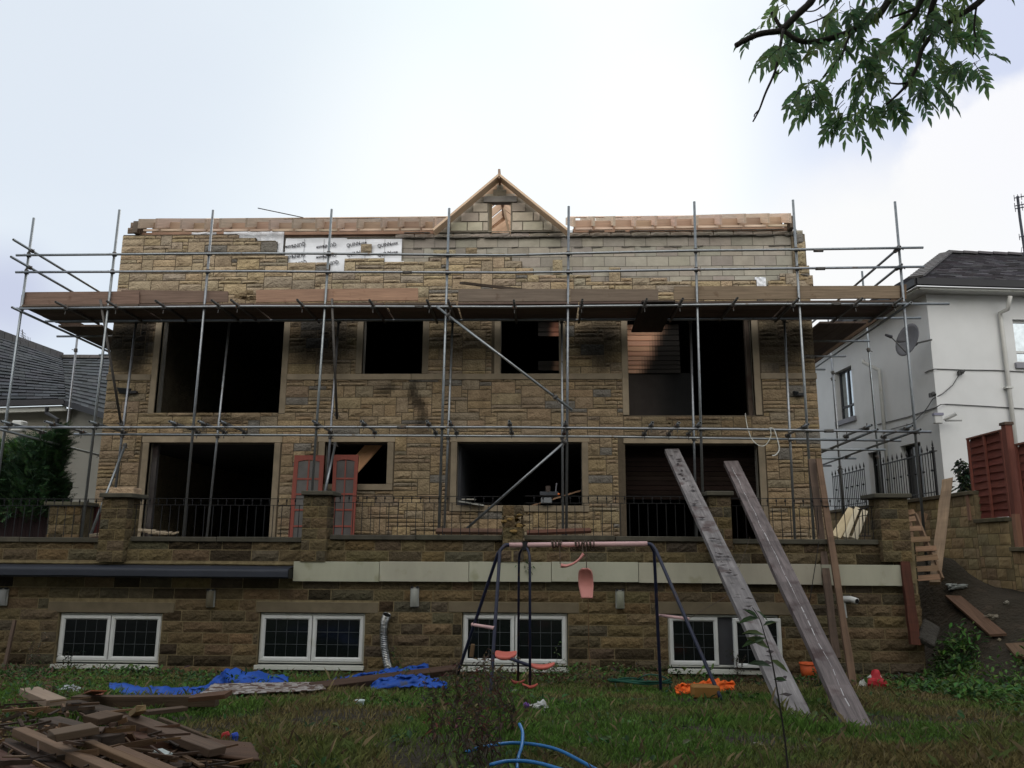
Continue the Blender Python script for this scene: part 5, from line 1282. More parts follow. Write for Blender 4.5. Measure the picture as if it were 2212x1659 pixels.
# glider with two seats
mb = MB(); p = at(1134, 1178, Ym); mb.tube([p + Vector((0, 0, .045)), p + Vector((0, 0, -.06))], .042, 8); mb.build('glider_bracket', M['black_plastic'], sw)
Tm('glider_bar', smooth_path([at(1132, 1180, Ym), at(1123, 1195, Ym + .1), at(1121, 1215, Ym + .15)], 4) + [at(1119, 1470, Ym + .5)], .015, 'navy')
Tm('glider_bar', smooth_path([at(1136, 1180, Ym), at(1143, 1196, Ym - .08), at(1144.5, 1215, Ym - .12)], 4) + [at(1145, 1482, Ym - .3)], .016, 'navy')
Tm('glider_seat_bar', [at(1085, 1418, Ym + .1), at(1105, 1424, Ym), at(1152, 1440, Ym - .1), at(1180, 1444, Ym - .1)], .020, 'navy')
def seatm(name, c_, L, Wd, H, tilt, col=(1, 1, 1), roll=0):
    mb = MB(); m3 = Euler((R(roll), R(tilt), 0)).to_matrix()
    def fn(a, b):
        t = 2 * math.pi * a; ph = math.pi * (b - .5); cx_, sx_ = math.cos(t), math.sin(t)
        se = lambda w, e_: math.copysign(abs(w) ** e_, w)
        q = Vector((se(cx_, .6) * se(math.cos(ph), .5) * L / 2, se(sx_, .6) * se(math.cos(ph), .5) * Wd / 2 * (1 - .25 * cx_), se(math.sin(ph), .6) * H / 2))
        q.z += .035 * (q.x / (L / 2)) ** 2; return c_ + m3 @ q
    mb.grid(fn, 24, 12, col); return mb.build(name, M['seat'], sw, smooth=True)
seatm('seat', at(1093, 1417, Ym + .1), .27, .25, .055, -2, roll=9); seatm('seat', at(1173, 1441, Ym - .1), .29, .22, .048, -4)
seatm('foot_rest', at(1118, 1475, Ym + .5), .18, .09, .035, 0, (.55, .45, .45)); seatm('foot_rest', at(1145, 1484, Ym - .3), .185, .09, .035, 0, (.75, .6, .55))
# loose swing seats and ropes
cs = MB(); pts = smooth_path([at(u, v, Ym - .1) for u, v in ((1211, 1221.5), (1222, 1222.5), (1237, 1218), (1250, 1209), (1258, 1200), (1261, 1197))], 5)
n = len(pts); rr = [.02 + .018 * (abs(i / (n - 1) - .5) * 2) ** 2 for i in range(n)]
vs = []
for i, p in enumerate(pts):
    d = (pts[min(n - 1, i + 1)] - pts[max(0, i - 1)]).normalized(); up = d.cross(Vector((0, 1, 0))).normalized()
    e_ = .6 if i in (0, n - 1) else 1
    for k in range(10):
        t = 2 * math.pi * k / 10; vs.append(p + up * math.cos(t) * (.014 + .9 * (rr[i] - .02)) * e_ + Vector((0, 1, 0)) * math.sin(t) * .10 * e_)
fs = [(i * 10 + k, i * 10 + (k + 1) % 10, (i + 1) * 10 + (k + 1) % 10, (i + 1) * 10 + k) for i in range(n - 1) for k in range(10)] + [tuple(range(9, -1, -1)), tuple(range((n - 1) * 10, n * 10))]
cs.add(vs, fs); cs.build('curved_seat', M['seatpink'], sw, smooth=True)
hs = MB(); c0 = at(1266, 1259, Ym - .1); sc_ = 1 / (F / (Ym - .1))
prof = [(0, 5), (4, 12), (12, 14.5), (25, 15.2), (40, 15), (52, 13), (60, 12), (64, 11)]
def hseat(a, b):
    y_ = b * 64; w = interp(prof, y_); xx = (a - .5) * 2
    cur = .030 * (1 - xx * xx) * (1 - .3 * b); bend = .10 * math.sin(math.pi * b) * .7
    return Vector((c0.x + xx * w * sc_ + (b * 3 - 1.5) * sc_, c0.y + cur + bend - .03, at(1265, 1228 + y_, Ym - .1).z))
hs.grid(hseat, 12, 24, (1.0, 1.0, 1.0)); o = hs.build('hanging_seat', M['seatpink'], sw, smooth=True, solid=.018)
mb = MB()
for (u, v0, v1) in ((1209, 1180, 1218), (1258.5, 1180, 1198), (1266, 1180, 1229)): mb.tube([at(u, v0, Ym - .05), at(u + 1, v1, Ym - .1)], .006, 5)
mb.tube(smooth_path([at(1270, 1291, Ym - .1), at(1271.5, 1350, Ym), at(1272, 1405, Ym + .1), at(1276, 1440, Ym + .1), at(1268, 1462, Ym + .1)], 6), .006, 5, (2.2, 1.8, 1.2))
for us, n_ in (((1190, 1214), 7), ((1240, 1282), 12)):
    P = []
    for k in range(n_ * 10):
        t = k / (n_ * 10 - 1); a = t * n_ * 2 * math.pi; u = lerp(us[0], us[1], t) + 3 * math.sin(k * .35); r_ = .042 + .014 * nse(k * .11, n_); q = at(u, 1176, Ym); P.append(q + Vector((0, math.cos(a) * r_, math.sin(a) * r_)))
    mb.tube(P, .008, 5)
for k in range(5): u = 1198 + 20 * k; mb.tube(smooth_path([at(u, 1180, Ym), at(u - 4, 1186, Ym), at(u + 2, 1190, Ym), at(u + 6, 1186, Ym)], 4), .005, 4)
mb.build('rope', M['rope'], sw)
# =================================================================== LEANING TIMBERS
def plank_px(name, TL, TRr, BL, BR, Ytop, Ybot, th, label, m='old_wood', col=(1, 1, 1), cat='plank', group=None, ns=44):
    """board whose visible face goes through four picture points at two depths; slightly wavy edges"""
    a, b = at(*TL, Ytop), at(*TRr, Ytop); c_, d = at(*BL, Ybot), at(*BR, Ybot)
    nrm = (b - a).cross(a - c_).normalized(); nrm = -nrm if nrm.y > 0 else nrm
    mb = MB(); base_ = len(mb.v); L = (a - c_).length; s0 = random.random() * 9
    for k in range(ns + 1):
        t = k / ns; p, q = a.lerp(c_, t), b.lerp(d, t); w = (q - p).normalized(); j = .006
        p = p + w * nse(t * 5, s0) * j * 2; q = q + w * nse(t * 5, s0 + 5) * j * 2
        for r_ in (p, q, q - nrm * th, p - nrm * th): mb.v.append(tuple(r_))
    cseg = [col]
    def F_(f, uvs): mb.f.append(f); mb.m.append(0); mb.c.append(cseg[0]); mb.uv.append(uvs)
    W_ = (b - a).length
    for k in range(ns):
        kk = 1 + .30 * nse(k * .21, s0 * 7) + .16 * nse(k * .9, s0 * 3); cseg[0] = tuple(q * kk for q in col); i0, i1 = k * 4, (k + 1) * 4; x0, x1 = s0 + L * k / ns, s0 + L * (k + 1) / ns
        for e_ in range(4):
            e2 = (e_ + 1) % 4; w0, w1 = e_ * 1.3, e_ * 1.3 + (W_ if e_ % 2 == 0 else th)
            F_((i0 + e_, i1 + e_, i1 + e2, i0 + e2), [(x0, w0), (x1, w0), (x1, w1), (x0, w1)])
    F_((3, 2, 1, 0), [(0, 0), (.02, 0), (.02, .2), (0, .2)]); e_ = ns * 4; F_((e_, e_ + 1, e_ + 2, e_ + 3), [(0, 0)] * 4)
    o = mb.build(name, M[m]); tag(o, label, cat, group); return o
GT = 'big weathered timbers leaning on the terrace parapet'
M['split'] = mat('raw split wood', (.42, .40, .40), .9, bump=.4, scale=8)
pk1 = plank_px('leaning_timber', (1436, 970), (1466, 969), (1708, 1572), (1768, 1573), 15.2, 7.6, .08, 'thick silvery weathered timber with dark cracks leaning on the parapet, left of the pair', col=(1.28, 1.30, 1.32), group=GT)
pk2 = plank_px('leaning_timber', (1564, 996), (1594, 995), (1833, 1585), (1894, 1586), 15.0, 7.3, .08, 'purplish brown weathered timber with a long pale split leaning on the parapet', col=(.92, .84, .84), group=GT)
def face_pt(TL, TRr, BL, BR, Ytop, Ybot, s_, t, off=.003):
    a, b = at(*TL, Ytop), at(*TRr, Ytop); c_, d = at(*BL, Ybot), at(*BR, Ybot); nrm = (b - a).cross(a - c_).normalized(); nrm = -nrm if nrm.y > 0 else nrm
    return a.lerp(b, s_).lerp(c_.lerp(d, s_), t) + nrm * off
P2 = ((1564, 996), (1594, 995), (1826, 1568), (1886, 1568), 15.0, 7.3); P1 = ((1436, 970), (1466, 969), (1700, 1552), (1758, 1552), 15.2, 7.6)
mb = MB(); 
for k in range(46):
    t0, t1 = .05 + .92 * k / 46, .05 + .92 * (k + random.uniform(.7, 1.0)) / 46; s_ = .52 + .10 * nse(k * .3, 2) - .18 * (1 - t0); s2_ = .52 + .10 * nse((k + 1) * .3, 2) - .18 * (1 - t1); w = random.uniform(.008, .05)
    mb.add([face_pt(*P2, s_ - w / 2, t0), face_pt(*P2, s2_ - w / 2, t1), face_pt(*P2, s2_ + w / 2, t1), face_pt(*P2, s_ + w / 2, t0)], [(0, 1, 2, 3)], (1.1, 1.1, 1.1))
mb.build('pale_split', M['split'], pk2)
mb = MB()
for k in range(60):
    t = random.uniform(.02, .97); s_ = random.uniform(.2, .8); w = random.uniform(.15, .5); dt = random.uniform(.0010, .0042)
    mb.add([face_pt(*P1, s_ - w / 2, t), face_pt(*P1, s_, t + dt + random.uniform(-.004, .004)), face_pt(*P1, s_ + w / 2, t + random.uniform(-.003, .003)), face_pt(*P1, s_, t - dt)], [(0, 1, 2, 3)], (.10, .08, .08))
mb.build('grain_cracks', M['split'], pk1)
plank_px('thin_timber', (1747, 991), (1761, 991), (1800, 1421), (1816, 1421), 13.6, 12.4, .05, 'thin brown timber leaning on the terrace wall, darker and left of the thin pair', m='dark_wood', col=(1.7, 1.7, 1.9))
plank_px('thin_timber', (1763, 990), (1775, 990), (1836, 1482), (1852, 1484), 13.5, 11.9, .05, 'thin pale-topped brown timber leaning on the terrace wall, longer and right of the thin pair', m='board_wood', col=(.72, .60, .52))
plank_px('leaning_board', (2035, 1036), (2058, 1031), (2007, 1257), (2032, 1257), 15.2, 13.4, .06, 'broad brown board with a rounded top propped against the boundary wall over the pallet', m='board_wood', col=(.95, .88, .75))
plank_px('rusty_post', (1946, 1212), (1965, 1212), (1969, 1392), (1990, 1394), YT - .12, YT - .25, .08, 'dark red rusty post leaning at the right end of the basement wall', m='dark_wood', col=(1.3, .65, .6), cat='post')
# pallet leaning in the gap
r0 = root('wooden_pallet', 'slatted wooden pallet tipped up in the gap beside the rightmost terrace pier', 'pallet', at(1990, 1260, 13.4))
sl = [((1959, 1108), (1975, 1105), 14.6), ((1959, 1123), (1978, 1120), 14.5), ((1961, 1142), (1990, 1141), 14.3), ((1963, 1166), (2009, 1164), 14.1), ((1966, 1187), (2022, 1184), 13.9), ((1969, 1209), (2026, 1203), 13.7), ((1972, 1230), (2026, 1227), 13.5), ((1974, 1250), (2030, 1246), 13.3)]
for (a, b, Y) in sl:
    pa, pb = at(*a, Y), at(*b, Y - .05); mb = MB(); mb.beam(pa, pb, .085, .02, side=(0, .25, .97), col=hsv((1.25, 1.05, .85), .1), rough=.01); mb.build('slat', M['board_wood'], r0)
for (a, b) in (((1962, 1108), (1976, 1258)), ((1976, 1112), (2034, 1252))):
    pa, pb = at(*a, 14.72), at(*b, 13.42); mb = MB(); mb.beam(pa, pb, .09, .04, side=(0, 1, .3), col=(.8, .68, .55)); mb.build('stringer', M['board_wood'], r0)
mb = MB(); mb.beam(at(1996, 1108, 15.3), at(1985, 1140, 15.2), .14, .04, side=(1, 0, .2), col=(.8, .65, .5)); tag(mb.build('short_board', M['board_wood']), 'short brown board stub behind the top of the pallet', 'board')
# stuff on the terrace at the right: boards, a white pallet, a slanting wood trestle
def brd(a, b, Y0, Y1, w, th, col, label, name='board', side=(1, 0, 0), m='new_wood'):
    mb = MB(); mb.beam(at(*a, Y0), at(*b, Y1), w, th, side=side, col=col); return tag(mb.build(name, M[m]), label, 'board')
brd((1842, 1100), (1805, 1160), 15.0, 14.4, .16, .03, (.80, .85, .70), 'pale yellowish board leaning behind the railing, leftmost of the loose boards near the right pier')
brd((1852, 1098), (1826, 1162), 14.8, 14.3, .08, .05, (.75, .85, .8), 'narrow pale batten leaning behind the railing in the middle of the loose boards')
brd((1868, 1104), (1846, 1165), 14.6, 14.2, .10, .05, (.66, .75, .72), 'narrow brown edged batten leaning behind the railing, rightmost of the loose boards')
brd((1822, 1158), (1852, 1164), 14.6, 14.5, .06, .04, (.6, .65, .6), 'short batten lying across the feet of the leaning boards')
r0 = root('white_pallet', 'white painted slatted pallet standing behind the garden gate at the right pier', 'pallet', at(1905, 1150, 15.4))
for k in range(4): mb = MB(); mb.beam(at(1889 + 3 * k, 1102 + 16 * k, 15.4), at(1922, 1100 + 16 * k, 15.6), .10, .02, side=(0, 0, 1), col=(.8, .8, .75)); mb.build('slat', M['pvc'], r0)
mb = MB(); mb.beam(at(1893, 1098, 15.5), at(1918, 1166, 15.4), .07, .04, side=(1, 0, 0), col=(.6, .6, .55)); mb.build('stringer', M['pvc'], r0)
r0 = root('garden_gate', 'low arched black iron gate between the right railing and the rightmost pier', 'gate', at(1880, 1160, 14.0)); Y = 14.0
mb = MB(); mb.tube(smooth_path([at(1853, 1100, Y), at(1865, 1099, Y), at(1890, 1088, Y), at(1905, 1083, Y)], 4), .008, 5); mb.tube([at(1853, 1116, Y), at(1890, 1110, Y), at(1905, 1106, Y)], .007, 5); mb.tube([at(1854, 1158, Y), at(1904, 1158, Y)], .008, 5); mb.build('frame', M['iron'], r0)
for k in range(8): u = 1856 + 6.6 * k; mb = MB(); mb.tube([at(u, interp([(1853, 1100), (1890, 1089), (1905, 1083)], u), Y), at(u, 1158, Y)], .006, 5); mb.build('bar', M['iron'], r0)
# long boards and lengths lying along the terrace behind the railing
brd((942, 1147), (1127, 1149), 13.8, 13.8, .12, .05, (.55, .42, .38), 'long reddish brown board lying behind the railing left of the broken pier', side=(0, 1, .6), m='board_wood')
brd((1138, 1151), (1276, 1146), 13.8, 13.9, .10, .05, (.6, .36, .32), 'split reddish board lying behind the railing right of the broken pier', side=(0, 1, .6), m='board_wood')
for i, (u, v, w) in enumerate([(314, 1148, .30), (338, 1153, .26), (356, 1156, .2), (376, 1157, .1)]):
    mb = MB(); p = at(u, v, 14.2); mb.beam(p + Vector((-w / 2, 0, .02)), p + Vector((w / 2, .05, -.0 + .02 * i)), .2, .04, side=(0, 1, .15), col=(.36, .29, .20)); tag(mb.build('stone_slab', M['stone'], bevel=.008), ['thick', 'broken', 'thin', 'small'][i] + ' pale stone slab in the heap behind the railing at the big left doorway', 'stone')
mb = MB(); mb.beam(at(200, 1156, 13.8), at(258, 1150, 13.8), .25, .05, side=(0, 1, .1), col=(.36, .30, .22)); tag(mb.build('stone_slab', M['stone']), 'pale sloping slab behind the railing left of the leftmost pier', 'stone')
mb = MB(); p = at(1123, 1135, 14); mb.box(p.x - .35, p.x, 14, 14.2, ZF, p.z, (.16, .12, .07)); tag(mb.build('stone_block', M['stone'], bevel=.02), 'dark stone block behind the railing beside the broken middle pier', 'stone')
# tile cutter on the window sill
p = at(1186, 1090, YF - .05)
r0 = root('tile_cutter', 'small grey tile cutting machine with an orange tip on the window sill', 'machine', p)
mb = MB(); mb.box(p.x - .16, p.x + .06, YF - .18, YF + .02, p.z + .02, p.z + .13, (.22, .23, .24)); mb.build('base', M['plain'], r0, bevel=.01)
mb = MB(); mb.box(p.x - .18, p.x + .18, YF - .15, YF, p.z + .18, p.z + .25, (.06, .065, .075)); mb.tube([p + Vector((-.02, -.06, .24)), p + Vector((-.02, -.06, .36))], .05, 8, (.08, .06, .05)); mb.tube([p + Vector((.13, -.06, .24)), p + Vector((.15, -.06, .42))], .014, 6, (.2, .2, .22)); mb.build('motor', M['plain'], r0)
mb = MB(); mb.ball(p + Vector((.19, -.10, .2)), .022, 6, 5, (.8, .2, .05)); mb.build('guard_tip', M['plain'], r0)
mb = MB(); q = at(1022, 1090, YF - .08); mb.beam(q + Vector((-.28, 0, .06)), q + Vector((.22, 0, -.02)), .2, .03, side=(0, 1, 0), col=(.33, .33, .30)); mb.beam(q + Vector((-.22, 0, .10)), q + Vector((.05, 0, .10)), .2, .02, side=(0, 1, 0), col=(.45, .43, .37)); tag(mb.build('offcut', M['plain']), 'pale board offcuts stacked on the sill of the wide middle window', 'offcut')
mb = MB(); mb.beam(at(1150, 1092, YF + .2), at(1254, 1060, YF + .5), .07, .03, side=(0, 1, 0), col=(.5, .40, .32)); tag(mb.build('plank', M['new_wood']), 'thin plank sloping up behind the tile cutter in the window', 'plank')
mb = MB(); mb.tube(smooth_path([at(1610, 893, YF - .1), at(1614, 920, YF - .7), at(1624, 948, Yf), at(1641, 963, Yf - .1), at(1655, 960, Yf - .1), at(1665, 942, Yf - .1), at(1664, 925, Yf - .1)], 6) , .008, 6, (.9, .9, .85)); mb.tube(smooth_path([at(1662, 925, Yf - .1), at(1672, 928, Yf - .1), at(1681, 955, Yf - .1), at(1683, 972, Yf - .1), at(1675, 983, Yf - .1), at(1668, 984, Yf - .1)], 5), .010, 6, (1, 1, .97))
tag(mb.build('rope', M['paper']), 'slack white cord looped over the lower scaffold rails at the right', 'cord')
# =================================================================== GARDEN THINGS
def gp(u, v, h=0.0): p = G(u, v, h); return p
def lie(ua, va, ub_, vb, w, th, ha, hb, label, m='dark_wood', col=(1, 1, 1), side=None, cat='plank', name='plank', group='timbers in the heap at the lower left'):
    a, b = gp(ua, va, ha), gp(ub_, vb, hb); d = (b - a); sd_ = side or (-d.y, d.x, 0)
    mb = MB(); mb.beam(a, b, w, th * .78, side=sd_, col=col, rough=.01); return tag(mb.build(name, M[m], bevel=.003), label, cat, group)
lie(160, 1514, 468, 1514, .10, .11, .10, .10, 'long heavy grey brown beam lying level before the blue tarpaulin', col=(1.3, 1.25, 1.2))
lie(62, 1492, 122, 1518, .15, .07, .20, .15, 'short square timber with a pale sawn face at the upper left of the heap', m='new_wood', col=(.42, .40, .38))
lie(40, 1580, 262, 1678, .07, .06, .20, .22, 'long bright-edged board running down from the left of the heap', m='board_wood', col=(.80, .66, .54))
lie(110, 1590, 205, 1573, .15, .05, .30, .32, 'short grooved decking board on top of the heap', m='board_wood', col=(.60, .54, .47))
lie(275, 1552, 470, 1624, .12, .06, .20, .12, 'medium board with worn top running to the lower right of the heap', m='board_wood', col=(.52, .45, .42))
lie(347, 1553, 508, 1618, .03, .03, .14, .05, 'thin stick-like batten along the right side of the heap', m='board_wood', col=(.4, .33, .25))
lie(192, 1606, 352, 1674, .05, .04, .24, .2, 'narrow batten with a tan edge in the lower middle of the heap', m='board_wood', col=(.75, .60, .44))
lie(252, 1620, 385, 1676, .06, .05, .22, .2, 'narrow brown batten low in the heap next to the dark sheet', m='board_wood', col=(.7, .55, .45))
lie(240, 1555, 205, 1547, .18, .05, .27, .28, 'short broad grey board lying across the middle of the heap', m='dark_wood', col=(1.4, 1.25, 1.1))
lie(312, 1540, 400, 1530, .10, .04, .10, .10, 'flat faded plank on the grass at the top right of the heap', m='board_wood', col=(.42, .36, .30))
lie(288, 1544, 305, 1530, .06, .05, .22, .28, 'small block with a yellow end sticking up in the heap', m='new_wood', col=(.36, .32, .20))
lie(0, 1605, 180, 1680, .10, .06, .12, .14, 'dark wet board at the lower left corner of the heap', col=(.8, .7, .7))
lie(-30, 1625, 120, 1700, .09, .06, .14, .14, 'dark reddish board at the very bottom left of the photo', col=(1.1, .6, .5))
lie(60, 1600, 230, 1672, .08, .05, .08, .08, 'dark board underneath the bright-edged board in the heap', col=(.8, .75, .8))
lie(105, 1560, 245, 1600, .14, .08, .12, .12, 'dark thick timber under the grooved decking board', col=(.9, .85, .85))
lie(250, 1585, 350, 1612, .14, .10, .12, .10, 'dark reddish block beneath the medium board of the heap', col=(1.2, .8, .7))
lie(150, 1520, 250, 1545, .14, .07, .10, .12, 'dark rubble board under the level beam', col=(.8, .75, .7))
lie(330, 1640, 430, 1668, .14, .03, .06, .06, 'short dark board beside the brown sheet at the bottom of the heap', col=(.9, .8, .8))
# splinters, twigs and broken laths in the heap: nobody could count them
mb = MB()
for k in range(420):
    u, v = random.uniform(-40, 470), random.uniform(1512, 1668)
    if u > 120 + (v - 1500) * 2.6: continue
    p = gp(u, v, random.uniform(.0, .22) * (1 if u < 350 else .4)); a = random.gauss(-.5, .7); l = random.uniform(.04, .34); q = p + Vector((math.cos(a) * l, math.sin(a) * l, random.uniform(-.04, .05)))
    mb.beam(p, q, random.uniform(.006, .035), random.uniform(.004, .02), side=(0, 0, 1) if random.random() < .4 else (-math.sin(a), math.cos(a), 0), col=hsv(random.choice([(1.0, .85, .8), (1.6, 1.3, 1.1), (.6, .55, .55), (2.2, 1.8, 1.3)]), .3))
tag(mb.build('wood_debris', M['dark_wood']), 'splintered laths, bark and small broken wood over the timber heap', 'debris', None, 'stuff')
# sheets
def sheet(name, corners, h, m, col, label, cat, n=14, bump=.03, th=.012, group=None, colf=None, fr=3.0, nrm=0):
    A, B, C2, D = corners; mb = MB()
    def fn(a, b):
        p = A.lerp(B, a).lerp(D.lerp(C2, a), b); hh = h(a, b) if callable(h) else h
        return Vector((p.x + .02 * nse(a * 9, b * 9, 7), p.y, p.z + hh + bump * nse(a * fr, b * fr, len(label)) + bump * .5 * nse(a * fr * 3, b * fr * 3, 2)))
    mb.grid(fn, n, n, col, colf=colf); return tag(mb.build(name, M[m], smooth=True, solid=th), label, cat, group)
sheet('brown_sheet', (gp(337, 1655), gp(560, 1675), gp(540, 1635), gp(345, 1612)), .08, 'dark_wood', (1.2, .9, .75), 'brown damp board sheet at the bottom of the timber heap', 'sheet', bump=.01, fr=1)
mb = MB(); a = gp(339, 1621, .12); mb.beam(a, gp(362, 1632, .12), .06, .015, side=(0, 1, 0), col=(.55, .6, .58)); tag(mb.build('white_strip', M['plain']), 'short pale grey strip lying on the brown sheet', 'strip')
# blue tarpaulin, left part with its mound, right part under the beam
def cloth(cols, label, name='tarpaulin', m='tarp', ns=60, nt=14, yb=.55, Yf2=None):
    """cols: (u, v_top, v_bottom) in picture rows; front edge on the ground, back edge raised"""
    mb = MB()
    def fn(a, b):
        k = a * (len(cols) - 1); i = min(len(cols) - 2, int(k)); f = k - i; f = f * f * (3 - 2 * f)
        u = lerp(cols[i][0], cols[i + 1][0], k - i); vt = lerp(cols[i][1], cols[i + 1][1], f); vb = lerp(cols[i][2], cols[i + 1][2], f)
        p = G(u, vb) if Yf2 is None else at(u, vb, lerp(Yf2[0], Yf2[1], a)); q = at(u, vt, p.y + yb); w = p.lerp(q, b); w.z += (.03 if m == 'orange' else 0); w.z += .04 * math.sin(math.pi * b)
        w.z += .045 * nse(a * 16, b * 2.5, 1) * (.3 + b * .7) + .022 * nse(a * 40, b * 7, 4); w.y += .12 * nse(a * 14, b * 4, 8); w.x += .03 * nse(a * 22, b * 9, 3)
        return w
    mb.grid(fn, ns, nt, (1, 1, 1)); return tag(mb.build(name, M[m], smooth=True, solid=.006), label, 'tarpaulin')
cloth([(236, 1478, 1507), (262, 1477, 1508), (320, 1487, 1508), (352, 1482, 1510), (400, 1489, 1509), (440, 1483, 1508), (470, 1462, 1500), (492, 1447, 1488), (540, 1449, 1485), (590, 1458, 1484), (622, 1464, 1486)], 'crumpled blue tarpaulin with a raised mound, left of the two blue heaps')
cloth([(700, 1474, 1484), (740, 1463, 1478), (800, 1453, 1472), (860, 1444, 1466), (925, 1436, 1454)], 'thin strip of blue tarpaulin showing above the long brown beam', yb=.3, Yf2=(11.9, 12.3))
cloth([(800, 1484, 1490), (825, 1466, 1487), (862, 1457, 1485), (905, 1459, 1484), (935, 1468, 1485), (965, 1482, 1488)], 'blue tarpaulin hump under the long brown beam', yb=.3, ns=30, Yf2=(10.0, 10.1))
mb = MB(); mb.beam(at(672, 1487, 9.4), at(985, 1446, 11.6), .12, .08, side=(0, 1, .2), col=(1.1, .9, .9)); tag(mb.build('plank', M['dark_wood'], bevel=.004), 'long dark brown beam lying aslant over the blue tarpaulin', 'plank')
def chip(a, b):
    k = nse(a * 14, b * 9, 3) + .5 * nse(a * 40, b * 30, 3); return (.34, .31, .29) if k > .0 else (.10, .06, .045)
sheet('chipped_panel', (at(428, 1503, 8.75), at(705, 1490, 9.15), at(690, 1474, 9.7), at(462, 1477, 9.3)), 0.0, 'plain', (1, 1, 1), 'flat panel of flaking white and brown paint on the blue tarpaulin', 'panel', n=40, bump=.01, colf=chip)
mb = MB(); mb.beam(gp(415, 1508, .16), gp(494, 1500, .20), .13, .035, side=(0, 1, .1), col=(1.5, 1.1, .9)); tag(mb.build('plank', M['dark_wood']), 'short brown plank on the left end of the flaking panel', 'plank')
# crumpled litter
def crumple(u, v, w, h, col, label, m='paper', cat='litter', name='litter', d=.6):
    p = G(u, v); sc2 = p.length / F; mb = MB()
    c0_ = p + Vector((0, 0, h * sc2 * .42)); r_ = w * sc2 / 2; s0_ = random.random() * 40; vs_ = []; n_, k_ = 14, 9
    for i_ in range(k_ + 1):
        for j_ in range(n_):
            t_, a_ = math.pi * i_ / k_, 2 * math.pi * j_ / n_; q_ = Vector((math.sin(t_) * math.cos(a_), math.sin(t_) * math.sin(a_), math.cos(t_)))
            f_ = .75 + .7 * nse(q_.x * 1.6 + s0_, q_.y * 1.6, q_.z * 1.6) + .55 * nse(q_.x * 4 + s0_, q_.y * 4, q_.z * 4); vs_.append(c0_ + Vector((q_.x * r_ * f_, q_.y * r_ * f_ * d, q_.z * r_ * f_ * h / w)))
    mb.add(vs_, [(i_ * n_ + j_, i_ * n_ + (j_ + 1) % n_, (i_ + 1) * n_ + (j_ + 1) % n_, (i_ + 1) * n_ + j_) for i_ in range(k_) for j_ in range(n_)], col); return tag(mb.build(name, M[m]), label, cat)
crumple(152, 1500, 46, 20, (.75, .8, .85), 'crumpled white plastic bag between the timber heap and the blue tarpaulin')
mb = MB(); mb.beam(gp(190, 1500, .05), gp(214, 1492, .22), .12, .01, side=(1, 0, 0), col=(.30, .10, .05)); mb.beam(gp(205, 1500, .03), gp(222, 1500, .10), .08, .01, side=(0, 1, 1), col=(.28, .09, .05)); tag(mb.build('cardboard_scrap', M['plain']), 'rust coloured folded scrap beside the crumpled white bag', 'scrap')
crumple(1166, 1536, 38, 20, (.95, .95, .95), 'flattened white paper rag on the grass right of the purple ball'); crumple(1112, 1497, 18, 8, (.55, .52, .45), 'small pale rag in the weeds below the left swing legs'); 
r0 = root('white_tub', 'small white plastic tub lying on the grass below the blue tarpaulin', 'tub', gp(777, 1526)); p = gp(777, 1526); mb = MB(); mb.tube([p + Vector((0, 0, .0)), p + Vector((0, 0, .055))], [.035, .045], 12, (.8, .9, .88)); mb.build('tub_body', M['pvc'], r0); mb = MB(); mb.tube([p + Vector((0, 0, .05)), p + Vector((0, 0, .06))], .049, 12, (.9, 1, .98)); mb.build('rim', M['pvc'], r0)
mb = MB(); mb.ball(gp(1137, 1546) + Vector((0, 0, .09)), .030, 10, 8, (.14, .05, .26)); tag(mb.build('purple_ball', M['plain'], smooth=True), 'small purple ball among the dry weeds', 'ball')
for (u, v, c_, l) in ((485, 1604, (.45, .03, .03), 'crushed red drinks can beside the timber heap'), (504, 1606, (.03, .08, .5), 'small blue can standing in the grass beside the timber heap')):
    p = gp(u, v); mb = MB(); mb.tube([p + Vector((0, 0, .0)), p + Vector((0, 0, .01)), p + Vector((.004, 0, .05)), p + Vector((.0, 0, .065))], [.022, .028, .028, .022], 12, c_); tag(mb.build('drink_can', M['plain'], smooth=False), l, 'can')
crumple(699 - 2, 1522, 12, 14, (.42, .33, .14), 'small yellowish scrap in the grass under the long brown beam'); crumple(838, 1521, 26, 5, (.38, .33, .14), 'thin yellowish strip in the grass left of the white tub')
crumple(948, 1577, 14, 8, (.55, .50, .42), 'small pale stone chip on the bare earth patch'); crumple(730, 1580, 20, 9, (.18, .19, .16), 'grey leaf-like scrap left of the bare earth patch')
crumple(2064, 1274, 40, 13, (.40, .43, .42), 'crumpled grey plastic bag on the dark soil beside the retaining wall'); crumple(2144, 1337, 26, 9, (.30, .26, .2), 'pale stone pieces on the soil right of the loose plank'); crumple(2175, 1305, 12, 7, (.45, .42, .36), 'small white stone near the foot of the retaining wall')
crumple(2099, 1609, 10, 13, (.45, .28, .08), 'small yellow scrap on the grass at the lower right'); crumple(2160, 1385, 9, 6, (.5, .42, .3), 'tiny pale pebble beside the loose planks'); crumple(1638, 1610, 22, 6, (.38, .34, .28), 'flat pale stone in the grass left of the sapling')
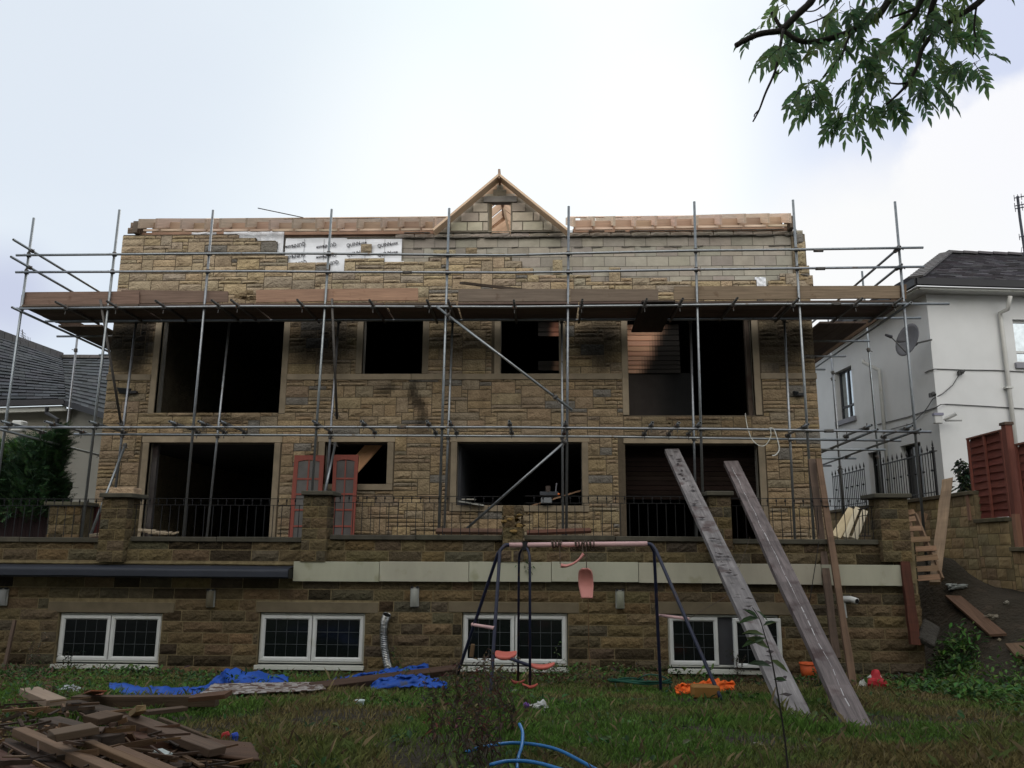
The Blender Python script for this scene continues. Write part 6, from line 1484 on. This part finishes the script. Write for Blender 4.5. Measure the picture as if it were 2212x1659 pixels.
# orange vest, tan box, bucket, red bag, green hose
cloth([(1459, 1492, 1506), (1475, 1484, 1505), (1500, 1484, 1504), (1530, 1475, 1502), (1560, 1477, 1500), (1587, 1482, 1495)], 'bright orange work vest crumpled on the ground at the right swing leg', name='work_vest', m='orange', yb=.22, ns=30)
bpy.data.objects['work_vest']['category'] = 'vest'
p = gp(1527, 1509); mb = MB(); mb.box(p.x - .16, p.x + .14, p.y - .05, p.y + .12, p.z, p.z + .14, (.30, .15, .04)); tag(mb.build('tan_box', M['plain'], bevel=.02), 'small mustard brown box sitting on the orange vest', 'box')
p = gp(1748, 1470); r0 = root('orange_bucket', 'orange builders bucket against the basement wall behind the big timbers', 'bucket', p)
mb = MB(); mb.tube([p, p + Vector((0, 0, .24))], [.095, .122], 20, (1, 1, 1), cap=False); o = mb.build('bucket_wall', M['orange_plastic'], r0, smooth=True, solid=.006); mb = MB(); mb.tube([p + Vector((0, 0, .225)), p + Vector((0, 0, .25))], .128, 20, (1.1, 1.1, 1.1), cap=False); mb.build('rim', M['orange_plastic'], r0, smooth=True, solid=.008); mb = MB(); mb.tube([p + Vector((0, 0, .0)), p + Vector((0, 0, .02))], .09, 16, (.2, .2, .2)); mb.build('bucket_base', M['orange_plastic'], r0)
r0 = root('red_bag', 'crumpled red and white plastic sack on the grass right of the big timbers', 'sack', gp(1892, 1492)); p = gp(1892, 1492)
mb = MB(); mb.ball(p + Vector((0, 0, .10)), .15, 16, 10, (.42, .02, .03), jit=.8, sc=(1, .7, .8)); mb.build('sack_body', M['plain'], r0); mb = MB(); mb.ball(p + Vector((-.13, .02, .06)), .08, 8, 6, (.55, .55, .5), jit=.9, sc=(.8, .6, 1)); mb.ball(p + Vector((.02, .03, .18)), .10, 10, 6, (.6, .6, .55), jit=.9, sc=(1.2, .6, .4)); mb.build('white_flap', M['plain'], r0)
def hosepath(cen, R1, R2, turns, n, jit): 
    P = []
    for k in range(n):
        t = k / n * turns * 2 * math.pi; p = cen + Vector((math.cos(t) * R1 * (1 + jit * nse(t * .3, 1)), math.sin(t) * R2 * (1 + jit * nse(t * .3, 7)), 0)); p.x += .08 * nse(t * .2, 5); p.z = gz(p.x, p.y) + .10 + .08 * abs(nse(t * .5, 2)); P.append(p)
    return P
cen = gp(1386, 1490); P = hosepath(cen, .40, .30, 5.3, 170, .35)
mb = MB(); mb.tube(P, .011, 6); mb.tube(smooth_path([gp(1362, 1488), at(1385, 1463, cen.y), at(1410, 1457, cen.y), at(1440, 1466, cen.y), at(1447, 1485, cen.y), gp(1430, 1500)], 8), .011, 6); mb.tube(smooth_path([gp(1328, 1470, .05), gp(1333, 1490), gp(1355, 1510), gp(1400, 1508), gp(1432, 1496)], 6), .011, 6); tag(mb.build('garden_hose', M['hose']), 'tangled dark green garden hose at the foot of the wall under the swing', 'hose')
bp = root('blue_water_pipe', 'bright blue plastic water pipe looped in the grass at the bottom of the photo', 'pipe', gp(1120, 1640))
def gpath(pts, r, name, n=6, h=.03):
    mb = MB(); mb.tube(smooth_path([G(u, v, h) for u, v in pts], n), r, 8); return mb.build(name, M['blue_pipe'], bp, smooth=True)
gpath([(1008, 1624), (1050, 1612), (1106, 1605), (1160, 1609), (1206, 1620), (1252, 1643), (1290, 1664)], .011, 'pipe_loop', h=.075)
gpath([(1060, 1652), (1090, 1645), (1130, 1644), (1170, 1650), (1230, 1668)], .011, 'pipe_loop', h=.075)
mb = MB(); mb.tube(smooth_path([at(1122, 1564, 5.9), at(1129, 1582, 5.8), at(1127, 1612, 5.6), at(1120, 1635, 5.5), at(1117, 1664, 5.35)], 5), .011, 8); mb.build('pipe_end', M['blue_pipe'], bp, smooth=True)
# planks on the soil bank
def flat(us, label, col, m='board_wood', th=.035, h=.09):
    A, B, C2, D = [G(u, v) for u, v in us]
    mb = MB(); T = [q + Vector((0, 0, h)) for q in (A, B, C2, D)]; Bt = [q + Vector((0, 0, h - th)) for q in (A, B, C2, D)]
    mb.hexa([Bt[0], Bt[1], T[1], T[0], Bt[3], Bt[2], T[2], T[3]], col); return tag(mb.build('plank', M[m]), label, 'plank')
flat([(2042, 1297), (2077, 1299), (2176, 1382), (2140, 1384)], 'brown plank laid down the dark soil slope below the retaining wall', (.62, .45, .36))
flat([(2173, 1404), (2240, 1400), (2240, 1440), (2195, 1430)], 'brown plank at the right edge of the photo on the soil', (.62, .48, .36))
p = gp(2006, 1390); mb = MB(); mb.beam(p + Vector((-.05, 0, 0)), p + Vector((.20, .3, .25)), .25, .10, side=(1, -.3, -.6), col=(.055, .05, .042)); tag(mb.build('concrete_lump', M['stone'], bevel=.02), 'grey concrete lump half buried beside the rusty post', 'rubble')
mb = MB(); mb.beam(at(9, 1446, 12.6), at(32, 1340, 12.9), .045, .045, side=(1, 0, 0), col=(.5, .45, .45)); tag(mb.build('wooden_stake', M['board_wood']), 'slim wooden stake standing against the wall at the far left', 'stake')
mb = MB(); mb.beam(at(1018, 1420, 12.3), at(1022, 1391, 12.3), .06, .05, side=(1, 0, 0), col=(.6, .5, .35)); tag(mb.build('wooden_stake', M['board_wood'], bevel=.01), 'short stake before the window inside the left swing legs', 'stake')
# =================================================================== PLANTS
import array
def leafset(name, polys, cols, m, parent=None):
    """polys: list of point lists (3-6 points) -> one mesh"""
    vs = []; fs = []; 
    for p in polys: b = len(vs); vs += [tuple(q) for q in p]; fs.append(tuple(range(b, b + len(p))))
    me = bpy.data.meshes.new(name); me.from_pydata(vs, [], fs); me.materials.append(M[m])
    ca = me.color_attributes.new('Col', 'FLOAT_COLOR', 'CORNER'); cf = array.array('f')
    for p, c_ in zip(polys, cols):
        for _ in p: cf.extend((c_[0], c_[1], c_[2], 1.0))
    ca.data.foreach_set('color', cf); me.update(); o = bpy.data.objects.new(name, me); put(o, parent); return o
rnd = random.Random(5)
def rv(s_=1.0): return Vector((rnd.uniform(-1, 1), rnd.uniform(-1, 1), rnd.uniform(-1, 1))) * s_
def leaf(base_, d, n_, L, w, fold=.25, droop=.15):
    """pointed leaflet as a 6-gon split down the midrib: returns two quads-ish polygons"""
    d = d.normalized(); s_ = d.cross(n_); s_ = s_.normalized() if s_.length > 1e-4 else Vector((1, 0, 0)); n_ = s_.cross(d)
    p1 = base_ + d * L * .35; p2 = base_ + d * L * .7 - Vector((0, 0, droop * L * .3)); t = base_ + d * L - Vector((0, 0, droop * L))
    up = n_ * w * fold
    return [[base_, p1 + s_ * w * .5 + up, p2 + s_ * w * .36 + up, t, p2, p1], [base_, p1, p2, t, p2 - s_ * w * .36 + up, p1 - s_ * w * .5 + up]]
# ---- ash tree: trunk behind the camera on the right, its crown overhead, a bough hanging into the picture
at_root = root('ash_tree', 'ash tree whose leafy bough hangs in from the top right over the garden', 'tree', (6.2, -1.2, -1.4))
def ap(x, y, Y=4.6): return at(1555.2 + .2969 * x, .2969 * y, Y)
mb = MB(); mb.tube([(6.2, -1.2, -1.7), (6.1, -1.2, 0), (5.9, -1.0, 2.2), (5.4, -.6, 4.4), (4.9, 0, 6.5), (4.6, .4, 9)], [.34, .27, .24, .20, .14, .06], 12); mb.build('trunk', M['bark'], at_root, smooth=True)
J = Vector((4.9, 2.6, 4.6))
limbs = []
def limb(pts, r, name='branch'):
    P = smooth_path(pts, 5); n = len(P); mb = MB(); rr = [max(.0015, lerp(r[0], r[1], i / (n - 1))) * (1 + .12 * nse(i * .8, r[0] * 99)) for i in range(n)]; mb.tube(P, rr, 7); limbs.append(P); return mb.build(name, M['bark'], at_root, smooth=True)
limb([(5.5, -.7, 4.2), (5.4, .8, 5.0), J], (.10, .055)); 
top = [ap(700, -120), ap(1290, -120), ap(1540, -150), ap(2000, -120), ap(860, -100, 4.4), ap(1100, -150)]
for q, r_ in zip(top, (.028, .028, .03, .028, .015, .018)): limb([J, J.lerp(q, .5) + Vector((0, .1, .25)), q], (.045, r_))
limb([ap(700, -120), ap(670, 0), ap(560, 110), ap(465, 205), ap(440, 225), ap(300, 245), ap(200, 285), ap(115, 333)], (.024, .017))
limb([ap(460, 215, 4.55), ap(430, 380, 4.5), ap(400, 520, 4.5), ap(330, 680, 4.5), ap(285, 800, 4.5), ap(240, 885, 4.5)], (.010, .0045)); limb([ap(400, 520, 4.5), ap(430, 535, 4.5), ap(470, 495, 4.5)], (.006, .003)); limb([ap(285, 800, 4.5), ap(255, 830, 4.5), ap(248, 850, 4.5)], (.005, .003))
limb([ap(375, 90), ap(395, 120), ap(440, 195), ap(480, 235), ap(560, 290), ap(640, 305), ap(760, 290), ap(870, 258), ap(980, 215), ap(1080, 160), ap(1180, 80), ap(1290, -120)], (.010, .024))
limb([ap(1100, -150), ap(1040, 40, 4.5), ap(990, 170, 4.5), ap(930, 290, 4.5), ap(870, 430, 4.5), ap(750, 560, 4.5)], (.012, .005))
limb([ap(1540, -150), ap(1470, 0), ap(1400, 130), ap(1300, 230), ap(1210, 280)], (.026, .006)); limb([ap(2000, -120), ap(1880, 20), ap(1680, 150), ap(1560, 240), ap(1470, 360), ap(1440, 470), ap(1370, 600), ap(1290, 690), ap(1210, 760)], (.022, .006))
limb([ap(1870, 20), ap(1850, 190), ap(1862, 290), ap(1850, 330), ap(1845, 400)], (.007, .004)); limb([ap(1430, 60), ap(1350, 90), ap(1235, 132)], (.012, .006)); limb([ap(860, -100), ap(790, 0), ap(740, 45), ap(680, 80), ap(600, 80)], (.008, .003))
limb([ap(1380, 600), ap(1300, 610), ap(1210, 600)], (.008, .004)); limb([ap(1560, 0), ap(1510, 150), ap(1480, 300)], (.02, .006)); limb([ap(880, 0), ap(780, 110), ap(640, 170), ap(560, 190)], (.007, .003))
polys = []; cols = []
GC = [(.15, .25, .11), (.13, .22, .11), (.17, .27, .11), (.11, .19, .10), (.21, .30, .11)]
rach = MB()
def compound(b0, d, L, ll, nl=9):
    """ash leaf: drooping rachis with opposite pointed leaflets"""
    d = d.normalized(); P = []; pos = Vector(b0); dd = d.copy()
    for k in range(7):
        P.append(pos.copy()); dd = (dd + Vector((0, 0, -.13))).normalized(); pos = pos + dd * L / 6
    rach.tube(P, [.0022, .002, .002, .0016, .0014, .0012, .001], 4, (.6, .8, .4))
    side = dd.cross(Vector((0, 0, 1)) + rv(.5)); side = side.normalized() if side.length > .01 else Vector((1, 0, 0)); up = side.cross(dd)
    c_ = GC[rnd.randrange(5)]
    for k in range((nl - 1) // 2):
        t = .30 + .70 * k / ((nl - 1) // 2) ; i = t * 6; j = min(5, int(i)); q = P[j].lerp(P[j + 1], i - j); ax2 = (P[j + 1] - P[j]).normalized()
        for s_ in (-1, 1):
            ld = (ax2 * .75 + side * s_ * .85 + rv(.16) + Vector((0, 0, -.15))).normalized()
            for pl_ in leaf(q, ld, up + rv(.25), ll * rnd.uniform(.8, 1.1), ll * rnd.uniform(.32, .40), .22, .12): polys.append(pl_); cols.append(tuple(x * rnd.uniform(.85, 1.15) for x in c_))
    for pl_ in leaf(P[-1], dd + rv(.1), up, ll * 1.05, ll * .36): polys.append(pl_); cols.append(c_)
CL = [(480, 60, 70, 5), (330, 240, 110, 9), (400, 380, 130, 12), (520, 380, 120, 11), (620, 330, 120, 9), (700, 160, 130, 9), (850, 130, 110, 9), (780, 350, 110, 9), (940, 60, 90, 7), (660, 680, 120, 12), (750, 760, 120, 12), (640, 600, 80, 6), (850, 640, 100, 7),
      (960, 430, 140, 14), (1050, 560, 130, 12), (1000, 300, 110, 9), (940, 880, 100, 10), (940, 780, 100, 8), (1060, 760, 110, 9), (1180, 760, 110, 9), (1150, 430, 120, 10), (1290, 330, 130, 11), (1230, 60, 110, 7), (1290, 540, 120, 10), (1430, 260, 140, 13), (1590, 240, 130, 12), (1560, 100, 130, 11),
      (1420, 120, 110, 9), (1700, 120, 110, 10), (1830, 70, 80, 7), (1840, 190, 60, 4), (1480, 440, 120, 9), (1470, 610, 110, 9), (1390, 700, 90, 7), (1540, 640, 80, 5), (1840, 470, 110, 8), (1900, 480, 90, 6), (1760, 480, 60, 3), (1640, 330, 90, 6), (1130, 640, 100, 9), (560, 200, 90, 6), (1030, 180, 90, 7)]
CL += [(rnd.uniform(500, 1950), rnd.uniform(-260, -60), 120, 8) for _ in range(12)]
for (x, y, rad, n) in CL:
    for _ in range(max(3, int(n * .53))):
        Yd = 4.6 + rnd.uniform(-.35, .45); a = rnd.uniform(0, 6.283); rr = rad * .5 * rnd.random() ** .5
        b0 = ap(x + rr * math.cos(a) * 1.0, y - rad * .35 + rr * math.sin(a) * .7, Yd)
        dr_ = Vector((math.cos(a) * 1.0, rnd.uniform(-.7, .7), -.45 - .35 * rnd.random() + .5 * (math.sin(a) < -.6)))
        compound(b0, dr_, rnd.uniform(.13, .20), rnd.uniform(.070, .090), 9 if rnd.random() < .7 else 7)
leafset('foliage', polys, cols, 'leaf', at_root)
rach.build('leaf_stalks', M['bark'], at_root)
# rest of the crown, above and behind the camera (it shades the garden)
polys = []; cols = []
for k in range(5200):
    t = rnd.random(); c_ = rv(1.0)
    while c_.length > 1: c_ = rv(1.0)
    p = Vector((3.6 + c_.x * 5.0, -2.2 + c_.y * 4.4, 7.4 + c_.z * 3.0))
    if p.y > 2.6 and p.z < 5.2: continue
    d = rv().normalized()
    for pl_ in leaf(p, d, rv(), .34, .20): polys.append(pl_); cols.append(GC[rnd.randrange(5)])
leafset('upper_crown', polys, cols, 'leaf', at_root)
for k in range(12):
    a = k / 12 * 6.283; limb([(5.0, -.4, 5.5 + .2 * k % 1), (4.4 + 1.5 * math.cos(a), -1 + 1.5 * math.sin(a), 7), (3.8 + 3.8 * math.cos(a), -2 + 3.4 * math.sin(a), 7.6 + math.sin(k * 2.1))], (.08, .02))
# ---- dark conifer left
cf = root('conifer', 'dense dark green conifer with a feathery leader beside the left house', 'tree', at(55, 1150, 16.8))
c0 = at(55, 1160, 16.8); mb = MB(); c0.z = -1; mb.tube([c0, c0 + Vector((.1, 0, 1.6)), Vector((at(120, 930, 16.6).x, 16.7, at(120, 918, 16.6).z))], [.10, .07, .01], 8); mb.build('trunk', M['bark'], cf)
polys = []; cols = []
OUT = [(-60, 930), (0, 955), (30, 960), (60, 940), (90, 930), (112, 932), (126, 906), (137, 925), (150, 940), (155, 960), (150, 1000), (142, 1015), (150, 1030), (145, 1050), (148, 1075), (130, 1100), (130, 1160)]
def spray(p, d, L, c_):
    d = d.normalized(); s_ = d.cross(Vector((0, 0, 1)) + rv(.3)).normalized()
    for k in range(5):
        q = p + d * L * (.15 + .17 * k)
        for sg in (-1, 1):
            e_ = (d * .8 + s_ * sg * .75).normalized(); l = L * (.42 - .05 * k); w = .014
            polys.append([q - d * w, q + e_ * l, q + d * w]); cols.append(tuple(x * rnd.uniform(.7, 1.3) for x in c_))
    polys.append([p - s_ * .01, p + d * L, p + s_ * .01]); cols.append(c_)
for k in range(8500):
    u, v = rnd.uniform(-80, 150), rnd.uniform(905, 1120)
    # crown envelope (height by column)
    env = interp([(-80, 925), (0, 945), (25, 955), (60, 945), (90, 935), (110, 930), (126, 908), (135, 915), (146, 940), (150, 975)], u)
    if v < env + 8: continue
    lim = interp([(905, 132), (930, 143), (960, 150), (990, 143), (1010, 135), (1040, 142), (1120, 132)], v)
    if u > lim: continue
    dep = 16.7 + rnd.uniform(-.9, .9) * (1 - .6 * (u > 100)); p = at(u, v, dep)
    c_ = (.038, .080, .040) if rnd.random() < .6 else (.065, .135, .05)
    if u < 40 and v < 1000 and rnd.random() < .6: c_ = (.09, .17, .04)
    d = Vector((((u - 60) / 90.0) + rnd.uniform(-.5, .5), rnd.uniform(-1, .3), rnd.uniform(-.2, .7)))
    spray(p, d, rnd.uniform(.14, .30), c_)
cm = MB()
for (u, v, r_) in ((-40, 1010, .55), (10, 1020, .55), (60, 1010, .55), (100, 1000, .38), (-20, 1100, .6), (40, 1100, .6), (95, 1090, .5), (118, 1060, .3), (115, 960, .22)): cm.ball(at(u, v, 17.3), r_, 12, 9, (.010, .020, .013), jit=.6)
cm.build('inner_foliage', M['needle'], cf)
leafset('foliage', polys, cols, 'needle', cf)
# ---- grass and weeds: one mass on the ground
polys = []; cols = []
def patch(x, y): return nse(x * .55, y * .55, 3.3) + .5 * nse(x * 1.7, y * 1.7, 8)
def soilish(x, y): return ss(5.6, 6.8, x) * ss(10.0, 11.6, y)
import math as _m
N_ = 0
for k in range(215000):
    Y = 4.6 + 8.4 * rnd.random() ** 1.25; xm = .70 * Y; X = rnd.uniform(-xm - .5, xm + .3)
    if soilish(X, Y) > rnd.random() * .8: continue
    pt = patch(X, Y)
    earth = nse(X * .9, Y * 1.1, 14) + .2
    if X < -1.2 and Y < 7.2 and rnd.random() < .5 * ss(-1.2, -3, X): continue
    if earth > .40 and rnd.random() < .8: continue
    br = ss(-.2, .40, pt + .35 * ss(-1, 4, X) - .18 * (Y > 8))      # dry and brown to the right
    h = rnd.uniform(.022, .060) * (1 + .9 * ss(.05, .5, nse(X * .8, Y * .8, 21)));
    if abs(X - 1.9) < .6 and 6.8 < Y < 7.8: h *= 1.7
    if Y > 11.9: h *= 1.5
    z = gz(X, Y) - .005; a = rnd.uniform(0, 6.283); l = rnd.uniform(.2, 1.0) * h; w = rnd.uniform(.0016, .0036) * (1 + Y / 12)
    c_ = (lerp(.105, .205, br), lerp(.200, .165, br), lerp(.034, .068, br)); kx = rnd.uniform(.45, 1.5)
    if rnd.random() < .035: h *= 1.6; l *= 1.8; w *= .6; c_ = rnd.choice([(.26, .20, .11), (.12, .16, .05), (.16, .11, .06)])
    if nse(X * 3.1, Y * 3.1, 31) > .32: h *= 1.35
    ca_, sa_ = math.cos(a), math.sin(a); dx, dy = -sa_ * w, ca_ * w
    polys.append([(X - dx, Y - dy, z), (X + dx, Y + dy, z), (X + ca_ * l * .45 + dx * .6, Y + sa_ * l * .45 + dy * .6, z + h * .7), (X + ca_ * l, Y + sa_ * l, z + h)]); cols.append(tuple(q * kx for q in c_))
def weedclump(X, Y, n, hh, L, c_, w=.35, spread=.15):
    z = gz(X, Y)
    for _ in range(n):
        b0 = Vector((X + rnd.gauss(0, spread), Y + rnd.gauss(0, spread), 0)); b0.z = gz(b0.x, b0.y) + rnd.random() * hh
        d = Vector((rnd.uniform(-1, 1), rnd.uniform(-1, 1), rnd.uniform(-.2, .9))); l = L * rnd.uniform(.6, 1.3)
        for pl_ in leaf(b0, d, Vector((0, 0, 1)) + rv(.4), l, l * w, .15, .2): polys.append(pl_); cols.append(tuple(q * rnd.uniform(.7, 1.3) for q in c_))
WG = (.085, .17, .036); WD = (.046, .095, .03); WB = (.13, .085, .05)
for k in range(120): weedclump(rnd.uniform(-3.0, 1.0), rnd.uniform(8.2, 9.0) , 10, .02, .06, WG if rnd.random() < .8 else WD)
for k in range(230): X = rnd.uniform(-8.5, 5.6); weedclump(X, 12.5 + rnd.uniform(-.5, .3), 16, .14 + .30 * abs(nse(X * 1.3, 1)), rnd.choice([.05, .07, .10]), rnd.choice([WG, WD, WD, WB, (.05, .04, .03)]))
for k in range(90): X = rnd.uniform(-8, -3.3); weedclump(X, rnd.uniform(10.2, 12.4), 16, .16, .08, rnd.choice([WG, WD, WD]))
for k in range(110): weedclump(rnd.uniform(4.6, 7.4), rnd.uniform(9.0, 12.2), 22, .16, .10, rnd.choice([WG, WG, WD]), .4)
for k in range(40): p = G(rnd.uniform(1960, 2110), rnd.uniform(1395, 1480)); weedclump(p.x, p.y, 22, .16, .13, rnd.choice([WG, WD]), .3)
for k in range(170): Y = rnd.uniform(4.8, 10.5); weedclump(rnd.uniform(-.65, .55) * Y, Y, 9, .04, rnd.choice([.05, .07, .09]), rnd.choice([WG, WD, WD, (.10, .12, .04)]), .5, .10)
for k in range(60): p = G(rnd.uniform(0, 180), rnd.uniform(1455, 1560)); weedclump(p.x, p.y, 18, .22, .07, rnd.choice([WG, WB, WB, WD]), .3)
for k in range(40): weedclump(rnd.uniform(-.2, 1.4), rnd.uniform(11.4, 12.6), 20, .28, .06, rnd.choice([WG, WB, WB, (.09, .10, .03)]), .45)
o = leafset('grass', polys, cols, 'weed'); tag(o, 'rough grass with low weeds and dry patches', 'grass', None, 'stuff')
# ---- plants one can tell apart: dried dock stems in the middle, leafy shoots, the near sapling
def stemplant(name, label, b0, H, n_st, lc, sc_, Lf, dens, m='weed', lean=.25, grp=None, stemw=.004, curl=1.0, cat='weed'):
    r0 = root(name, label, cat, b0, grp); st = MB(); global polys, cols; polys = []; cols = []
    for s_ in range(n_st):
        a = rnd.uniform(0, 6.283); ln = rnd.uniform(.1, 1) * lean * H; P = []; hh = H * rnd.uniform(.6, 1.0)
        o_ = Vector((rnd.gauss(0, .05), rnd.gauss(0, .05), 0))
        for k in range(7): t = k / 6; P.append(b0 + o_ + Vector((math.cos(a) * ln * t * t + .02 * math.sin(k * 2.2 + s_), math.sin(a) * ln * t * t, hh * t)))
        st.tube(P, [stemw * (1.2 - .8 * k / 6) for k in range(7)], 5, sc_)
        for k in range(int(dens * hh / .1)):
            t = rnd.uniform(.15, 1); i = t * 6; j = min(5, int(i)); q = P[j].lerp(P[j + 1], i - j); d = rv(); d.z *= .6
            if rnd.random() < .3: st.tube([q, q + d * .08, q + d * .13 + Vector((0, 0, .04))], stemw * .45, 4, sc_); q = q + d * .12
            for pl_ in leaf(q, d, rv() + Vector((0, 0, 1)), Lf * rnd.uniform(.5, 1.3), Lf * .38, .4 * curl, .3 * curl): polys.append(pl_); cols.append(tuple(x * rnd.uniform(.6, 1.4) for x in rnd.choice(lc)))
    st.build('stem', M['weed'], r0); leafset('leaves', polys, cols, m, r0); return r0
BR = [(.11, .065, .045), (.16, .09, .055), (.07, .05, .038), (.08, .10, .04)]
GRP = 'dead brown dock plants standing in the grass'
spots = [(985, 1600, .55), (1010, 1560, .6), (1045, 1590, .55), (1070, 1550, .6), (960, 1540, .55), (1100, 1590, .5), (1030, 1640, .5), (1000, 1655, .45), (930, 1610, .4), (1060, 1655, .4), (1090, 1530, .5), (1020, 1510, .55)]
DL = ['dead dock plant left in the tangle, standing left of the bare blue pipe loop', 'tall dead dock plant in the middle of the dry tangle', 'dead dock plant directly above the left end of the blue pipe', 'dead dock plant beside the purple ball on its left', 'dead dock plant at the upper left of the dry tangle',
      'dead dock plant just left of the upright blue pipe end', 'dead dock plant standing at the left tip of the blue pipe loop', 'dead dock plant cut off by the bottom edge, lowest of the tangle', 'small dead dock plant leftmost in the dry tangle', 'dead dock plant inside the blue pipe loop at the bottom edge', 'dead dock plant behind the purple ball near the front left swing leg', 'dead dock plant under the far left swing leg']
for i, (u, v, H) in enumerate(spots):
    p = G(u, v); stemplant('dead_weed', DL[i], p, H, 4, BR, (.08, .055, .04), .055, 4, lean=.45, grp=GRP)
stemplant('dead_weed', 'dry stalk clump with pale flower heads at the far left wall', G(70, 1470), .75, 6, [(.30, .26, .17), (.08, .06, .04), (.05, .05, .03)], (.10, .075, .05), .035, 4, lean=.3, cat='weed')
stemplant('leafy_shoot', 'bright green leafy shoot before the third cellar window', G(1204, 1476), .78, 1, [(.14, .20, .06)], (.05, .05, .03), .055, 3, lean=.1, cat='plant')
stemplant('leafy_shoot', 'yellow green leafy shoot at the right corner of the second cellar window', G(868, 1470), .55, 3, [(.10, .13, .04), (.06, .09, .03)], (.06, .05, .03), .05, 6, lean=.5, cat='plant')
stemplant('leafy_shoot', 'low dark shoot before the leftmost cellar window', G(150, 1462), .50, 3, [(.025, .03, .02)], (.03, .025, .02), .06, 4, lean=.3, cat='plant')
stemplant('leafy_shoot', 'tangled shoots under the rightmost cellar window', G(1590, 1470), .45, 4, [(.04, .05, .02), (.07, .05, .03)], (.06, .04, .03), .04, 5, lean=.5, cat='plant')
stemplant('leafy_shoot', 'green shoot beside the orange bucket', G(1772, 1492), .38, 3, [(.05, .10, .03)], (.05, .05, .03), .07, 5, lean=.2, cat='plant')
stemplant('leafy_shoot', 'tall weed growing through the blue tarpaulin hump', G(867, 1492), .30, 3, [(.04, .09, .03)], (.05, .05, .03), .05, 6, lean=.2, cat='plant')
# small plant growing from the parapet between the glider bars
stemplant('wall_fern', 'small green plant hanging from the parapet behind the glider bars', at(1134, 1218, YT - .06) - Vector((0, 0, .16)), .22, 5, [(.05, .11, .04)], (.05, .06, .03), .06, 6, lean=.4, cat='plant')
shr = stemplant('oleander_shrub', 'small dark spiky-leaved shrub between the leaning board and the tall fence panel', Vector((8.5, 16.9, 1.15)), .75, 8, [(.03, .05, .03), (.06, .08, .05)], (.05, .04, .03), .14, 6, lean=.4, cat='shrub')
# near sapling
r0 = root('sapling', 'thin dark sapling with a few broad leaves, close to the camera before the big timbers', 'sapling', at(1702, 1720, 4.4))
st = MB(); P = smooth_path([at(1705, 1720, 4.3), at(1700, 1640, 4.35), at(1690, 1560, 4.4), at(1668, 1430, 4.45), at(1652, 1372, 4.5), at(1640, 1335, 4.5), at(1625, 1312, 4.5)], 6); P[0].z = min(P[0].z, gz(P[0].x, P[0].y)); st.tube(P, [.0055 * (1.1 - .8 * k / (len(P) - 1)) for k in range(len(P))], 6, (.03, .026, .02)); st.build('stem', M['weed'], r0)
polys = []; cols = []
for (u, v, du, dv, L) in ((1640, 1335, -36, 4, .11), (1640, 1338, -30, -24, .10), (1655, 1378, -44, 10, .13), (1662, 1402, -40, -26, .14), (1652, 1372, -38, -8, .12), (1668, 1440, -48, -12, .13), (1664, 1425, 36, 20, .10), (1632, 1318, 22, 16, .08), (1648, 1352, 22, -10, .08), (1700, 1470, -28, -6, .07)):
    q = at(u, v, 4.45); d = at(u + du, v + dv, 4.45) - q
    for pl_ in leaf(q, d, Vector((0, -.6, 1)) + rv(.3), L, L * .42, .12, .15): polys.append(pl_); cols.append(rnd.choice([(.05, .09, .03), (.03, .055, .025), (.09, .12, .04)]))
leafset('leaves', polys, cols, 'weed', r0)
# thin wires: rope from the parapet down to the swing leg
mb = MB(); mb.tube(smooth_path([at(1770, 1175, 12.7), at(1640 + 90, 1260, 12.0), at(1762 - 60, 1290, 11), at(1490, 1337, 9.9)], 5) if False else smooth_path([at(1769, 1170, 12.6), at(1752, 1280, 11.8), at(1745, 1320, 11.5)], 5), .006, 5, (.06, .05, .045)); bpy.data.objects
o = tag(mb.build('hanging_cord', M['rope']), 'thin dark cord hanging down the parapet between the big and the thin timbers', 'cord')
mb = MB(); mb.tube([at(1608 + 50 - 38, 1160, 12.8), at(1603, 1210, 12.2), at(1580 - 13, 1290, 11), at(1490, 1335, 9.9)], .004, 4); tag(mb.build('hanging_cord', M['rope']), 'thin cord slanting from the parapet to the right swing leg', 'cord')
# a belt of unseen trees added behind the camera to darken the lower scene
def tree(x, y, h, r, label):
    r0 = root('shade_tree', label, 'tree', (x, y, -1.6), 'unseen shade trees behind the camera'); mb = MB(); mb.tube([(x, y, -1.8), (x + .1, y, h * .4), (x, y, h * .8)], [.25, .16, .05], 8); mb.build('trunk', M['bark'], r0)
    global polys, cols; polys = []; cols = []
    for k in range(3000):
        c_ = rv(1.0)
        while c_.length > 1: c_ = rv(1.0)
        p = Vector((x + c_.x * r, y + c_.y * r, h * .5 + c_.z * h * .55 - .5))
        for pl_ in leaf(p, rv(), rv(), .55, .34): polys.append(pl_); cols.append(GC[rnd.randrange(5)])
    leafset('crown', polys, cols, 'leaf', r0)
for i, (x, y, h, r) in enumerate([(-13, -5, 11, 3.4), (-8, -8, 12, 3.8), (-2.5, -9, 12, 3.9), (3.5, -9.5, 13, 3.9), (9, -7, 12, 3.8), (14, -3, 10, 3.4), (-15, 2, 8, 3.0)]):
    tree(x, y, h, r, ['low', 'leafy', 'broad', 'tall', 'dense', 'short', 'outlying'][i] + ' unseen tree added behind the photographer for shade')
